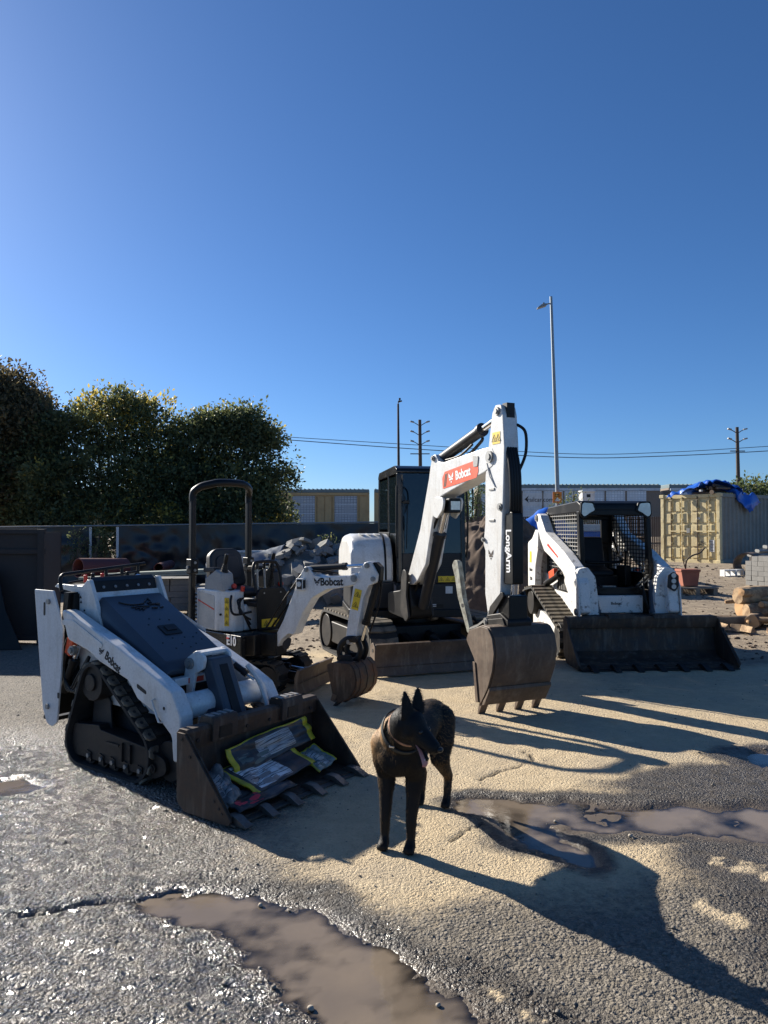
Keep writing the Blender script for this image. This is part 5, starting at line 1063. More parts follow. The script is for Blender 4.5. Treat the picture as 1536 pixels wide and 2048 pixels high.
    bpy.context.view_layer.update(); me = bpy.data.meshes.new_from_object(raw.evaluated_get(bpy.context.evaluated_depsgraph_get())); bpy.data.objects.remove(raw)
    # coat colour as an attribute: black face and chest, tan at neck side, shoulders, flank
    co = np.empty(len(me.vertices)*3, dtype=np.float32); me.vertices.foreach_get('co', co); co = co.reshape(-1, 3).astype(float)
    lx = co @ np.array(u); ly = co @ np.array(v); lz = co[:, 2]; hs = co - np.array(S); hx = hs @ np.array(hd)
    tanf = np.zeros(len(co))
    tanf += 1.1*np.exp(-((lx-.29)/.11)**2 - ((lz-.61)/.09)**2) * (ly < .03)                     # neck and shoulder, lit side
    tanf += .75*np.exp(-((lx-.27)/.10)**2 - ((lz-.53)/.08)**2) * (ly < -.05)
    tanf += .10*sstep(.06, -.12, lx) * sstep(.36, .46, lz)                                       # flank and rump
    tanf += .14*sstep(.05, -.15, lx) * sstep(.42, .30, lz)
    tanf += .14*(lz < .36)*(lx > .2)*sstep(.0, -.02, ly - .07*np.sign(ly))
    tanf *= (np.linalg.norm(hs, axis=1) > .10)*(1 - sstep(.0, .05, hx + .02)*(np.linalg.norm(hs, axis=1) < .25))
    tanf *= sstep(.02, .10, lz)
    at = me.attributes.new('tan', 'FLOAT', 'POINT'); at.data.foreach_set('value', np.clip(tanf, 0, 1).astype(np.float32))
    mt, nn, ll, b = nt('dog_coat'); tc = N(nn, 'TexCoord'); mp = N(nn, 'Mapping'); mp.inputs['Scale'].default_value = (1, 1, .28); ll.new(tc.outputs['Object'], mp.inputs[0])
    nz = N(nn, 'TexNoise', Scale=130, Detail=5, Roughness=.7); ll.new(mp.outputs[0], nz.inputs['Vector'])
    n2 = N(nn, 'TexNoise', Scale=9, Detail=4); ll.new(tc.outputs['Object'], n2.inputs['Vector'])
    av = N(nn, 'Attribute', attribute_name='tan').outputs['Fac']
    ad = N(nn, 'Math', operation='MULTIPLY_ADD'); ll.new(nz.outputs['Fac'], ad.inputs[0]); ad.inputs[1].default_value = .55; ll.new(av, ad.inputs[2])
    ad2 = N(nn, 'Math', operation='MULTIPLY_ADD'); ll.new(n2.outputs['Fac'], ad2.inputs[0]); ad2.inputs[1].default_value = .35; ll.new(ad.outputs[0], ad2.inputs[2])
    c = colmix(nn, ll, ramp(nn, ll, ad2.outputs[0], .55, 1.40).outputs[0], (.0075, .0068, .0065), (.34, .20, .088)); ll.new(c, b.inputs['Base Color'])
    b.inputs['Roughness'].default_value = .6; b.inputs['Specular IOR Level'].default_value = .24
    bp = N(nn, 'Bump', Strength=.55, Distance=.004); ll.new(nz.outputs['Fac'], bp.inputs['Height']); ll.new(bp.outputs[0], b.inputs['Normal'])
    D = link('dog', me, mt, None, smooth=0); me.polygons.foreach_set('use_smooth', [True]*len(me.polygons)); D.location = O
    tag(D, 'black and tan shepherd dog standing on the asphalt with its tongue out', 'dog')
    # short coat: fine hairs lying back along the body
    cn = np.empty(len(me.vertices)*3, dtype=np.float32); me.vertices.foreach_get('normal', cn); cn = cn.reshape(-1, 3)
    hv, hf, ht = [], [], []; rr = np.random.RandomState(3); N_ = len(co)
    for i in rr.randint(0, N_, 60000):
        p = co[i]; 
        if np.linalg.norm(p - np.array(S)) < .20 and (p - np.array(S)) @ np.array(hd) > -.01: continue
        nrm = cn[i]; d = np.array(-u)*.9 + np.array([0, 0, -.55]) + rr.normal(0, .22, 3); d -= nrm*(d @ nrm)*.75; d += nrm*.22; d /= np.linalg.norm(d); ln = rr.uniform(.012, .028) * (.45 if p[2] < .3 else 1)
        s_ = np.cross(d, nrm); s_ = s_/(np.linalg.norm(s_) + 1e-6)*.0011; k = len(hv); hv += [tuple(p - s_), tuple(p + s_), tuple(p + d*ln)]; hf.append((k, k+1, k+2)); ht += [tanf[i] + .16*rr.randn()*(tanf[i] > .05) + .03*rr.rand()]*3
    hm = bpy.data.meshes.new('coat'); hm.from_pydata(hv, [], hf); a2 = hm.attributes.new('tan', 'FLOAT', 'POINT'); a2.data.foreach_set('value', np.clip(np.array(ht), 0, 1).astype(np.float32))
    link('coat', hm, mt, D, smooth=0)['kind'] = 'stuff'
    # nose, eyes, tongue, teeth, collar
    nm = paint('dog_nose', (.010, .010, .011), .28, bump=.15, bscale=300); sph = lambda p, r_, sc: _ball(p, r_, sc, rot)
    def _ball(p, r_, sc, ro):
        q = MB(); vs_, fs_ = [], []; n = 10
        for i in range(n+1):
            th = math.pi*i/n
            for k in range(2*n): ph = math.pi*k/n; vs_.append(Vector(p) + ro @ Vector((r_*sc[0]*math.sin(th)*math.cos(ph), r_*sc[1]*math.sin(th)*math.sin(ph), r_*sc[2]*math.cos(th))))
        for i in range(n):
            for k in range(2*n): fs_.append((i*2*n+k, i*2*n+(k+1) % (2*n), (i+1)*2*n+(k+1) % (2*n), (i+1)*2*n+k))
        return q.add(vs_, fs_)
    _ball(Hd(.193, 0, -.018), .0175, (.75, 1.05, .8), rot).build('nose', nm, D, smooth=60)
    em = paint('dog_eye', (.02, .011, .006), .08, bump=0)
    for s in (-1, 1): _ball(Hd(.078, s*.034, .010), .011, (1, 1, 1), rot).build('eye', em, D, smooth=60)
    tm = paint('tongue', (.62, .26, .22), .35, dirt=(.5, .18, .16), amt=.4, bump=.2, bscale=200)
    tp = [Hd(.055, .004, -.062), Hd(.10, .008, -.078), Hd(.13, .012, -.095), Hd(.150, .014, -.108) + Vector((0, 0, -.008)), Hd(.152, .016, -.110) + Vector((0, 0, -.026))]
    q = MB(); pts = ccurve(tp, 5); vs_, fs_ = [], []
    for i, p in enumerate(pts):
        t = i/(len(pts)-1); w = (.016 + .009*math.sin(t*2.6)) * (1 if t < .9 else math.sqrt(max(.02, 1 - ((t-.9)/.1)**2)))
        tg = (pts[min(i+1, len(pts)-1)] - pts[max(i-1, 0)]).normalized(); nv = tg.cross(sd).normalized()
        for k in range(10): ph = 2*math.pi*k/10; vs_.append(p + sd*math.cos(ph)*w + nv*math.sin(ph)*.005)
    for i in range(len(pts)-1):
        for k in range(10): fs_.append((i*10+k, i*10+(k+1) % 10, (i+1)*10+(k+1) % 10, (i+1)*10+k))
    fs_ += [tuple(range(10)), tuple(range((len(pts)-1)*10, len(pts)*10))]; q.add(vs_, fs_).build('tongue', tm, D, smooth=60)
    th = MB()
    for s in (-1, 1):
        for k in range(4): th.cyl(Hd(.095 + k*.018, s*.018, -.088 - k*.006), Hd(.095 + k*.018, s*.018, -.080 - k*.006), .0028, 6, .0008)
    th.build('teeth', MATS['white_ink'], D)
    c0 = L(.352, .045, .625); c1 = L(.385, .075, .655); ax = (c1 - c0).normalized()
    def ring(c, r_, w, t_, nm_, mat):
        e1 = ax.cross(Vector((0, 0, 1))).normalized(); e2 = e1.cross(ax); q = MB(); vs_, fs_ = [], []; k_ = 40
        for i in range(k_):
            t = 2*math.pi*i/k_; d = e1*math.cos(t) + e2*math.sin(t)
            vs_ += [c + d*r_ - ax*w, c + d*r_ + ax*w, c + d*(r_+t_) + ax*w, c + d*(r_+t_) - ax*w]
        for i in range(k_):
            j = (i+1) % k_
            for k in range(4): fs_.append((i*4+k, i*4+(k+1) % 4, j*4+(k+1) % 4, j*4+k))
        return q.add(vs_, fs_).build(nm_, mat, D, smooth=40)
    ring(c0, .112, .013, .006, 'collar', paint('collar_band', (.035, .038, .035), .6, bump=.2)); ring(c1 + ax*.012, .0985, .009, .004, 'collar', paint('leather_collar', (.40, .22, .14), .55, bump=.1))
    tg = MB(); pt = c0 - Vector((0, 0, 1))*.055 + Vector((-.062, -.092, .0)); tg.box(pt, (.028, .006, .009), (0, .2, .3)); tg.build('tag_buckle', MATS['chrome'], D, bevel=.002)
    return D
dog()

# ------------------------------------------------------------------ loose pebbles by the puddles
stone_m = paint('pebble_stone', (.38, .33, .26), .7, dirt=(.2, .17, .13), amt=.6, scale=20, bump=.2, bscale=120)
def rock_mesh(seed, n=1, amp=.28):
    bm = bmesh.new(); bmesh.ops.create_icosphere(bm, subdivisions=n, radius=1)
    for w in bm.verts: w.co *= 1 + amp*mnoise.noise(w.co*1.3 + Vector((seed*7.1, 0, seed)))
    me = bpy.data.meshes.new('rock'); bm.to_mesh(me); bm.free(); return me
peb = [rock_mesh(i, 2, .3) for i in range(5)]
for p in peb: p.materials.append(stone_m); p.polygons.foreach_set('use_smooth', [True]*len(p.polygons))
def gz(x, y): return max(ground_z(x, y), WATER)
PEB = [((-.255, 2.62), .013, 'pale round pebble lying in the middle of the foreground puddle'), ((-.36, 2.63), .009, 'small pebble beside the round one at the puddle edge'), ((.285, 2.43), .011, 'tan pebble at the bottom edge of the picture in the puddle'),
       ((.19, 2.64), .010, 'pebble on the right bank of the foreground puddle'), ((-.55, 3.33), .012, 'white pebble at the far bank of the foreground puddle'), ((1.32, 4.0), .014, 'dark stone at the near edge of the side puddle'), ((.98, 4.28), .010, 'white chip lying in the side puddle')]
for i, ((x, y), r_, lab) in enumerate(PEB):
    o = bpy.data.objects.new('pebble', peb[i % 5]); COL.objects.link(o); o.location = (x, y, gz(x, y) + r_*.5); o.scale = (r_, r_*.85, r_*.7); o.rotation_euler = (0, 0, i*1.3); tag(o, lab, 'pebble', 'loose pebbles by the puddles')
# grit: uncountable small stones scattered over the paving
rr = np.random.RandomState(11); base = [rock_mesh(20 + i, 1, .35) for i in range(4)]; gv, gf = [], []
bv = [np.array([w.co[:] for w in b_.vertices]) for b_ in base]; bf = [[tuple(p.vertices) for p in b_.polygons] for b_ in base]
NG = 5200
gy = 2.2 + (rr.rand(NG)**1.6)*6.0; gx = (rr.rand(NG) - .5)*1.15*gy
fz, fa, fd, fy, fw_, fh, fc = ground_fields(gx[None, :], gy[None, :])
for k in range(NG):
    if fz[0, k] < WATER - .002: continue
    if rr.rand() > .25 + .75*max(fa[0, k], fd[0, k]*.7): continue
    s = rr.uniform(.0025, .0065)*(1 if rr.rand() < .93 else 2.0); q = rr.randint(4); th = rr.rand()*6.3; c_, s_ = math.cos(th), math.sin(th)
    P_ = bv[q]*np.array([s, s*rr.uniform(.6, 1), s*.6]); P_ = np.stack([P_[:, 0]*c_ - P_[:, 1]*s_ + gx[k], P_[:, 0]*s_ + P_[:, 1]*c_ + gy[k], P_[:, 2] + fz[0, k] + s*.3], 1)
    n0 = len(gv); gv += P_.tolist(); gf += [tuple(i + n0 for i in f) for f in bf[q]]
gm = bpy.data.meshes.new('grit'); gm.from_pydata(gv, [], gf); 
tag(link('grit', gm, paint('grit_stone', (.24, .21, .17), .6, dirt=(.10, .09, .075), amt=.9, scale=60, bump=0, lo=.35, hi=.65), None, smooth=60), 'small loose stones scattered over the paving', kind='stuff')
# ------------------------------------------------------------------ vegetation
def leaf_mat(name, c0, c1, c2):
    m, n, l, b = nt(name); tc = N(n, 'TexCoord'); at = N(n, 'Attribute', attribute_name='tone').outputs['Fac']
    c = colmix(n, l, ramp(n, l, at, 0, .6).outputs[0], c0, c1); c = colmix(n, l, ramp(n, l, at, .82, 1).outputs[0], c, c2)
    l.new(c, b.inputs['Base Color']); b.inputs['Roughness'].default_value = .5; b.inputs['Specular IOR Level'].default_value = .3
    tr = N(n, 'BsdfTranslucent'); hs_ = N(n, 'HueSaturation', Value=1.5); l.new(c, hs_.inputs['Color']); l.new(hs_.outputs[0], tr.inputs[0]); mx = N(n, 'MixShader'); mx.inputs[0].default_value = .42
    l.new(b.outputs[0], mx.inputs[1]); l.new(tr.outputs[0], mx.inputs[2]); l.new(mx.outputs[0], n['Material Output'].inputs[0]); return m
bark = paint('bark', (.075, .055, .04), .9, dirt=(.15, .12, .09), amt=.6, scale=12, bump=.6, bscale=25)
def leaves(lobes, per, size, seed, aspect=.55, fill=.35, tonef=None, k=6):
    """bent leaf pairs gathered in sprigs through ellipsoid lobes"""
    r = np.random.RandomState(seed); V, T = [], []
    for (cx, cy, cz, rx, ry, rz) in lobes:
        nsp = max(4, int(per*(rx*ry*rz)**(2/3))); lt = r.normal(0, .17)
        d = r.normal(size=(nsp, 3)); d /= np.linalg.norm(d, axis=1)[:, None]; rad = np.where(r.rand(nsp) < fill, r.rand(nsp)**.5*.85, 1 - np.abs(r.normal(0, .12, nsp)))
        nz_ = np.array([mnoise.noise(Vector(q*3.2) + Vector((cx, cy, cz))) for q in d]); rad = np.where(r.rand(nsp) < .10, 1.02 + .26*r.rand(nsp), rad)*(1 + .42*nz_)
        c = d*rad[:, None]*np.array([rx, ry, rz]) + np.array([cx, cy, cz]); n = len(c)
        t0 = .42 + lt + .30*nz_ + .10*r.normal(size=n) + .20*d[:, 2]  # lobe tops lighter: sunlight from above painted into the leaf tone
        if tonef: t0 = t0 + .30*np.array([tonef(p) for p in c])  # tonef marks leaves that are coloured as sunlit
        m = n*k; s = size*r.uniform(.6, 1.35, m)[:, None]; p = np.repeat(c, k, 0) + r.normal(0, size*.8, (m, 3)); ax = np.repeat(d, k, 0)*.7 + r.normal(0, .75, (m, 3)) + np.array([0, 0, .25]); ax /= np.linalg.norm(ax, axis=1)[:, None]
        sd = np.cross(ax, r.normal(size=(m, 3))); sd /= np.linalg.norm(sd, axis=1)[:, None] + 1e-6; nn = np.cross(ax, sd)
        V.append(np.stack([p, p + ax*s*.5 + sd*s*aspect*.5 + nn*s*.10, p + ax*s, p + ax*s*.5 - sd*s*aspect*.5 + nn*s*.10], 1).reshape(-1, 3)); T.append(np.repeat(np.clip(np.repeat(t0, k) + .10*r.normal(size=m), 0, 1), 4))
    V = np.concatenate(V); b = np.arange(0, len(V), 4)[:, None]; F = np.concatenate([b + np.array([[0, 1, 2]]), b + np.array([[0, 2, 3]])]).reshape(-1, 3)
    return V, F, np.concatenate(T)
def foliage(name, lobes, per, size, seed, mat, parent, **k):
    V, F, T = leaves(lobes, per, size, seed, **k); me = bpy.data.meshes.new(name); me.vertices.add(len(V)); me.vertices.foreach_set('co', V.astype(np.float32).ravel()); me.loops.add(F.size); me.loops.foreach_set('vertex_index', F.ravel().astype(np.int32)); me.polygons.add(len(F)); me.polygons.foreach_set('loop_start', np.arange(0, F.size, 3, dtype=np.int32)); me.polygons.foreach_set('loop_total', np.full(len(F), 3, dtype=np.int32)); me.update()
    a = me.attributes.new('tone', 'FLOAT', 'POINT'); a.data.foreach_set('value', np.array(T, dtype=np.float32)); return link(name, me, mat, parent, smooth=0)
def extra_lobes(lobes, seed):
    q = random.Random(seed); out = []
    for i in range(26):
        L_ = q.choice(lobes); a = q.uniform(0, 6.28); e = q.uniform(-.2, 1.3); r_ = q.uniform(.28, .55)
        out.append((L_[0] + math.cos(a)*math.cos(e)*L_[3]*1.02, L_[1] + math.sin(a)*math.cos(e)*L_[4]*.9, L_[2] + math.sin(e)*L_[5]*1.05, r_, r_, r_*.8))
    return out
def tree(name, label, base, lobes, mat, seed, cat='tree', per=300, size=.11, stems=3, group=None, **k):
    T = empty(name, base, 0, label, cat, group); r = random.Random(seed); tr = MB()
    for s in range(stems):
        L_ = lobes[(s*5) % len(lobes)]; x0 = r.uniform(-.25, .25)
        tr.tube(ccurve([(x0, r.uniform(-.2, .2), -.1), (x0 + L_[0]*.2, L_[1]*.25, L_[2]*.35), (L_[0]*.6, L_[1]*.6, L_[2]*.7), (L_[0], L_[1], L_[2])], 4), [.16 - .010*i for i in range(13)], 8)
    for L_ in lobes: tr.tube([(L_[0]*.5, L_[1]*.5, L_[2]*.62), (L_[0]*.8, L_[1]*.8, L_[2]*.9), (L_[0], L_[1], L_[2] + L_[5]*.6)], [.06, .04, .015], 6)
    lobes = lobes + extra_lobes(lobes, seed) if cat == 'tree' else lobes
    tr.build('trunk', bark, T, smooth=60); foliage('crown', lobes, per, size, seed, mat, T, **k); return T
LG = leaf_mat('leaf_dark', (.040, .056, .030), (.13, .15, .068), (.42, .33, .07)); LY = leaf_mat('leaf_dry', (.05, .045, .02), (.12, .095, .04), (.26, .18, .06)); LB = leaf_mat('leaf_brown', (.055, .050, .030), (.15, .12, .06), (.36, .25, .08)); LL = leaf_mat('leaf_light', (.03, .045, .018), (.09, .115, .045), (.17, .17, .06))
def blob(r, n, ex, ez, z0, z1, rs, seed):
    q = random.Random(seed); out = []
    for i in range(n):
        a = q.uniform(0, 6.28); t = q.random()**.5; z = z0 + (z1-z0)*q.random(); w = math.sin(max(.12, min(1, (z - z0)/(z1 - z0 + .01)))*math.pi*.86 + .25)
        k = q.uniform(.75, 1.2)*rs; out.append((ex*t*math.cos(a)*w, ez*t*math.sin(a)*w, z, k, k, k*.8))
    return out
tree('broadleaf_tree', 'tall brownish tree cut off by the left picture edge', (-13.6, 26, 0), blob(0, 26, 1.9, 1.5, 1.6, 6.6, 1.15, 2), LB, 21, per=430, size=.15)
tree('broadleaf_tree', 'wide dark tree with a sunlit yellowish top in the middle of the row', (-9.3, 25, 0), [(-2.6,0,3.6,1.1,1,1),(-1.5,.2,4.6,1.3,1,1.1),(0,-.1,5.2,1.3,1.1,1.0),(1.2,.1,5.0,1.2,1,1.05),(2.0,.2,4.2,1.1,1,1.1),(-2.6,0,2.2,1.1,1,1.0),(-1.3,-.5,3.0,1.4,1,1.2),(.3,-.6,3.4,1.5,1,1.2),(1.6,-.4,3.0,1.3,1,1.2),(-1.8,-.3,1.5,1.2,1,1.0),(0,-.6,1.8,1.4,1,1.1),(1.7,-.3,1.6,1.2,1,1.0),(-.6,.1,5.6,.7,.7,.5),(.8,0,5.7,.8,.7,.5),(-2.0,.1,5.0,.7,.7,.5),(2.6,.2,3.4,.9,.8,1.0),(2.7,.1,2.0,.9,.8,1.0),(-3.3,.2,4.2,.8,.8,.8)], LG, 33, per=440, size=.14, tonef=lambda p: p[2] > 5.0 and -.8 < p[0] < 1.5)  # tonef paints the sunlit crown top into the leaf colour
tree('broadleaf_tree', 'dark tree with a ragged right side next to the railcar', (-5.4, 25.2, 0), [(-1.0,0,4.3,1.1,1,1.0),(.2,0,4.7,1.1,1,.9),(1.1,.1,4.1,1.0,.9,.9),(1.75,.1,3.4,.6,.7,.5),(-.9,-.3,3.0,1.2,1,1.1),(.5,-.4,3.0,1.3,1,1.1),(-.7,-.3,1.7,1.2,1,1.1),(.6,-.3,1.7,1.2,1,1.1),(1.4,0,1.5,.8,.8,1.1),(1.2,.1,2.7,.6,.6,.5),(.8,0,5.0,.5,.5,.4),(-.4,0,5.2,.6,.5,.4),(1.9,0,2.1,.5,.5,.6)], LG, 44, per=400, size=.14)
tree('shrub', 'dry reddish shrub above the black fence by the tan railcar', (-3.4, 24.6, 0), [(0,0,1.4,.5,.5,.6),(.45,0,1.5,.4,.4,.5),(-.35,0,1.2,.5,.4,.6)], LY, 52, 'shrub', per=420, size=.06, stems=2)
tree('shrub', 'green bush behind the tall excavator arm', (4.3, 36, .42), [(0,0,2.0,.9,.9,1.0),(.3,0,3.0,.6,.6,.7),(-.5,0,2.6,.6,.6,.7),(.5,0,1.2,.9,.9,1),(-.5,0,1.1,.8,.8,.9)], LL, 61, 'shrub', per=230, size=.10, stems=2)
tree('shrub', 'thin feathery bush behind the track loader cab', (9.2, 36.2, .42), [(0,0,2.2,.9,.7,.8),(-.7,0,1.8,.7,.6,.8),(.6,0,2.0,.7,.6,.7),(1.0,0,1.3,.6,.6,.9),(-.2,0,1.0,1.0,.8,.8),(.1,0,2.9,.4,.4,.4)], LL, 67, 'shrub', per=170, size=.09, stems=3)
tree('shrub', 'leafy hedge rising behind the container roof', (16.6, 33.5, .42), [(-1.6,0,2.3,.8,.8,.7),(-.6,0,2.6,.8,.8,.7),(.3,0,2.9,.9,.8,.7),(1.3,0,2.8,.9,.8,.7),(2.3,0,2.9,.9,.8,.7),(0,0,1.4,2.2,.8,.9)], LL, 71, 'hedge', per=240, size=.16, stems=3)
tree('ivy', 'dark ivy hanging on the fence beside the brown bin', (-7.55, 19.0, 0), [(-.3,0,1.2,.35,.12,.5),(.1,0,.7,.4,.14,.6),(.25,0,1.35,.25,.1,.35)], LG, 77, 'ivy', per=900, size=.06, stems=1)
tree('weed', 'low grass tuft growing at the foot of the container corner', (10.9, 22.0, .33), [(0,0,.10,.30,.2,.16),(.35,0,.06,.2,.15,.1)], LL, 81, 'weed', per=900, size=.07, stems=1, aspect=.12)
tree('weed', 'small green weed on top of the rubble', (-1.35, 17.6, 1.25), [(0,0,.12,.22,.16,.14)], LL, 83, 'weed', per=900, size=.06, stems=1)

# ------------------------------------------------------------------ fence with black screen
fab = paint('screen_fabric', (.009, .010, .013), .28, dirt=(.030, .031, .035), amt=.5, scale=2.5, bump=.35, bscale=14); gal = MATS['grey_steel']
FA, FB = Vector((-13.2, 18.9, 0)), Vector((.5, 20.0, 0))
def fpt(t, z): 
    p = FA.lerp(FB, t); h = 1.68 + .19*t; return Vector((p.x, p.y, z*h))
Fn = empty('screened_fence', tuple(FA), 0, 'long chain-link fence covered with wrinkled black screen fabric', 'fence')
MB().tube([fpt(i/12, 1.0) - FA for i in range(13)], .022, 8).build('top_rail', gal, Fn, smooth=60)
for i in range(6): p = fpt(i/5, 0) - FA; MB().cyl(p + Vector((0, .05, -.1)), p + Vector((0, .05, 1.68 + .19*i/5)), .03, 10).build('post', gal, Fn)
def screen(t0, t1, seed, sl=0):
    vs_, fs_ = [], []; n, k = int((t1-t0)*260) + 6, 34; nr = Vector((.08, -1, 0)).normalized()
    for i in range(n + 1):
        for j in range(k + 1):
            t = t0 + (t1-t0)*i/n; z = .985 - .985*j/k; x = (t - t0)*13.7
            w = .10*abs(mnoise.noise(Vector((x*1.1 + z*1.6, z*2.2, seed)))) + .05*mnoise.noise(Vector((x*2.6 - z*3, z*4, seed + 3))) + .02*abs(mnoise.noise(Vector((x*6 + z*5, z*7, seed + 5))))
            tt = t + (sl*.02*max(0, .5 - z) if i == 0 else 0); vs_.append(fpt(tt, z) - FA + nr*(.03 + w*min(1, 4*(1-z))))
    for i in range(n):
        for j in range(k): a = i*(k+1) + j; fs_.append((a, a+1, a+k+2, a+k+1))
    return MB().add(vs_, fs_).build('screen_panel', fab, Fn, smooth=60)
screen(.0, .405, 1); screen(.455, .70, 4, 1); screen(.702, .995, 7)
for t, dt in ((.405, 0), (.455, .018)):
    g_ = MB(); P_ = [fpt(t + dt*max(0, .55 - z), z) - FA + Vector((0, -.05, 0)) for z in [.98 - .05*k for k in range(15)]]; g_.tube(P_, .022, 6, sx=1.6); g_.build('hem_tape', MATS['white_plate'], Fn, smooth=60)
w_ = MB()
for i in range(15):
    t = .405 + i*.0036; 
    for sg in (-1, 1): w_.tube([fpt(t, .02) - FA, fpt(t + sg*.055 if .405 < t + sg*.055 < .46 else (.405 if sg < 0 else .46), .95) - FA], .006, 4)
w_.build('chain_link', MATS['dark_steel'], Fn)['kind'] = 'stuff'

# brown slatted fence at the back right
Sf = empty('slatted_fence', (2.5, 35, .42), 0, 'chain-link fence with narrow brown privacy slats behind the dirt pile', 'fence')
sl_m = paint('slat_brown', (.085, .055, .045), .6, dirt=(.05, .038, .033), amt=.6, scale=3, bump=.05)
s_ = MB()
for i in range(118): s_.box((i*.1, rng.uniform(-.01, .01), .93 + rng.uniform(-.012, .012)), (.074, .008, 1.86))
s_.build('slats', sl_m, Sf, smooth=0)['kind'] = 'stuff'
for z in (.05, 1.84): MB().cyl((-.1, .05, z), (11.8, .05, z), .022, 8).build('rail', gal, Sf)
for i in range(5): MB().cyl((i*2.9, .08, 0), (i*2.9, .08, 1.95), .03, 8).build('post', gal, Sf)

# ------------------------------------------------------------------ railcars
tan_m = paint('railcar_tan', (.44, .31, .15), .6, dirt=(.30, .20, .10), amt=.6, scale=1.2, bump=.05); gry_m = paint('railcar_panel', (.55, .60, .65), .5, metal=.2, dirt=(.25, .27, .3), amt=.6, scale=.9, bump=.1, bscale=9); roof_m = paint('railcar_roof', (.14, .19, .20), .5, metal=.2, dirt=(.10, .13, .14), amt=.5, scale=.7, bump=.05); post_m = paint('railcar_post', (.22, .17, .13), .6, bump=.05)
def perf(name, col, hole):
    m, n, l, b = nt(name); tc = N(n, 'TexCoord'); ck = N(n, 'TexBrick', Scale=1.0); ck.offset = 0; ck.inputs['Color1'].default_value = (*col, 1); ck.inputs['Color2'].default_value = (*[c*.88 for c in col], 1); ck.inputs['Mortar'].default_value = (*hole, 1)
    ck.inputs['Brick Width'].default_value = .28; ck.inputs['Row Height'].default_value = .24; ck.inputs['Mortar Size'].default_value = .03; mp = N(n, 'Mapping'); mp.inputs['Rotation'].default_value = (R(-90), 0, 0); l.new(tc.outputs['Object'], mp.inputs[0]); l.new(mp.outputs[0], ck.inputs['Vector'])
    nz = N(n, 'TexNoise', Scale=.8, Detail=5); l.new(tc.outputs['Object'], nz.inputs['Vector']); l.new(colmix(n, l, ramp(n, l, nz.outputs['Fac'], .35, .65).outputs[0], ck.outputs['Color'], tuple(c*.7 for c in col)), b.inputs['Base Color']); b.inputs['Roughness'].default_value = .55; b.inputs['Metallic'].default_value = .2; return m
pm1 = perf('perforated_steel', (.46, .50, .54), (.16, .18, .20)); pm2 = perf('perforated_white', (.74, .78, .82), (.45, .49, .53))
def railcar(label, x0, x1, y, kind, z0=1.0, zt=5.6):
    C_ = empty('autorack_railcar', (x0, y, 0), 0, label, 'railcar', 'railcars beyond the fence'); Ln = x1 - x0; body = tan_m if kind == 'tan' else post_m
    MB().bx(0, Ln, .15, 3.0, z0, zt - .35).build('body', body, C_); rf = MB().prism([(0,zt-.36),(0,zt-.08),(.5,zt),(2.65,zt),(3.15,zt-.08),(3.15,zt-.36)], 0, Ln, 'x'); 
    ro = rf.build('roof', roof_m, C_, bevel=.03); MB().bx(.1, Ln-.1, -.02, .14, zt-.62, zt-.37).build('top_rail', body if kind == 'tan' else gry_m, C_)
    MB().bx(0, Ln, -.03, .14, z0, z0 + .3).build('sill', body, C_)
    rb = MB()
    for i in range(int(Ln/.4)): rb.bx(.1 + i*.4, .2 + i*.4, .05, 3.1, zt - .02, zt + .03)
    rb.build('roof_ribs', roof_m, ro)['kind'] = 'stuff'
    if kind == 'tan':
        pw = 2.15; x = Ln - 1.15 - pw
        while x > .5:
            MB().bx(x, x + pw, .06, .145, z0 + .35, zt - .68).build('screen_panel', pm1, C_); 
            for e in (x - .09, x + pw + .09): MB().bx(e - .06, e + .06, .02, .14, z0 + .3, zt - .62).build('post', body, C_)
            for zz in (z0 + 1.2, z0 + 2.2, z0 + 3.1): MB().bx(x + .02, x + pw - .02, .045, .059, zz - .03, zz + .03).build('rail', gry_m, C_)
            d = MB().bx(x + pw + .25, x + pw + .9, .08, .147, z0 + .4, zt - .7); d.build('door_leaf', body, C_); d2 = MB().bx(x + pw + 1.0, x + pw + 1.6, .08, .147, z0 + .4, zt - .7).build('door_leaf', body, C_) if x + pw + 1.65 < Ln else None
            x -= pw + 1.9
    else:
        pw = 2.0; x = .25
        while x + pw < Ln:
            MB().bx(x + .1, x + pw - .05, .05, .145, z0 + .35, zt - .66).build('screen_panel', pm2, C_)
            MB().bx(x - .06, x + .06, -.02, .14, z0 + .3, zt - .62).build('post', body, C_)
            for zz, hh in ((z0 + 1.35, .12), (z0 + 2.6, .12), (z0 + 3.4, .05)): MB().bx(x + .12, x + pw - .07, .03, .049, zz - hh, zz + hh).build('rail', gry_m, C_)
            x += pw
    for xx in (1.2, 3.0, Ln - 3.0, Ln - 1.2):
        for yy in (.6, 2.2): MB().cyl((xx, yy, .5), (xx, yy + .15, .5), .46, 20).build('wheel', MATS['dark_steel'], C_)
    return C_
railcar('tan autorack railcar with grey mesh panels right of the trees', -29.0, -1.45, 71, 'tan')
rc = railcar('pale grey autorack railcar with brown posts behind the poles', 9.0, 26.6, 71, 'grey', zt=6.05)
MB().bx(4.2, 7.4, .0, .03, 4.0, 5.2).build('white_placard', MATS['white_plate'], rc); lettering('railcar.com', .62, frame3(Vector((6.0, -.02, 4.55)), (1, 0, 0), (0, 0, 1)), MATS['ink'], rc, sx=.9); MB().prism([(4.5,4.6),(4.9,4.95),(4.75,4.6),(4.9,4.25)], -.02, -.005).build('arrow_mark', MATS['ink'], rc)
railcar('pale grey autorack railcar partly behind the container', 27.4, 54.0, 71, 'grey', zt=6.05)
railcar('tan autorack railcar mostly hidden behind the excavator cab', -.95, 8.2, 71, 'tan')
railcar('autorack railcar glimpsed through the gap at the far left', -57.5, -29.8, 71, 'grey', zt=5.4)
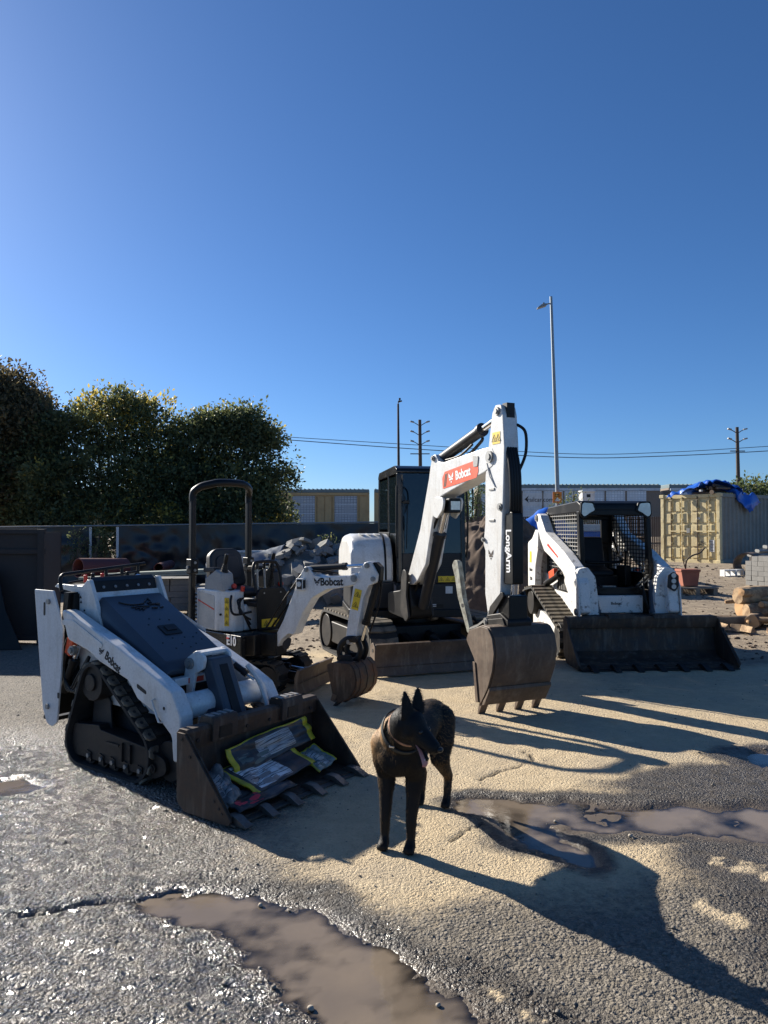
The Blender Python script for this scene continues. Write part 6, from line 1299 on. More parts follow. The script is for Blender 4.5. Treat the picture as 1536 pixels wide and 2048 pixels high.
wb = empty('white_hut', (16.6, 60, .4), 0, 'small white box-shaped hut top peeking over the bush', 'hut'); MB().bx(-.5, .5, 0, 1.2, 0, 4.3).build('wall', MATS['white_plate'], wb); MB().bx(-.58, .58, -.1, 1.3, 4.3, 4.5).build('roof', MATS['white'], wb, bevel=.1); MB().bx(-.15, .15, -.02, -.005, 3.9, 4.15).build('vent', MATS['charcoal'], wb)
hz = empty('site_hoarding', (-19.6, 30, 0), 0, 'pale blue and white hoarding with a red stripe beyond the left fence', 'hoarding'); 
for i in range(5): MB().bx(i*1.2, i*1.2 + 1.16, 0, .05, .3, 1.95 + (.25 if i == 3 else 0)).build('panel', MATS['white_plate'], hz)
MB().bx(3.7, 4.1, -.06, -.01, .3, 3.0).build('red_post', MATS['orange_red'], hz)

# ------------------------------------------------------------------ poles and wires
pole_m = paint('pole_grey', (.26, .31, .34), .5, metal=.3, bump=.05); wood = paint('pole_wood', (.055, .045, .04), .8, bump=.3, bscale=20)
lp = empty('light_pole', (9.0, 38, .42), 0, 'tall grey light pole with one lamp head and an orange sign', 'light pole')
MB().tube([(0,0,0),(-.18,0,7),(-.36,0,13.3)], [.125,.10,.07], 12).build('pole', pole_m, lp, smooth=60)
MB().tube([(-.35,0,12.95),(-.52,0,12.93),(-.66,-.02,12.85)], .035, 8).build('arm', pole_m, lp); MB(Matrix.Translation((-.84, -.05, 12.76)) @ Matrix.Rotation(R(-20), 4, 'Y')).prism(rpoly([(-.26,-.03,.02),(.22,-.04,.02),(.25,.06,.03),(.0,.10,.03),(-.26,.02,.01)], 3), -.16, .16).build('lamp_head', MATS['grey_steel'], lp, bevel=.02)
MB().box((-.75,-.05,12.93), (.07,.07,.08)).build('sensor', MATS['charcoal'], lp)
sg = empty('orange_sign', (8.92, 37.8, .42), 0, 'small orange square sign fixed to the tall light pole', 'sign'); ob = paint('sign_orange', (.85, .24, .015), .5, bump=.02)
MB().box((-.06, 0, 2.90), (.46, .03, .56)).build('board', ob, sg, bevel=.01); MB().prism([(-.2,2.70),(.08,2.70),(-.06,2.90)], -.02, -.03).build('mark', MATS['white_ink'], sg); MB().box((-.06, -.02, 3.04), (.2, .01, .05)).build('lettering_bar', MATS['rust_steel'], sg); MB().box((-.06,-.02,2.96), (.26,.01,.03)).build('lettering_bar', MATS['rust_steel'], sg)
l2 = empty('light_pole', (1.5, 74, 0), 0, 'slim distant light pole left of the crossarm pole', 'light pole'); MB().tube([(0,0,0),(-.03,0,7),(-.08,0,14.3)], [.16,.14,.10], 10).build('pole', wood, l2, smooth=60); MB().tube([(-.08,0,14.3),(-.05,0,14.6),(.12,0,14.65)], .05, 6).build('arm', wood, l2)
MB().box((.10,0,14.55), (.42,.28,.13), (0,-.3,0)).build('lamp_head', MATS['charcoal'], l2, bevel=.03); MB().box((.08,0,14.8), (.2,.2,.2)).build('sensor', MATS['charcoal'], l2, bevel=.04)
def xpole(label, x, y, h, wide, pairs):
    P_ = empty('utility_pole', (x, y, 0), 0, label, 'pole', 'utility poles beyond the railcars'); MB().tube([(0,0,0),(-.05,0,h*.5),(-.12,0,h)], [.24,.21,.17], 10).build('pole', wood, P_, smooth=60)
    for k in range(pairs):
        z = h - .25 - k*1.05
        for s in (-1, 1):
            ar = MB().tube([(-.1, 0, z - .45), (s*.45 - .1, 0, z - .15), (s*.75 - .1, 0, z)], .045, 6).build('arm', wood, P_); MB().box((s*.85 - .1, -.05, z + .03), (.42, .25, .16), (0, -s*.25, 0)).build('floodlight', MATS['grey_steel'], P_, bevel=.03)
    MB().box((-.1, 0, h - .4 - pairs*1.1), (wide, .1, .1)).build('crossarm', wood, P_); return P_
xpole('dark pole with three tiers of floodlights behind the excavator cab', 4.0, 80, 13.6, 2.1, 3); xpole('distant pole with small crossarms right of the container tarp', 38.4, 80, 12.8, 1.6, 2)
wire_m = paint('wire_black', (.05, .09, .13), .6, bump=0)
for nm, z0, z1, z2, r_ in (('upper', 11.7, 9.85, 10.7, .035), ('lower', 11.4, 9.45, 10.2, .045)):
    P_ = [(-16, 79.5, z0 + .35), (-11, 79.5, z0), (4, 79.5, (z0+z1)/2 + (.0 if nm == 'upper' else -.1)), (20, 79.5, z1), (30, 79.5, z1 + .15), (42, 79.5, z2), (60, 79.5, z2 + 1.2)]
    tag(MB().tube(ccurve(P_, 8), r_, 5).build('overhead_wire', wire_m, None, smooth=60), f'{nm} of the two overhead wires sagging across the sky', 'wire', 'overhead wires')

# ------------------------------------------------------------------ shipping container
yel = paint('container_yellow', (.62, .52, .29), .55, dirt=(.36, .26, .12), amt=.65, scale=1.6, bump=.15, bscale=12); cgr = paint('container_grey', (.22, .225, .20), .6, dirt=(.15, .145, .13), amt=.6, scale=1.2, bump=.15, bscale=10)
ca = math.atan2(.58, .82); C_ = empty('shipping_container', (12.35, 27.2, .40), ca, 'weathered yellow-ended shipping container with grey corrugated side', 'container')
# local x runs along the long side (away), local y along the door end; corner at the origin
CW, CL, CH = 2.44, 9.0, 2.6
pr = []; 
for i in range(0, int(CL/.28)): x = .1 + i*.28; pr += [(x, 0), (x + .09, 0), (x + .14, .045), (x + .23, .045)]
pr += [(CL, 0)]
MB().prism(pr + [(CL, .10), (.1, .10)], .15, CH - .12, 'z').build('side_wall', cgr, C_, smooth=0)
MB().bx(.05, CL, .05, CW - .02, CH - .06, CH).build('roof', cgr, C_); MB().bx(.06, CL, .06, CW, .02, .15).build('floor_frame', cgr, C_); MB().bx(.1, CL, CW - .12, CW, .15, CH - .06).build('side_wall', cgr, C_)
MB().bx(0.02, CL, -.03, .08, CH - .13, CH + .01).build('top_rail', cgr, C_, bevel=.01); MB().bx(0.02, CL, -.03, .08, .0, .16).build('bottom_rail', cgr, C_, bevel=.01)
for y in (.0, CW - .12): MB().bx(-.04, .12, y - .02, y + .12, 0, CH + .02).build('corner_post', yel, C_, bevel=.015)
for y in (.05, CW - .05):
    for z in (.06, CH - .04): MB().box((0.03, y, z), (.19, .19, .13)).build('corner_casting', yel, C_, bevel=.015)
MB().bx(-.02, .1, .1, CW - .1, CH - .14, CH).build('header', yel, C_, bevel=.01); MB().bx(-.02, .1, .1, CW - .1, .0, .14).build('sill', yel, C_, bevel=.01)
MB().bx(.06, .10, .1, CW - .1, .14, CH - .14).build('door_backing', yel, C_)
for d in (0, 1):
    y0 = .12 + d*1.105; dr = MB().bx(.03, .06, y0, y0 + 1.09, .15, CH - .15).build('door', yel, C_, bevel=.004)
    for k in range(5):
        z = .19 + k*.445
        for j in range(3): MB().prism([(y0 + .05 + j*.345, z), (y0 + .345 + j*.345, z), (y0 + .33 + j*.345, z + .36), (y0 + .065 + j*.345, z + .36)], .03, .004 - .012*((k + j) % 2), 'x').build('door_panel', yel, dr, bevel=.012)
    for j in (0, 1):
        yb = y0 + .30 + j*.46; b_ = MB().cyl((-.035, yb, .08), (-.035, yb, CH - .08), .019, 10).build('lock_rod', MATS['rust_steel'] if j else yel, dr)
        for z in (.25, .75, 1.2, 1.65, 2.1, 2.4): MB().box((-.022, yb, z), (.05, .09, .06)).build('rod_bracket', yel, dr, bevel=.006)
        MB().box((-.06, yb - .12, 1.2), (.03, .30, .05)).build('handle', yel, dr, bevel=.008)
    for z in (.4, 1.0, 1.6, 2.2): MB().box((-.01, .06 if d == 0 else CW - .06, z), (.07, .10, .14)).build('hinge', yel, dr, bevel=.01)
MB().box((-.075, 1.22, 1.22), (.06, .14, .18)).build('lock_box', MATS['grey_steel'], C_, bevel=.01)
MB().box((-.016, .33, .66), (.004, .22, .44)).build('paper_notice', MATS['white_plate'], C_); pn = MB()
for k in range(7): pn.box((-.0195, .33 + rng.uniform(-.03, .03), .49 + k*.055), (.002, rng.uniform(.08, .17), .018))
pn.build('printing', MATS['charcoal'], C_, smooth=0)
lettering('9', .30, frame3(Vector((-.0155, .86, 1.60)), (0, -1, 0), (0, 0, 1)), MATS['white_ink'], C_, bold=.02)
for q in ((.70,.82),(.74,.78),(.66,.76),(.78,.70)): MB().box((-.016, q[0], q[1]), (.004, .13, .02), (rng.uniform(-.9,.9), 0, 0)).build('scratch', MATS['ink'], C_)
# tarp and junk on the roof corner
blue = paint('tarp_blue', (.012, .115, .52), .38, dirt=(.01, .07, .34), amt=.6, scale=3, bump=.2, bscale=25)
def cloth(name, label, grid, mat, nu, nv, amp, seed, loc=(0, 0, 0), rz=0, th=.008, cat='tarp', fr=2.0):
    """crumpled sheet through a coarse grid of points"""
    G_ = [[Vector(p) for p in row] for row in grid]; U_, V_ = len(G_), len(G_[0]); vs_, fs_ = [], []
    def cr(P, t):
        n = len(P) - 1; i = min(int(t*n), n - 1); f = t*n - i; a, b, c, d = P[max(i-1,0)], P[i], P[i+1], P[min(i+2,n)]
        return .5*((2*b) + (c-a)*f + (2*a-5*b+4*c-d)*f*f + (3*b-a-3*c+d)*f**3)
    for i in range(nu + 1):
        for j in range(nv + 1):
            p = cr([cr(row, j/nv) for row in G_], i/nu); q = p*fr + Vector((seed, 0, 0))
            vs_.append(p + Vector((mnoise.noise(q), mnoise.noise(q + Vector((0, 5, 0))), abs(mnoise.noise(q*1.7 + Vector((0, 0, 7)))) - .3))*amp)
    for i in range(nu):
        for j in range(nv): a = i*(nv+1) + j; fs_.append((a, a+1, a+nv+2, a+nv+1))
    o = MB().add(vs_, fs_).build(name, mat, None, smooth=60); o.location = loc; o.rotation_euler = (0, 0, rz); m_ = o.modifiers.new('s', 'SOLIDIFY'); m_.thickness = th; return tag(o, label, cat)
cloth('tarp', 'crumpled bright blue tarp hanging over the container corner', [[(-.35,2.0,2.55),(-.3,1.7,2.55),(-.25,1.2,2.75),(-.2,.7,2.95),(-.1,.35,3.0)],[(-.1,1.8,2.75),(.05,1.5,2.8),(.1,1.1,2.98),(.2,.6,3.12),(.3,.2,3.05)],[(.4,1.6,2.7),(.5,1.3,2.82),(.6,.9,3.02),(.7,.45,3.12),(.8,.0,2.95)],[(1.0,1.5,2.66),(1.1,1.2,2.72),(1.2,.7,2.85),(1.3,.25,2.85),(1.5,-.10,2.7)],[(1.0,.3,2.78),(1.1,.05,2.72),(1.2,-.10,2.45),(1.35,-.16,2.15),(1.6,-.18,1.95)],[(1.7,.4,2.68),(1.9,.1,2.66),(2.1,-.08,2.6),(2.3,-.14,2.45),(2.5,-.14,2.35)]], blue, 44, 40, .20, 3, (12.35, 27.2, .40), ca, fr=2.2)
jk = empty('junk_pile', (12.35, 27.2, 3.02), ca, 'rusty pipes and scrap tucked under the blue tarp on the container roof', 'scrap')
for k in range(9): a_ = rng.uniform(-.6, .6); MB().cyl((-.12 + rng.uniform(0, .2), .1 + k*.11, .05 + rng.uniform(0, .25)), (.9, .1 + k*.11 + a_*.3, .06 + rng.uniform(0, .2)), rng.uniform(.025, .07), 10).build('pipe', MATS['rust_steel' if k % 2 else 'brown_steel'], jk)
MB().cyl((-.16, .22, .03), (-.1, .22, .03), .085, 16).build('pipe_end', MATS['brown_steel'], jk); MB().box((-.15, .65, .10), (.12, .08, .07)).build('block', MATS['white_plate'], jk)
MB().box((.2, .62, .02), (.5, .9, .05)).build('board', MATS['rust_steel'], jk)

# ------------------------------------------------------------------ dirt pile, blue tarp, blue bin
def mound(name, label, c, rx, ry, h, seed, mat, cat, res=70, rough=.16, kind=None, ridge=1.0):
    vs_, fs_ = [], []
    for i in range(res + 1):
        for j in range(res + 1):
            a, b = i/res*2 - 1, j/res*2 - 1; d = math.hypot(a, b); q = Vector((a*rx*.9, b*ry*.9, seed))
            z = h*max(0, 1 - d**1.25)*(1 + .25*mnoise.noise(q*.8)) + rough*(mnoise.noise(q*2.1)*.5 + abs(mnoise.noise(q*4.3))*.4 + mnoise.noise(q*9)*.22)*min(1, max(0, (1.02-d)*3)) - .12*(d > 1)
            vs_.append((a*rx, b*ry, z - .03))
    for i in range(res):
        for j in range(res): a = i*(res+1) + j; fs_.append((a, a+res+1, a+res+2, a+1))
    o = MB().add(vs_, fs_).build(name, mat, None, smooth=40); o.location = c; return tag(o, label, cat, kind=kind)
soil_m = paint('soil', (.075, .05, .036), .95, dirt=(.135, .095, .066), amt=.9, scale=5, bump=.7, bscale=22, lo=.4, hi=.65)
mound('dirt_pile', 'high pile of dark brown dirt between the excavator and the track loader', (2.4, 14.9, .02), 2.3, 1.9, 2.0, 3, soil_m, 'dirt pile', 130, .42)
cloth('tarp', 'blue tarp sloping behind the dirt pile', [[(-2.6,-1.2,.25),(-1.5,-1.4,.2),(0,-1.5,.1),(1.4,-1.4,.1),(2.4,-1.2,.1)],[(-2.2,-.6,.9),(-1.3,-.6,.9),(0,-.6,1.15),(1.3,-.6,1.35),(2.2,-.6,1.0)],[(-2.0,0,1.2),(-1.0,0,1.3),(.2,0,1.65),(1.2,0,1.95),(2.0,0,1.6)],[(-2.2,.8,.7),(-1.0,.9,.8),(.2,.9,1.0),(1.2,.9,1.2),(2.0,.8,.9)]], blue, 40, 40, .07, 12, (3.6, 19.2, .30), .1, fr=1.6).scale = (.55, 1, 1)
bb = empty('blue_bin', (4.95, 21.5, .25), .1, 'blue bin with a white lid behind the raised loader arm', 'bin'); MB().prism([(-1.0,0),(1.0,0),(1.15,1.35),(-1.15,1.35)], -.6, .6).build('body', blue, bb, bevel=.03); MB().bx(-1.2, 1.2, -.66, .66, 1.36, 1.56).build('lid', MATS['white_plate'], bb, bevel=.03); MB().cyl((-.6,-.64,.95), (-.6,-.72,.95), .16, 20).build('wheel', MATS['rubber'], bb)

# ------------------------------------------------------------------ rubble
con = paint('rubble_concrete', (.20, .20, .19), .9, dirt=(.30, .28, .25), amt=.8, scale=4, bump=.4, bscale=30)
Rb = empty('rubble_pile', (-1.75, 17.4, 0), 0, 'heap of broken concrete slabs in front of the black fence', 'rubble')
def chunk(seed):
    r = random.Random(seed); n = r.randint(5, 7); o = [(math.cos(6.283*i/n + r.uniform(-.3,.3))*r.uniform(.75,1.15), math.sin(6.283*i/n + r.uniform(-.3,.3))*r.uniform(.6,1.0)) for i in range(n)]; m_ = MB(); h = r.uniform(.18, .42)
    a = [(x, y, -h) for x, y in o]; b = [(x*r.uniform(.8,1.0), y*r.uniform(.8,1.0), h*r.uniform(.75,1.2)) for x, y in o]; m_.add(a + b, [tuple(range(n))[::-1], tuple(range(n, 2*n))] + [(i, (i+1) % n, n + (i+1) % n, n + i) for i in range(n)])
    me = m_.mesh('chunk'); me.materials.append(con); return me
ck_ = [chunk(i) for i in range(14)]; r = random.Random(5)
def rub(x, y): return 1.42*max(0, 1 - math.hypot((x - .05)/2.7, y/1.7)**1.2)
MBm = mound('rubble_core', None, (0, 0, 0), 2.5, 1.5, 1.2, 9, con, None, 24, .1)
MBm.parent = Rb; MBm.name = 'rubble_core'
nck = 0
for k in range(420):
    if nck >= 298: break
    x = r.uniform(-2.7, 2.7); y = r.uniform(-1.75, .7)
    if math.hypot((x-.05)/2.7, y/1.7) > 1.02: continue
    nck += 1; o = bpy.data.objects.new('chunk', r.choice(ck_)); COL.objects.link(o); o.parent = Rb; s = r.uniform(.07, .20) if r.random() > .12 else r.uniform(.2, .32)
    o.location = (x, y, rub(x, y) + s*.12); o.scale = (s, s*r.uniform(.7, 1), s*r.uniform(.7, 1.1)); o.rotation_euler = (r.gauss(0, .38), r.gauss(0, .38), r.uniform(0, 6.28))
gt = paint('tarp_grey', (.10, .13, .17), .6, dirt=(.2, .22, .24), amt=.5, bump=.1)
cloth('tarp', 'grey-blue sheet draped over boards at the left of the rubble', [[(-1.1,-.5,.55),(-.3,-.55,.75),(.6,-.4,.95)],[(-1.1,0,.95),(-.3,0,1.05),(.7,.1,1.32)],[(-1.1,.5,.9),(-.3,.5,1.0),(.7,.6,1.25)]], gt, 24, 24, .07, 5, (-3.0, 17.3, 0), .05)
sb = empty('board_stack', (-2.9, 18.2, 0), .03, 'long pale boards stacked behind the rubble', 'boards')
for k in range(5): MB().box((.1*k, -.1*k, .9 + k*.06), (2.6, .3, .045), (0, 0, .03*k)).build('board', MATS['white_plate'], sb, bevel=.005)
MB().bx(-.9, .9, -.2, .2, 0, .88).build('crate', wood, sb)

# ------------------------------------------------------------------ paver stacks, planks, pipes at the left
pav = paint('paver_concrete', (.19, .185, .175), .9, dirt=(.26, .25, .23), amt=.6, scale=8, bump=.3, bscale=40)
pm_ = MB().box((0, 0, 0), (.38, .2, .115)).mesh('paver'); pm_.materials.append(pav)
paint('pallet_wood', (.27, .22, .16), .85, dirt=(.16, .13, .10), amt=.6, scale=5, bump=.4, bscale=30)
def stack(label, x, y, rz, nx_, ny_, nz_, seed, z=0, group='paver stacks', topskip=0):
    S_ = empty('paver_stack', (x, y, z), rz, label, 'pavers', group); r = random.Random(seed)
    for s in (-1, 0, 1): MB().bx(s*nx_*.19 - .05, s*nx_*.19 + .05, -ny_*.105, ny_*.105, 0, .09).build('runner', MATS['pallet_wood'], S_)
    for k in range(5): yy = -ny_*.105 + (k + .5)*ny_*.21/5; MB().bx(-nx_*.2, nx_*.2, yy - .05, yy + .05, .09, .112).build('deck_board', MATS['pallet_wood'], S_)
    for k in range(nz_):
        for i in range(nx_):
            for j in range(ny_):
                if k == nz_ - 1 and r.random() < topskip: continue
                if 0 < i < nx_-1 and 0 < j < ny_-1 and k < nz_-1: continue
                o = bpy.data.objects.new('paver', pm_); COL.objects.link(o); o.parent = S_; o.location = ((i - (nx_-1)/2)*.4 + r.gauss(0, .006), (j - (ny_-1)/2)*.21 + r.gauss(0, .005), .172 + k*.12); o.rotation_euler = (0, 0, r.gauss(0, .02))
stack('low grey paver stack behind the mini loader hood', -4.35, 14.6, .12, 3, 4, 5, 1); stack('grey paver stack between the mini loader and the small excavator', -3.25, 14.3, .05, 2, 4, 4, 2); stack('paver stack on a pallet beside the logs at the right edge', 9.75, 18.2, .25, 3, 5, 6, 3, .17, topskip=.4)
pl = empty('plank_stack', (-4.2, 14.4, .78), .14, 'long pale green planks resting on the paver stacks', 'planks'); plm = paint('plank_green', (.22, .26, .23), .8, dirt=(.3, .3, .26), amt=.5, bump=.3)
for k in range(6): MB().box((.25 + .06*k, -.35 + (k % 3)*.17, .03 + (k//3)*.055), (3.6 - .2*k, .15, .045), (0, -.035, .02*(k % 3))).build('plank', plm, pl, bevel=.005)
pt = empty('wooden_pallet', (-2.75, 12.9, 0), .3, 'empty wooden pallet lying behind the small excavator', 'pallet')
for k in range(7): MB().bx(-.6, .6, -.5 + k*.155, -.4 + k*.155, .10, .122).build('deck_board', MATS['pallet_wood'], pt, bevel=.003)
for s in (-.5, 0, .5): MB().bx(s-.05, s+.05, -.5, .55, 0, .10).build('runner', MATS['pallet_wood'], pt)
redp = paint('pipe_red', (.13, .035, .032), .6, dirt=(.14, .05, .04), amt=.6, bump=.1)
def pipe(name, label, p0, p1, r0, mat, group=None):
    p0, p1 = Vector(p0), Vector(p1); d = (p1-p0); q = d.to_track_quat('Z', 'Y').to_matrix(); n = 28; vs_, fs_ = [], []
    for p, r_ in ((p0, r0), (p1, r0), (p1, r0*.9), (p0, r0*.9)): vs_ += [p + q @ Vector((math.cos(6.28318*i/n)*r_, math.sin(6.28318*i/n)*r_, 0)) for i in range(n)]
    for a in range(4):
        b = (a+1) % 4; fs_ += [(a*n+i, a*n+(i+1) % n, b*n+(i+1) % n, b*n+i) for i in range(n)]
    return tag(MB().add(vs_, fs_).build(name, mat, None, smooth=40), label, 'pipe', group)
pipe('clay_pipe', 'large dull red pipe section lying behind the mini loader', (-6.85, 16.6, .80), (-6.15, 17.6, .76), .22, redp, 'red pipes'); pipe('clay_pipe', 'small red pipe end pointing at the viewer near the fence', (-5.05, 16.6, .80), (-5.3, 18.4, .80), .105, redp, 'red pipes')
cr_ = empty('timber_crate', (-6.0, 17.2, 0), .1, 'dark timber cribbing that carries the red pipes', 'timber')
for k in range(4):
    for s in (-.6, .6): MB().box((s if k % 2 else 0, 0 if k % 2 else s*.7, .08 + k*.15), ((.16, 1.4, .14) if k % 2 else (2.2, .16, .14))).build('beam', wood, cr_, bevel=.01)
# brown steel bin at the left edge
bin_m = paint('bin_brown', (.032, .026, .024), .7, dirt=(.055, .04, .033), amt=.7, scale=2, bump=.2, bscale=15)
Bn = empty('steel_bin', (-6.08, 10.7, 0), -.02, 'tall dark brown steel bin at the left picture edge', 'bin')
MB().bx(-1.6, 1.2, 0, .03, .12, 1.62).build('front_panel', bin_m, Bn); MB().bx(1.17, 1.2, .03, .5, .12, 1.62).build('side_panel', bin_m, Bn); MB().bx(-1.6, 1.2, .47, .5, .12, 1.62).build('back_panel', bin_m, Bn); MB().bx(-1.6, -1.57, .03, .47, .12, 1.62).build('side_panel', bin_m, Bn)
for x in (-1.55, -.35, 1.16): MB().bx(x - .05, x + .05, -.06, .0, 0, 1.66).build('post', bin_m, Bn, bevel=.008)
for z in (.10, 1.34, 1.63): MB().bx(-1.6, 1.22, -.045, .0, z - .035, z + .035).build('rail', bin_m, Bn, bevel=.006)
MB().bx(-1.55, 1.15, .05, .46, .1, .14).build('bottom', bin_m, Bn)
ls = empty('leaning_plate', (-5.55, 10.2, 0), .1, 'dark steel plate leaning against the brown bin at the left edge', 'plate'); MB(Matrix.Rotation(R(-14), 4, 'X')).prism([(-1.4,0),(.55,0),(.28,.55),(.1,1.15),(-1.4,1.2)], 0, .03).build('plate', MATS['black'], ls, bevel=.004)

# ------------------------------------------------------------------ yard things at the right
lg_m = paint('log_wood', (.42, .29, .165), .85, dirt=(.20, .13, .08), amt=.9, scale=7, bump=1.0, bscale=18, lo=.45, hi=.6); bk_m = paint('log_bark', (.12, .085, .06), .95, dirt=(.30, .21, .13), amt=.7, scale=3, bump=.8, bscale=12, lo=.45, hi=.6); en_m = paint('log_end', (.55, .33, .16), .8, dirt=(.38, .21, .10), amt=.6, scale=6, bump=.2)
def log(label, p0, p1, r0, mat, seed, end=None):
    p0, p1 = Vector(p0), Vector(p1); T_ = empty('log', tuple(p0), 0, label, 'log', 'logs at the right edge'); d = p1 - p0; n, k = 12, 18; q = d.to_track_quat('Z', 'Y').to_matrix(); vs_, fs_ = [], []
    for i in range(n + 1):
        c = d*(i/n)
        for j in range(k):
            t = 6.28318*j/k; rr_ = r0*(1 - .12*(i in (0, n)) + .12*abs(mnoise.noise(Vector((math.cos(t)*4, math.sin(t)*4, i*.12 + seed)))) + .22*mnoise.noise(Vector((math.cos(t)*1.4, math.sin(t)*1.4, i*.35 + seed*5)))); vs_.append(c + q @ Vector((math.cos(t)*rr_, math.sin(t)*rr_, 0)))
    for i in range(n):
        for j in range(k): fs_.append((i*k+j, i*k+(j+1) % k, (i+1)*k+(j+1) % k, (i+1)*k+j))
    MB().add(vs_, fs_).build('trunk', mat, T_, smooth=60)
    for i, e in ((0, -1), (n, 1)): w = [vs_[i*k + j] for j in range(k)]; MB().add(w + [d*(i/n) + d.normalized()*e*.008], [(j, (j+1) % k, k) for j in range(k)]).build('cut_end', end or en_m, T_, smooth=0)
    return T_
zb = .04
log('pale stripped log on top of the right-hand pile', (6.15, 12.9, .50), (8.6, 13.5, .54), .15, lg_m, 1, lg_m); log('cracked log below the top one in the pile', (6.22, 12.75, .25), (8.6, 13.0, .28), .135, lg_m, 2, lg_m); log('short log with orange cut end facing the viewer', (6.12, 12.35, .12), (6.6, 13.0, .14), .12, bk_m, 3)
log('thick bark-covered log at the right picture edge', (6.5, 12.1, .14), (7.4, 12.6, .16), .14, bk_m, 4); log('thin bark branch lying before the log pile', (5.35, 12.6, .10), (6.2, 12.5, .12), .09, bk_m, 5); log('dark log lying at the back of the pile', (6.5, 13.5, .22), (8.8, 14.1, .24), .2, bk_m, 6)
for k in range(12):
    x0 = 6.0 + rng.uniform(0, .9); y0 = 12.2 + rng.uniform(0, 1.2); z0 = .08 + rng.uniform(0, .55); a = rng.uniform(-.5, .6)
    log(['crooked branch lying %s in the log pile' % w for w in ('low', 'across the front', 'at the left end', 'high up', 'behind the top log', 'under the stripped log', 'beside the orange cut end', 'near the thick bark log', 'at the back', 'between the two long logs', 'against the dark log', 'on the ground')][k], (x0, y0, z0), (x0 + rng.uniform(.5, 1.1), y0 + a, z0 + rng.uniform(-.06, .12)), rng.uniform(.03, .075), lg_m if k % 3 else bk_m, 10 + k)
ch_ = [(5.5, 12.2), (5.75, 12.0), (5.62, 12.45), (5.9, 11.9), (6.2, 11.75), (5.3, 12.35)]
ss = empty('split_wood', (5.7, 12.15, .02), 0, 'scatter of pale split wood pieces in front of the logs', 'firewood')
for i, (x, y) in enumerate(ch_): MB().prism([(0,0),(.13,0),(.09,.1)], -.14, .14).build('piece', lg_m, ss, bevel=.006).matrix_local = Matrix.Translation((x-5.7, y-12.15, 0)) @ Matrix.Rotation(i*1.1, 4, 'Z')
pot = empty('potted_plant', (7.25, 17.7, .32), 0, 'terracotta pot with a bent bare stem on a low pallet', 'planter'); ter = paint('terracotta', (.33, .115, .07), .8, dirt=(.2, .09, .06), amt=.5, bump=.15)
MB().prism([(-.17,0),(.17,0),(.22,.36),(-.22,.36)], -.18, .18).build('pot', ter, pot, bevel=.01); MB().bx(-.235, .235, -.2, .2, .34, .40).build('rim', ter, pot, bevel=.012)
MB().tube(ccurve([(-.05,0,.38),(-.02,0,.6),(.12,0,.72),(.3,.02,.78),(.42,.02,.9)], 5), .02, 8).build('stem', bark, pot, smooth=60); MB().tube(ccurve([(-.05,0,.38),(-.12,0,.7),(-.1,.0,.85)], 5), .012, 8).build('stem', bark, pot, smooth=60)
pp = empty('wooden_pallet', (7.3, 17.7, .13), .05, 'low pallet under the terracotta pot', 'pallet')
for k in range(6): MB().bx(-.5, .5, -.42 + k*.15, -.32 + k*.15, .15, .175).build('deck_board', MATS['pallet_wood'], pp)
for s in (-.42, 0, .42): MB().bx(s-.05, s+.05, -.42, .45, 0, .15).build('runner', MATS['pallet_wood'], pp)
pipe('steel_culvert', 'brown steel ring section standing left of its twin', (10.6, 21.7, .62), (11.2, 22.5, .62), .36, MATS['brown_steel'], 'steel rings'); pipe('steel_culvert', 'brown steel ring section touching the right edge stack', (11.35, 21.3, .62), (11.95, 22.1, .62), .36, MATS['rust_steel'], 'steel rings')
def cblock(label, x, y, z, rz): 
    o = MB().bx(-.2, .2, -.1, -.07, 0, .19).bx(-.2, .2, .07, .1, 0, .19).bx(-.2,-.17,-.07,.07,0,.19).bx(-.015,.015,-.07,.07,0,.19).bx(.17,.2,-.07,.07,0,.19).build('concrete_block', MATS['white_plate'], None); o.location = (x, y, z); o.rotation_euler = (R(90), 0, rz); return tag(o, label, 'block', 'concrete blocks')
cblock('white hollow concrete block standing left of the steel rings', 9.95, 21.6, .40, .3); cblock('white hollow concrete block leaning by its neighbour near the rings', 10.3, 21.8, .40, .6)
po = empty('pole_stack', (13.1, 24.2, .35), .25, 'grey pipes and poles stacked along the container side', 'pipes')
for k in range(9): MB().cyl((-1.6 + .1*k, -.3 + (k % 3)*.16, .5 + (k//3)*.13), (2.6, -.2 + (k % 3)*.17, .62 + (k//3)*.13), .055, 10).build('pole', MATS['grey_steel'], po)
for x in (-1.0, 1.6): MB().bx(x-.08, x+.08, -.45, .35, 0, .48).build('trestle', wood, po)
dk = empty('covered_cart', (7.9, 25.0, .36), .2, 'dark sheet-covered cart standing before the container door', 'cart'); MB().prism(rpoly([(-.9,.55,.05),(.9,.5,.05),(.8,.75,.1),(.1,.95,.15),(-.7,.85,.1)], 4), -.4, .4).build('cover', fab, dk, bevel=.04); 
for x in (-.7, .6): MB().cyl((x, -.3, 0), (x, -.3, .55), .04, 8).build('leg', wood, dk); MB().cyl((x, .3, 0), (x, .3, .55), .04, 8).build('leg', wood, dk)
MB().cyl((-.1,-.42,.2), (-.1,-.42,.95), .03, 8).build('handle_post', MATS['rust_steel'], dk)
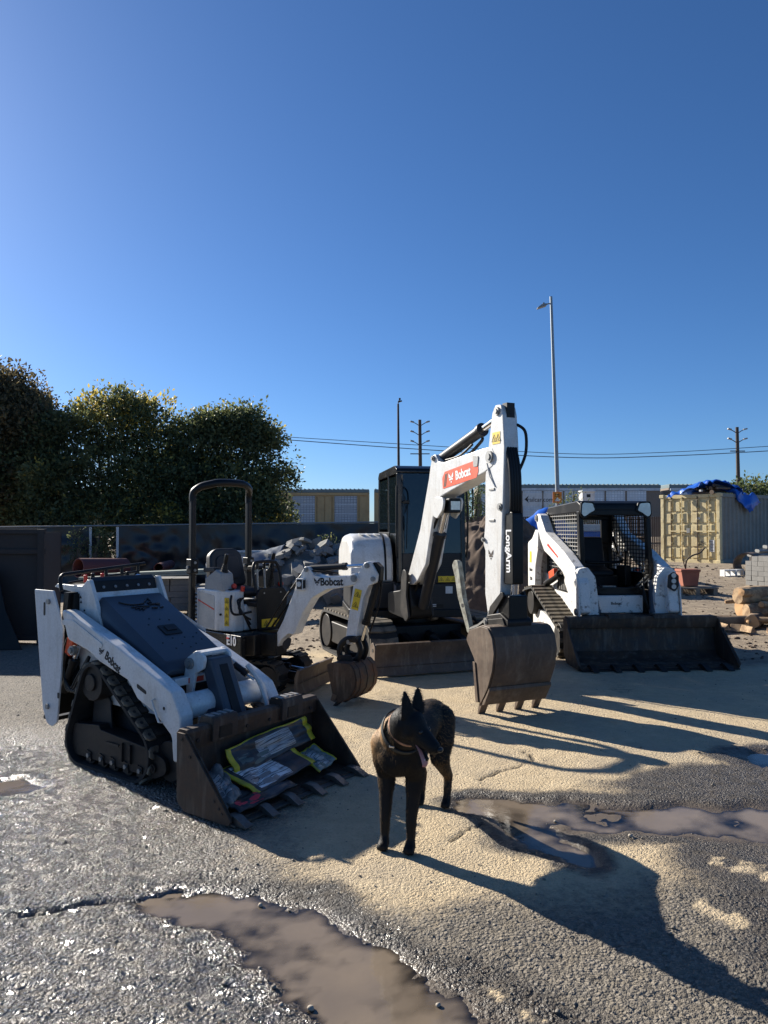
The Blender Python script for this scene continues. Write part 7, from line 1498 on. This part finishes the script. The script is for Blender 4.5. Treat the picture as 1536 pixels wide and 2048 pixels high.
br = empty('steel_railing', (8.6, 27.3, .4), -.95, 'low steel railing standing in front of the container door', 'railing')
for k in range(14): MB().cyl((-.9 + k*.15, 0, .02), (-.9 + k*.15, 0, 1.0), .014, 8).build('bar', MATS['rust_steel'], br)
for z in (.08, 1.0): MB().cyl((-.95, 0, z), (1.1, 0, z), .02, 8).build('rail', MATS['rust_steel'], br)
lum = empty('lumber_stack', (5.0, 30.5, .42), 0, 'stack of pale sawn lumber seen through the loader cab', 'lumber')
for k in range(6): MB().box((.0 + .1*k, 0, .9 + k*.09), (2.4 - .25*k, .5, .07)).build('board', MATS['pallet_wood'], lum, bevel=.006)
MB().bx(-1, 1, -.2, .2, 0, .86).build('base', wood, lum)
wv_ = empty('white_sacks', (6.2, 24.0, .3), 0, 'white and blue bulk sacks seen through the loader mesh', 'sacks')
for k, (x, z) in enumerate(((0, 0), (.9, 0), (.45, .75))): MB().prism(rpoly([(x-.42,z,.1),(x+.42,z,.1),(x+.38,z+.7,.18),(x-.38,z+.72,.18)], 5), -.35, .35).build('sack', MATS['white_plate'] if k != 2 else blue, wv_, bevel=.08, seg=3)
# clods and litter over the dirt yard
cv, cf = [], []; rr = np.random.RandomState(5)
for k in range(2600):
    y = 9.5 + rr.rand()**1.3*16; x = -2.5 + rr.rand()*(y*.62 + 2.5); s = rr.uniform(.008, .03)*(1 if rr.rand() < .95 else 2.2)
    q = rr.randint(4); P_ = bv[q]*np.array([s, s*rr.uniform(.5, 1), s*.6]); cv.append((P_ + np.array([x, y, 0]), x, y, q))
zz = ground_fields(np.array([[c[1] for c in cv]]), np.array([[c[2] for c in cv]]))[0][0]; V_, F_ = [], []
for (P_, x, y, q), z in zip(cv, zz): n0 = len(V_); V_ += (P_ + np.array([0, 0, z + .004])).tolist(); F_ += [tuple(i + n0 for i in f) for f in bf[q]]
me = bpy.data.meshes.new('clods'); me.from_pydata(V_, [], F_); tag(link('clods', me, soil_m, None, smooth=0), 'clods and stones littering the dirt yard', kind='stuff')
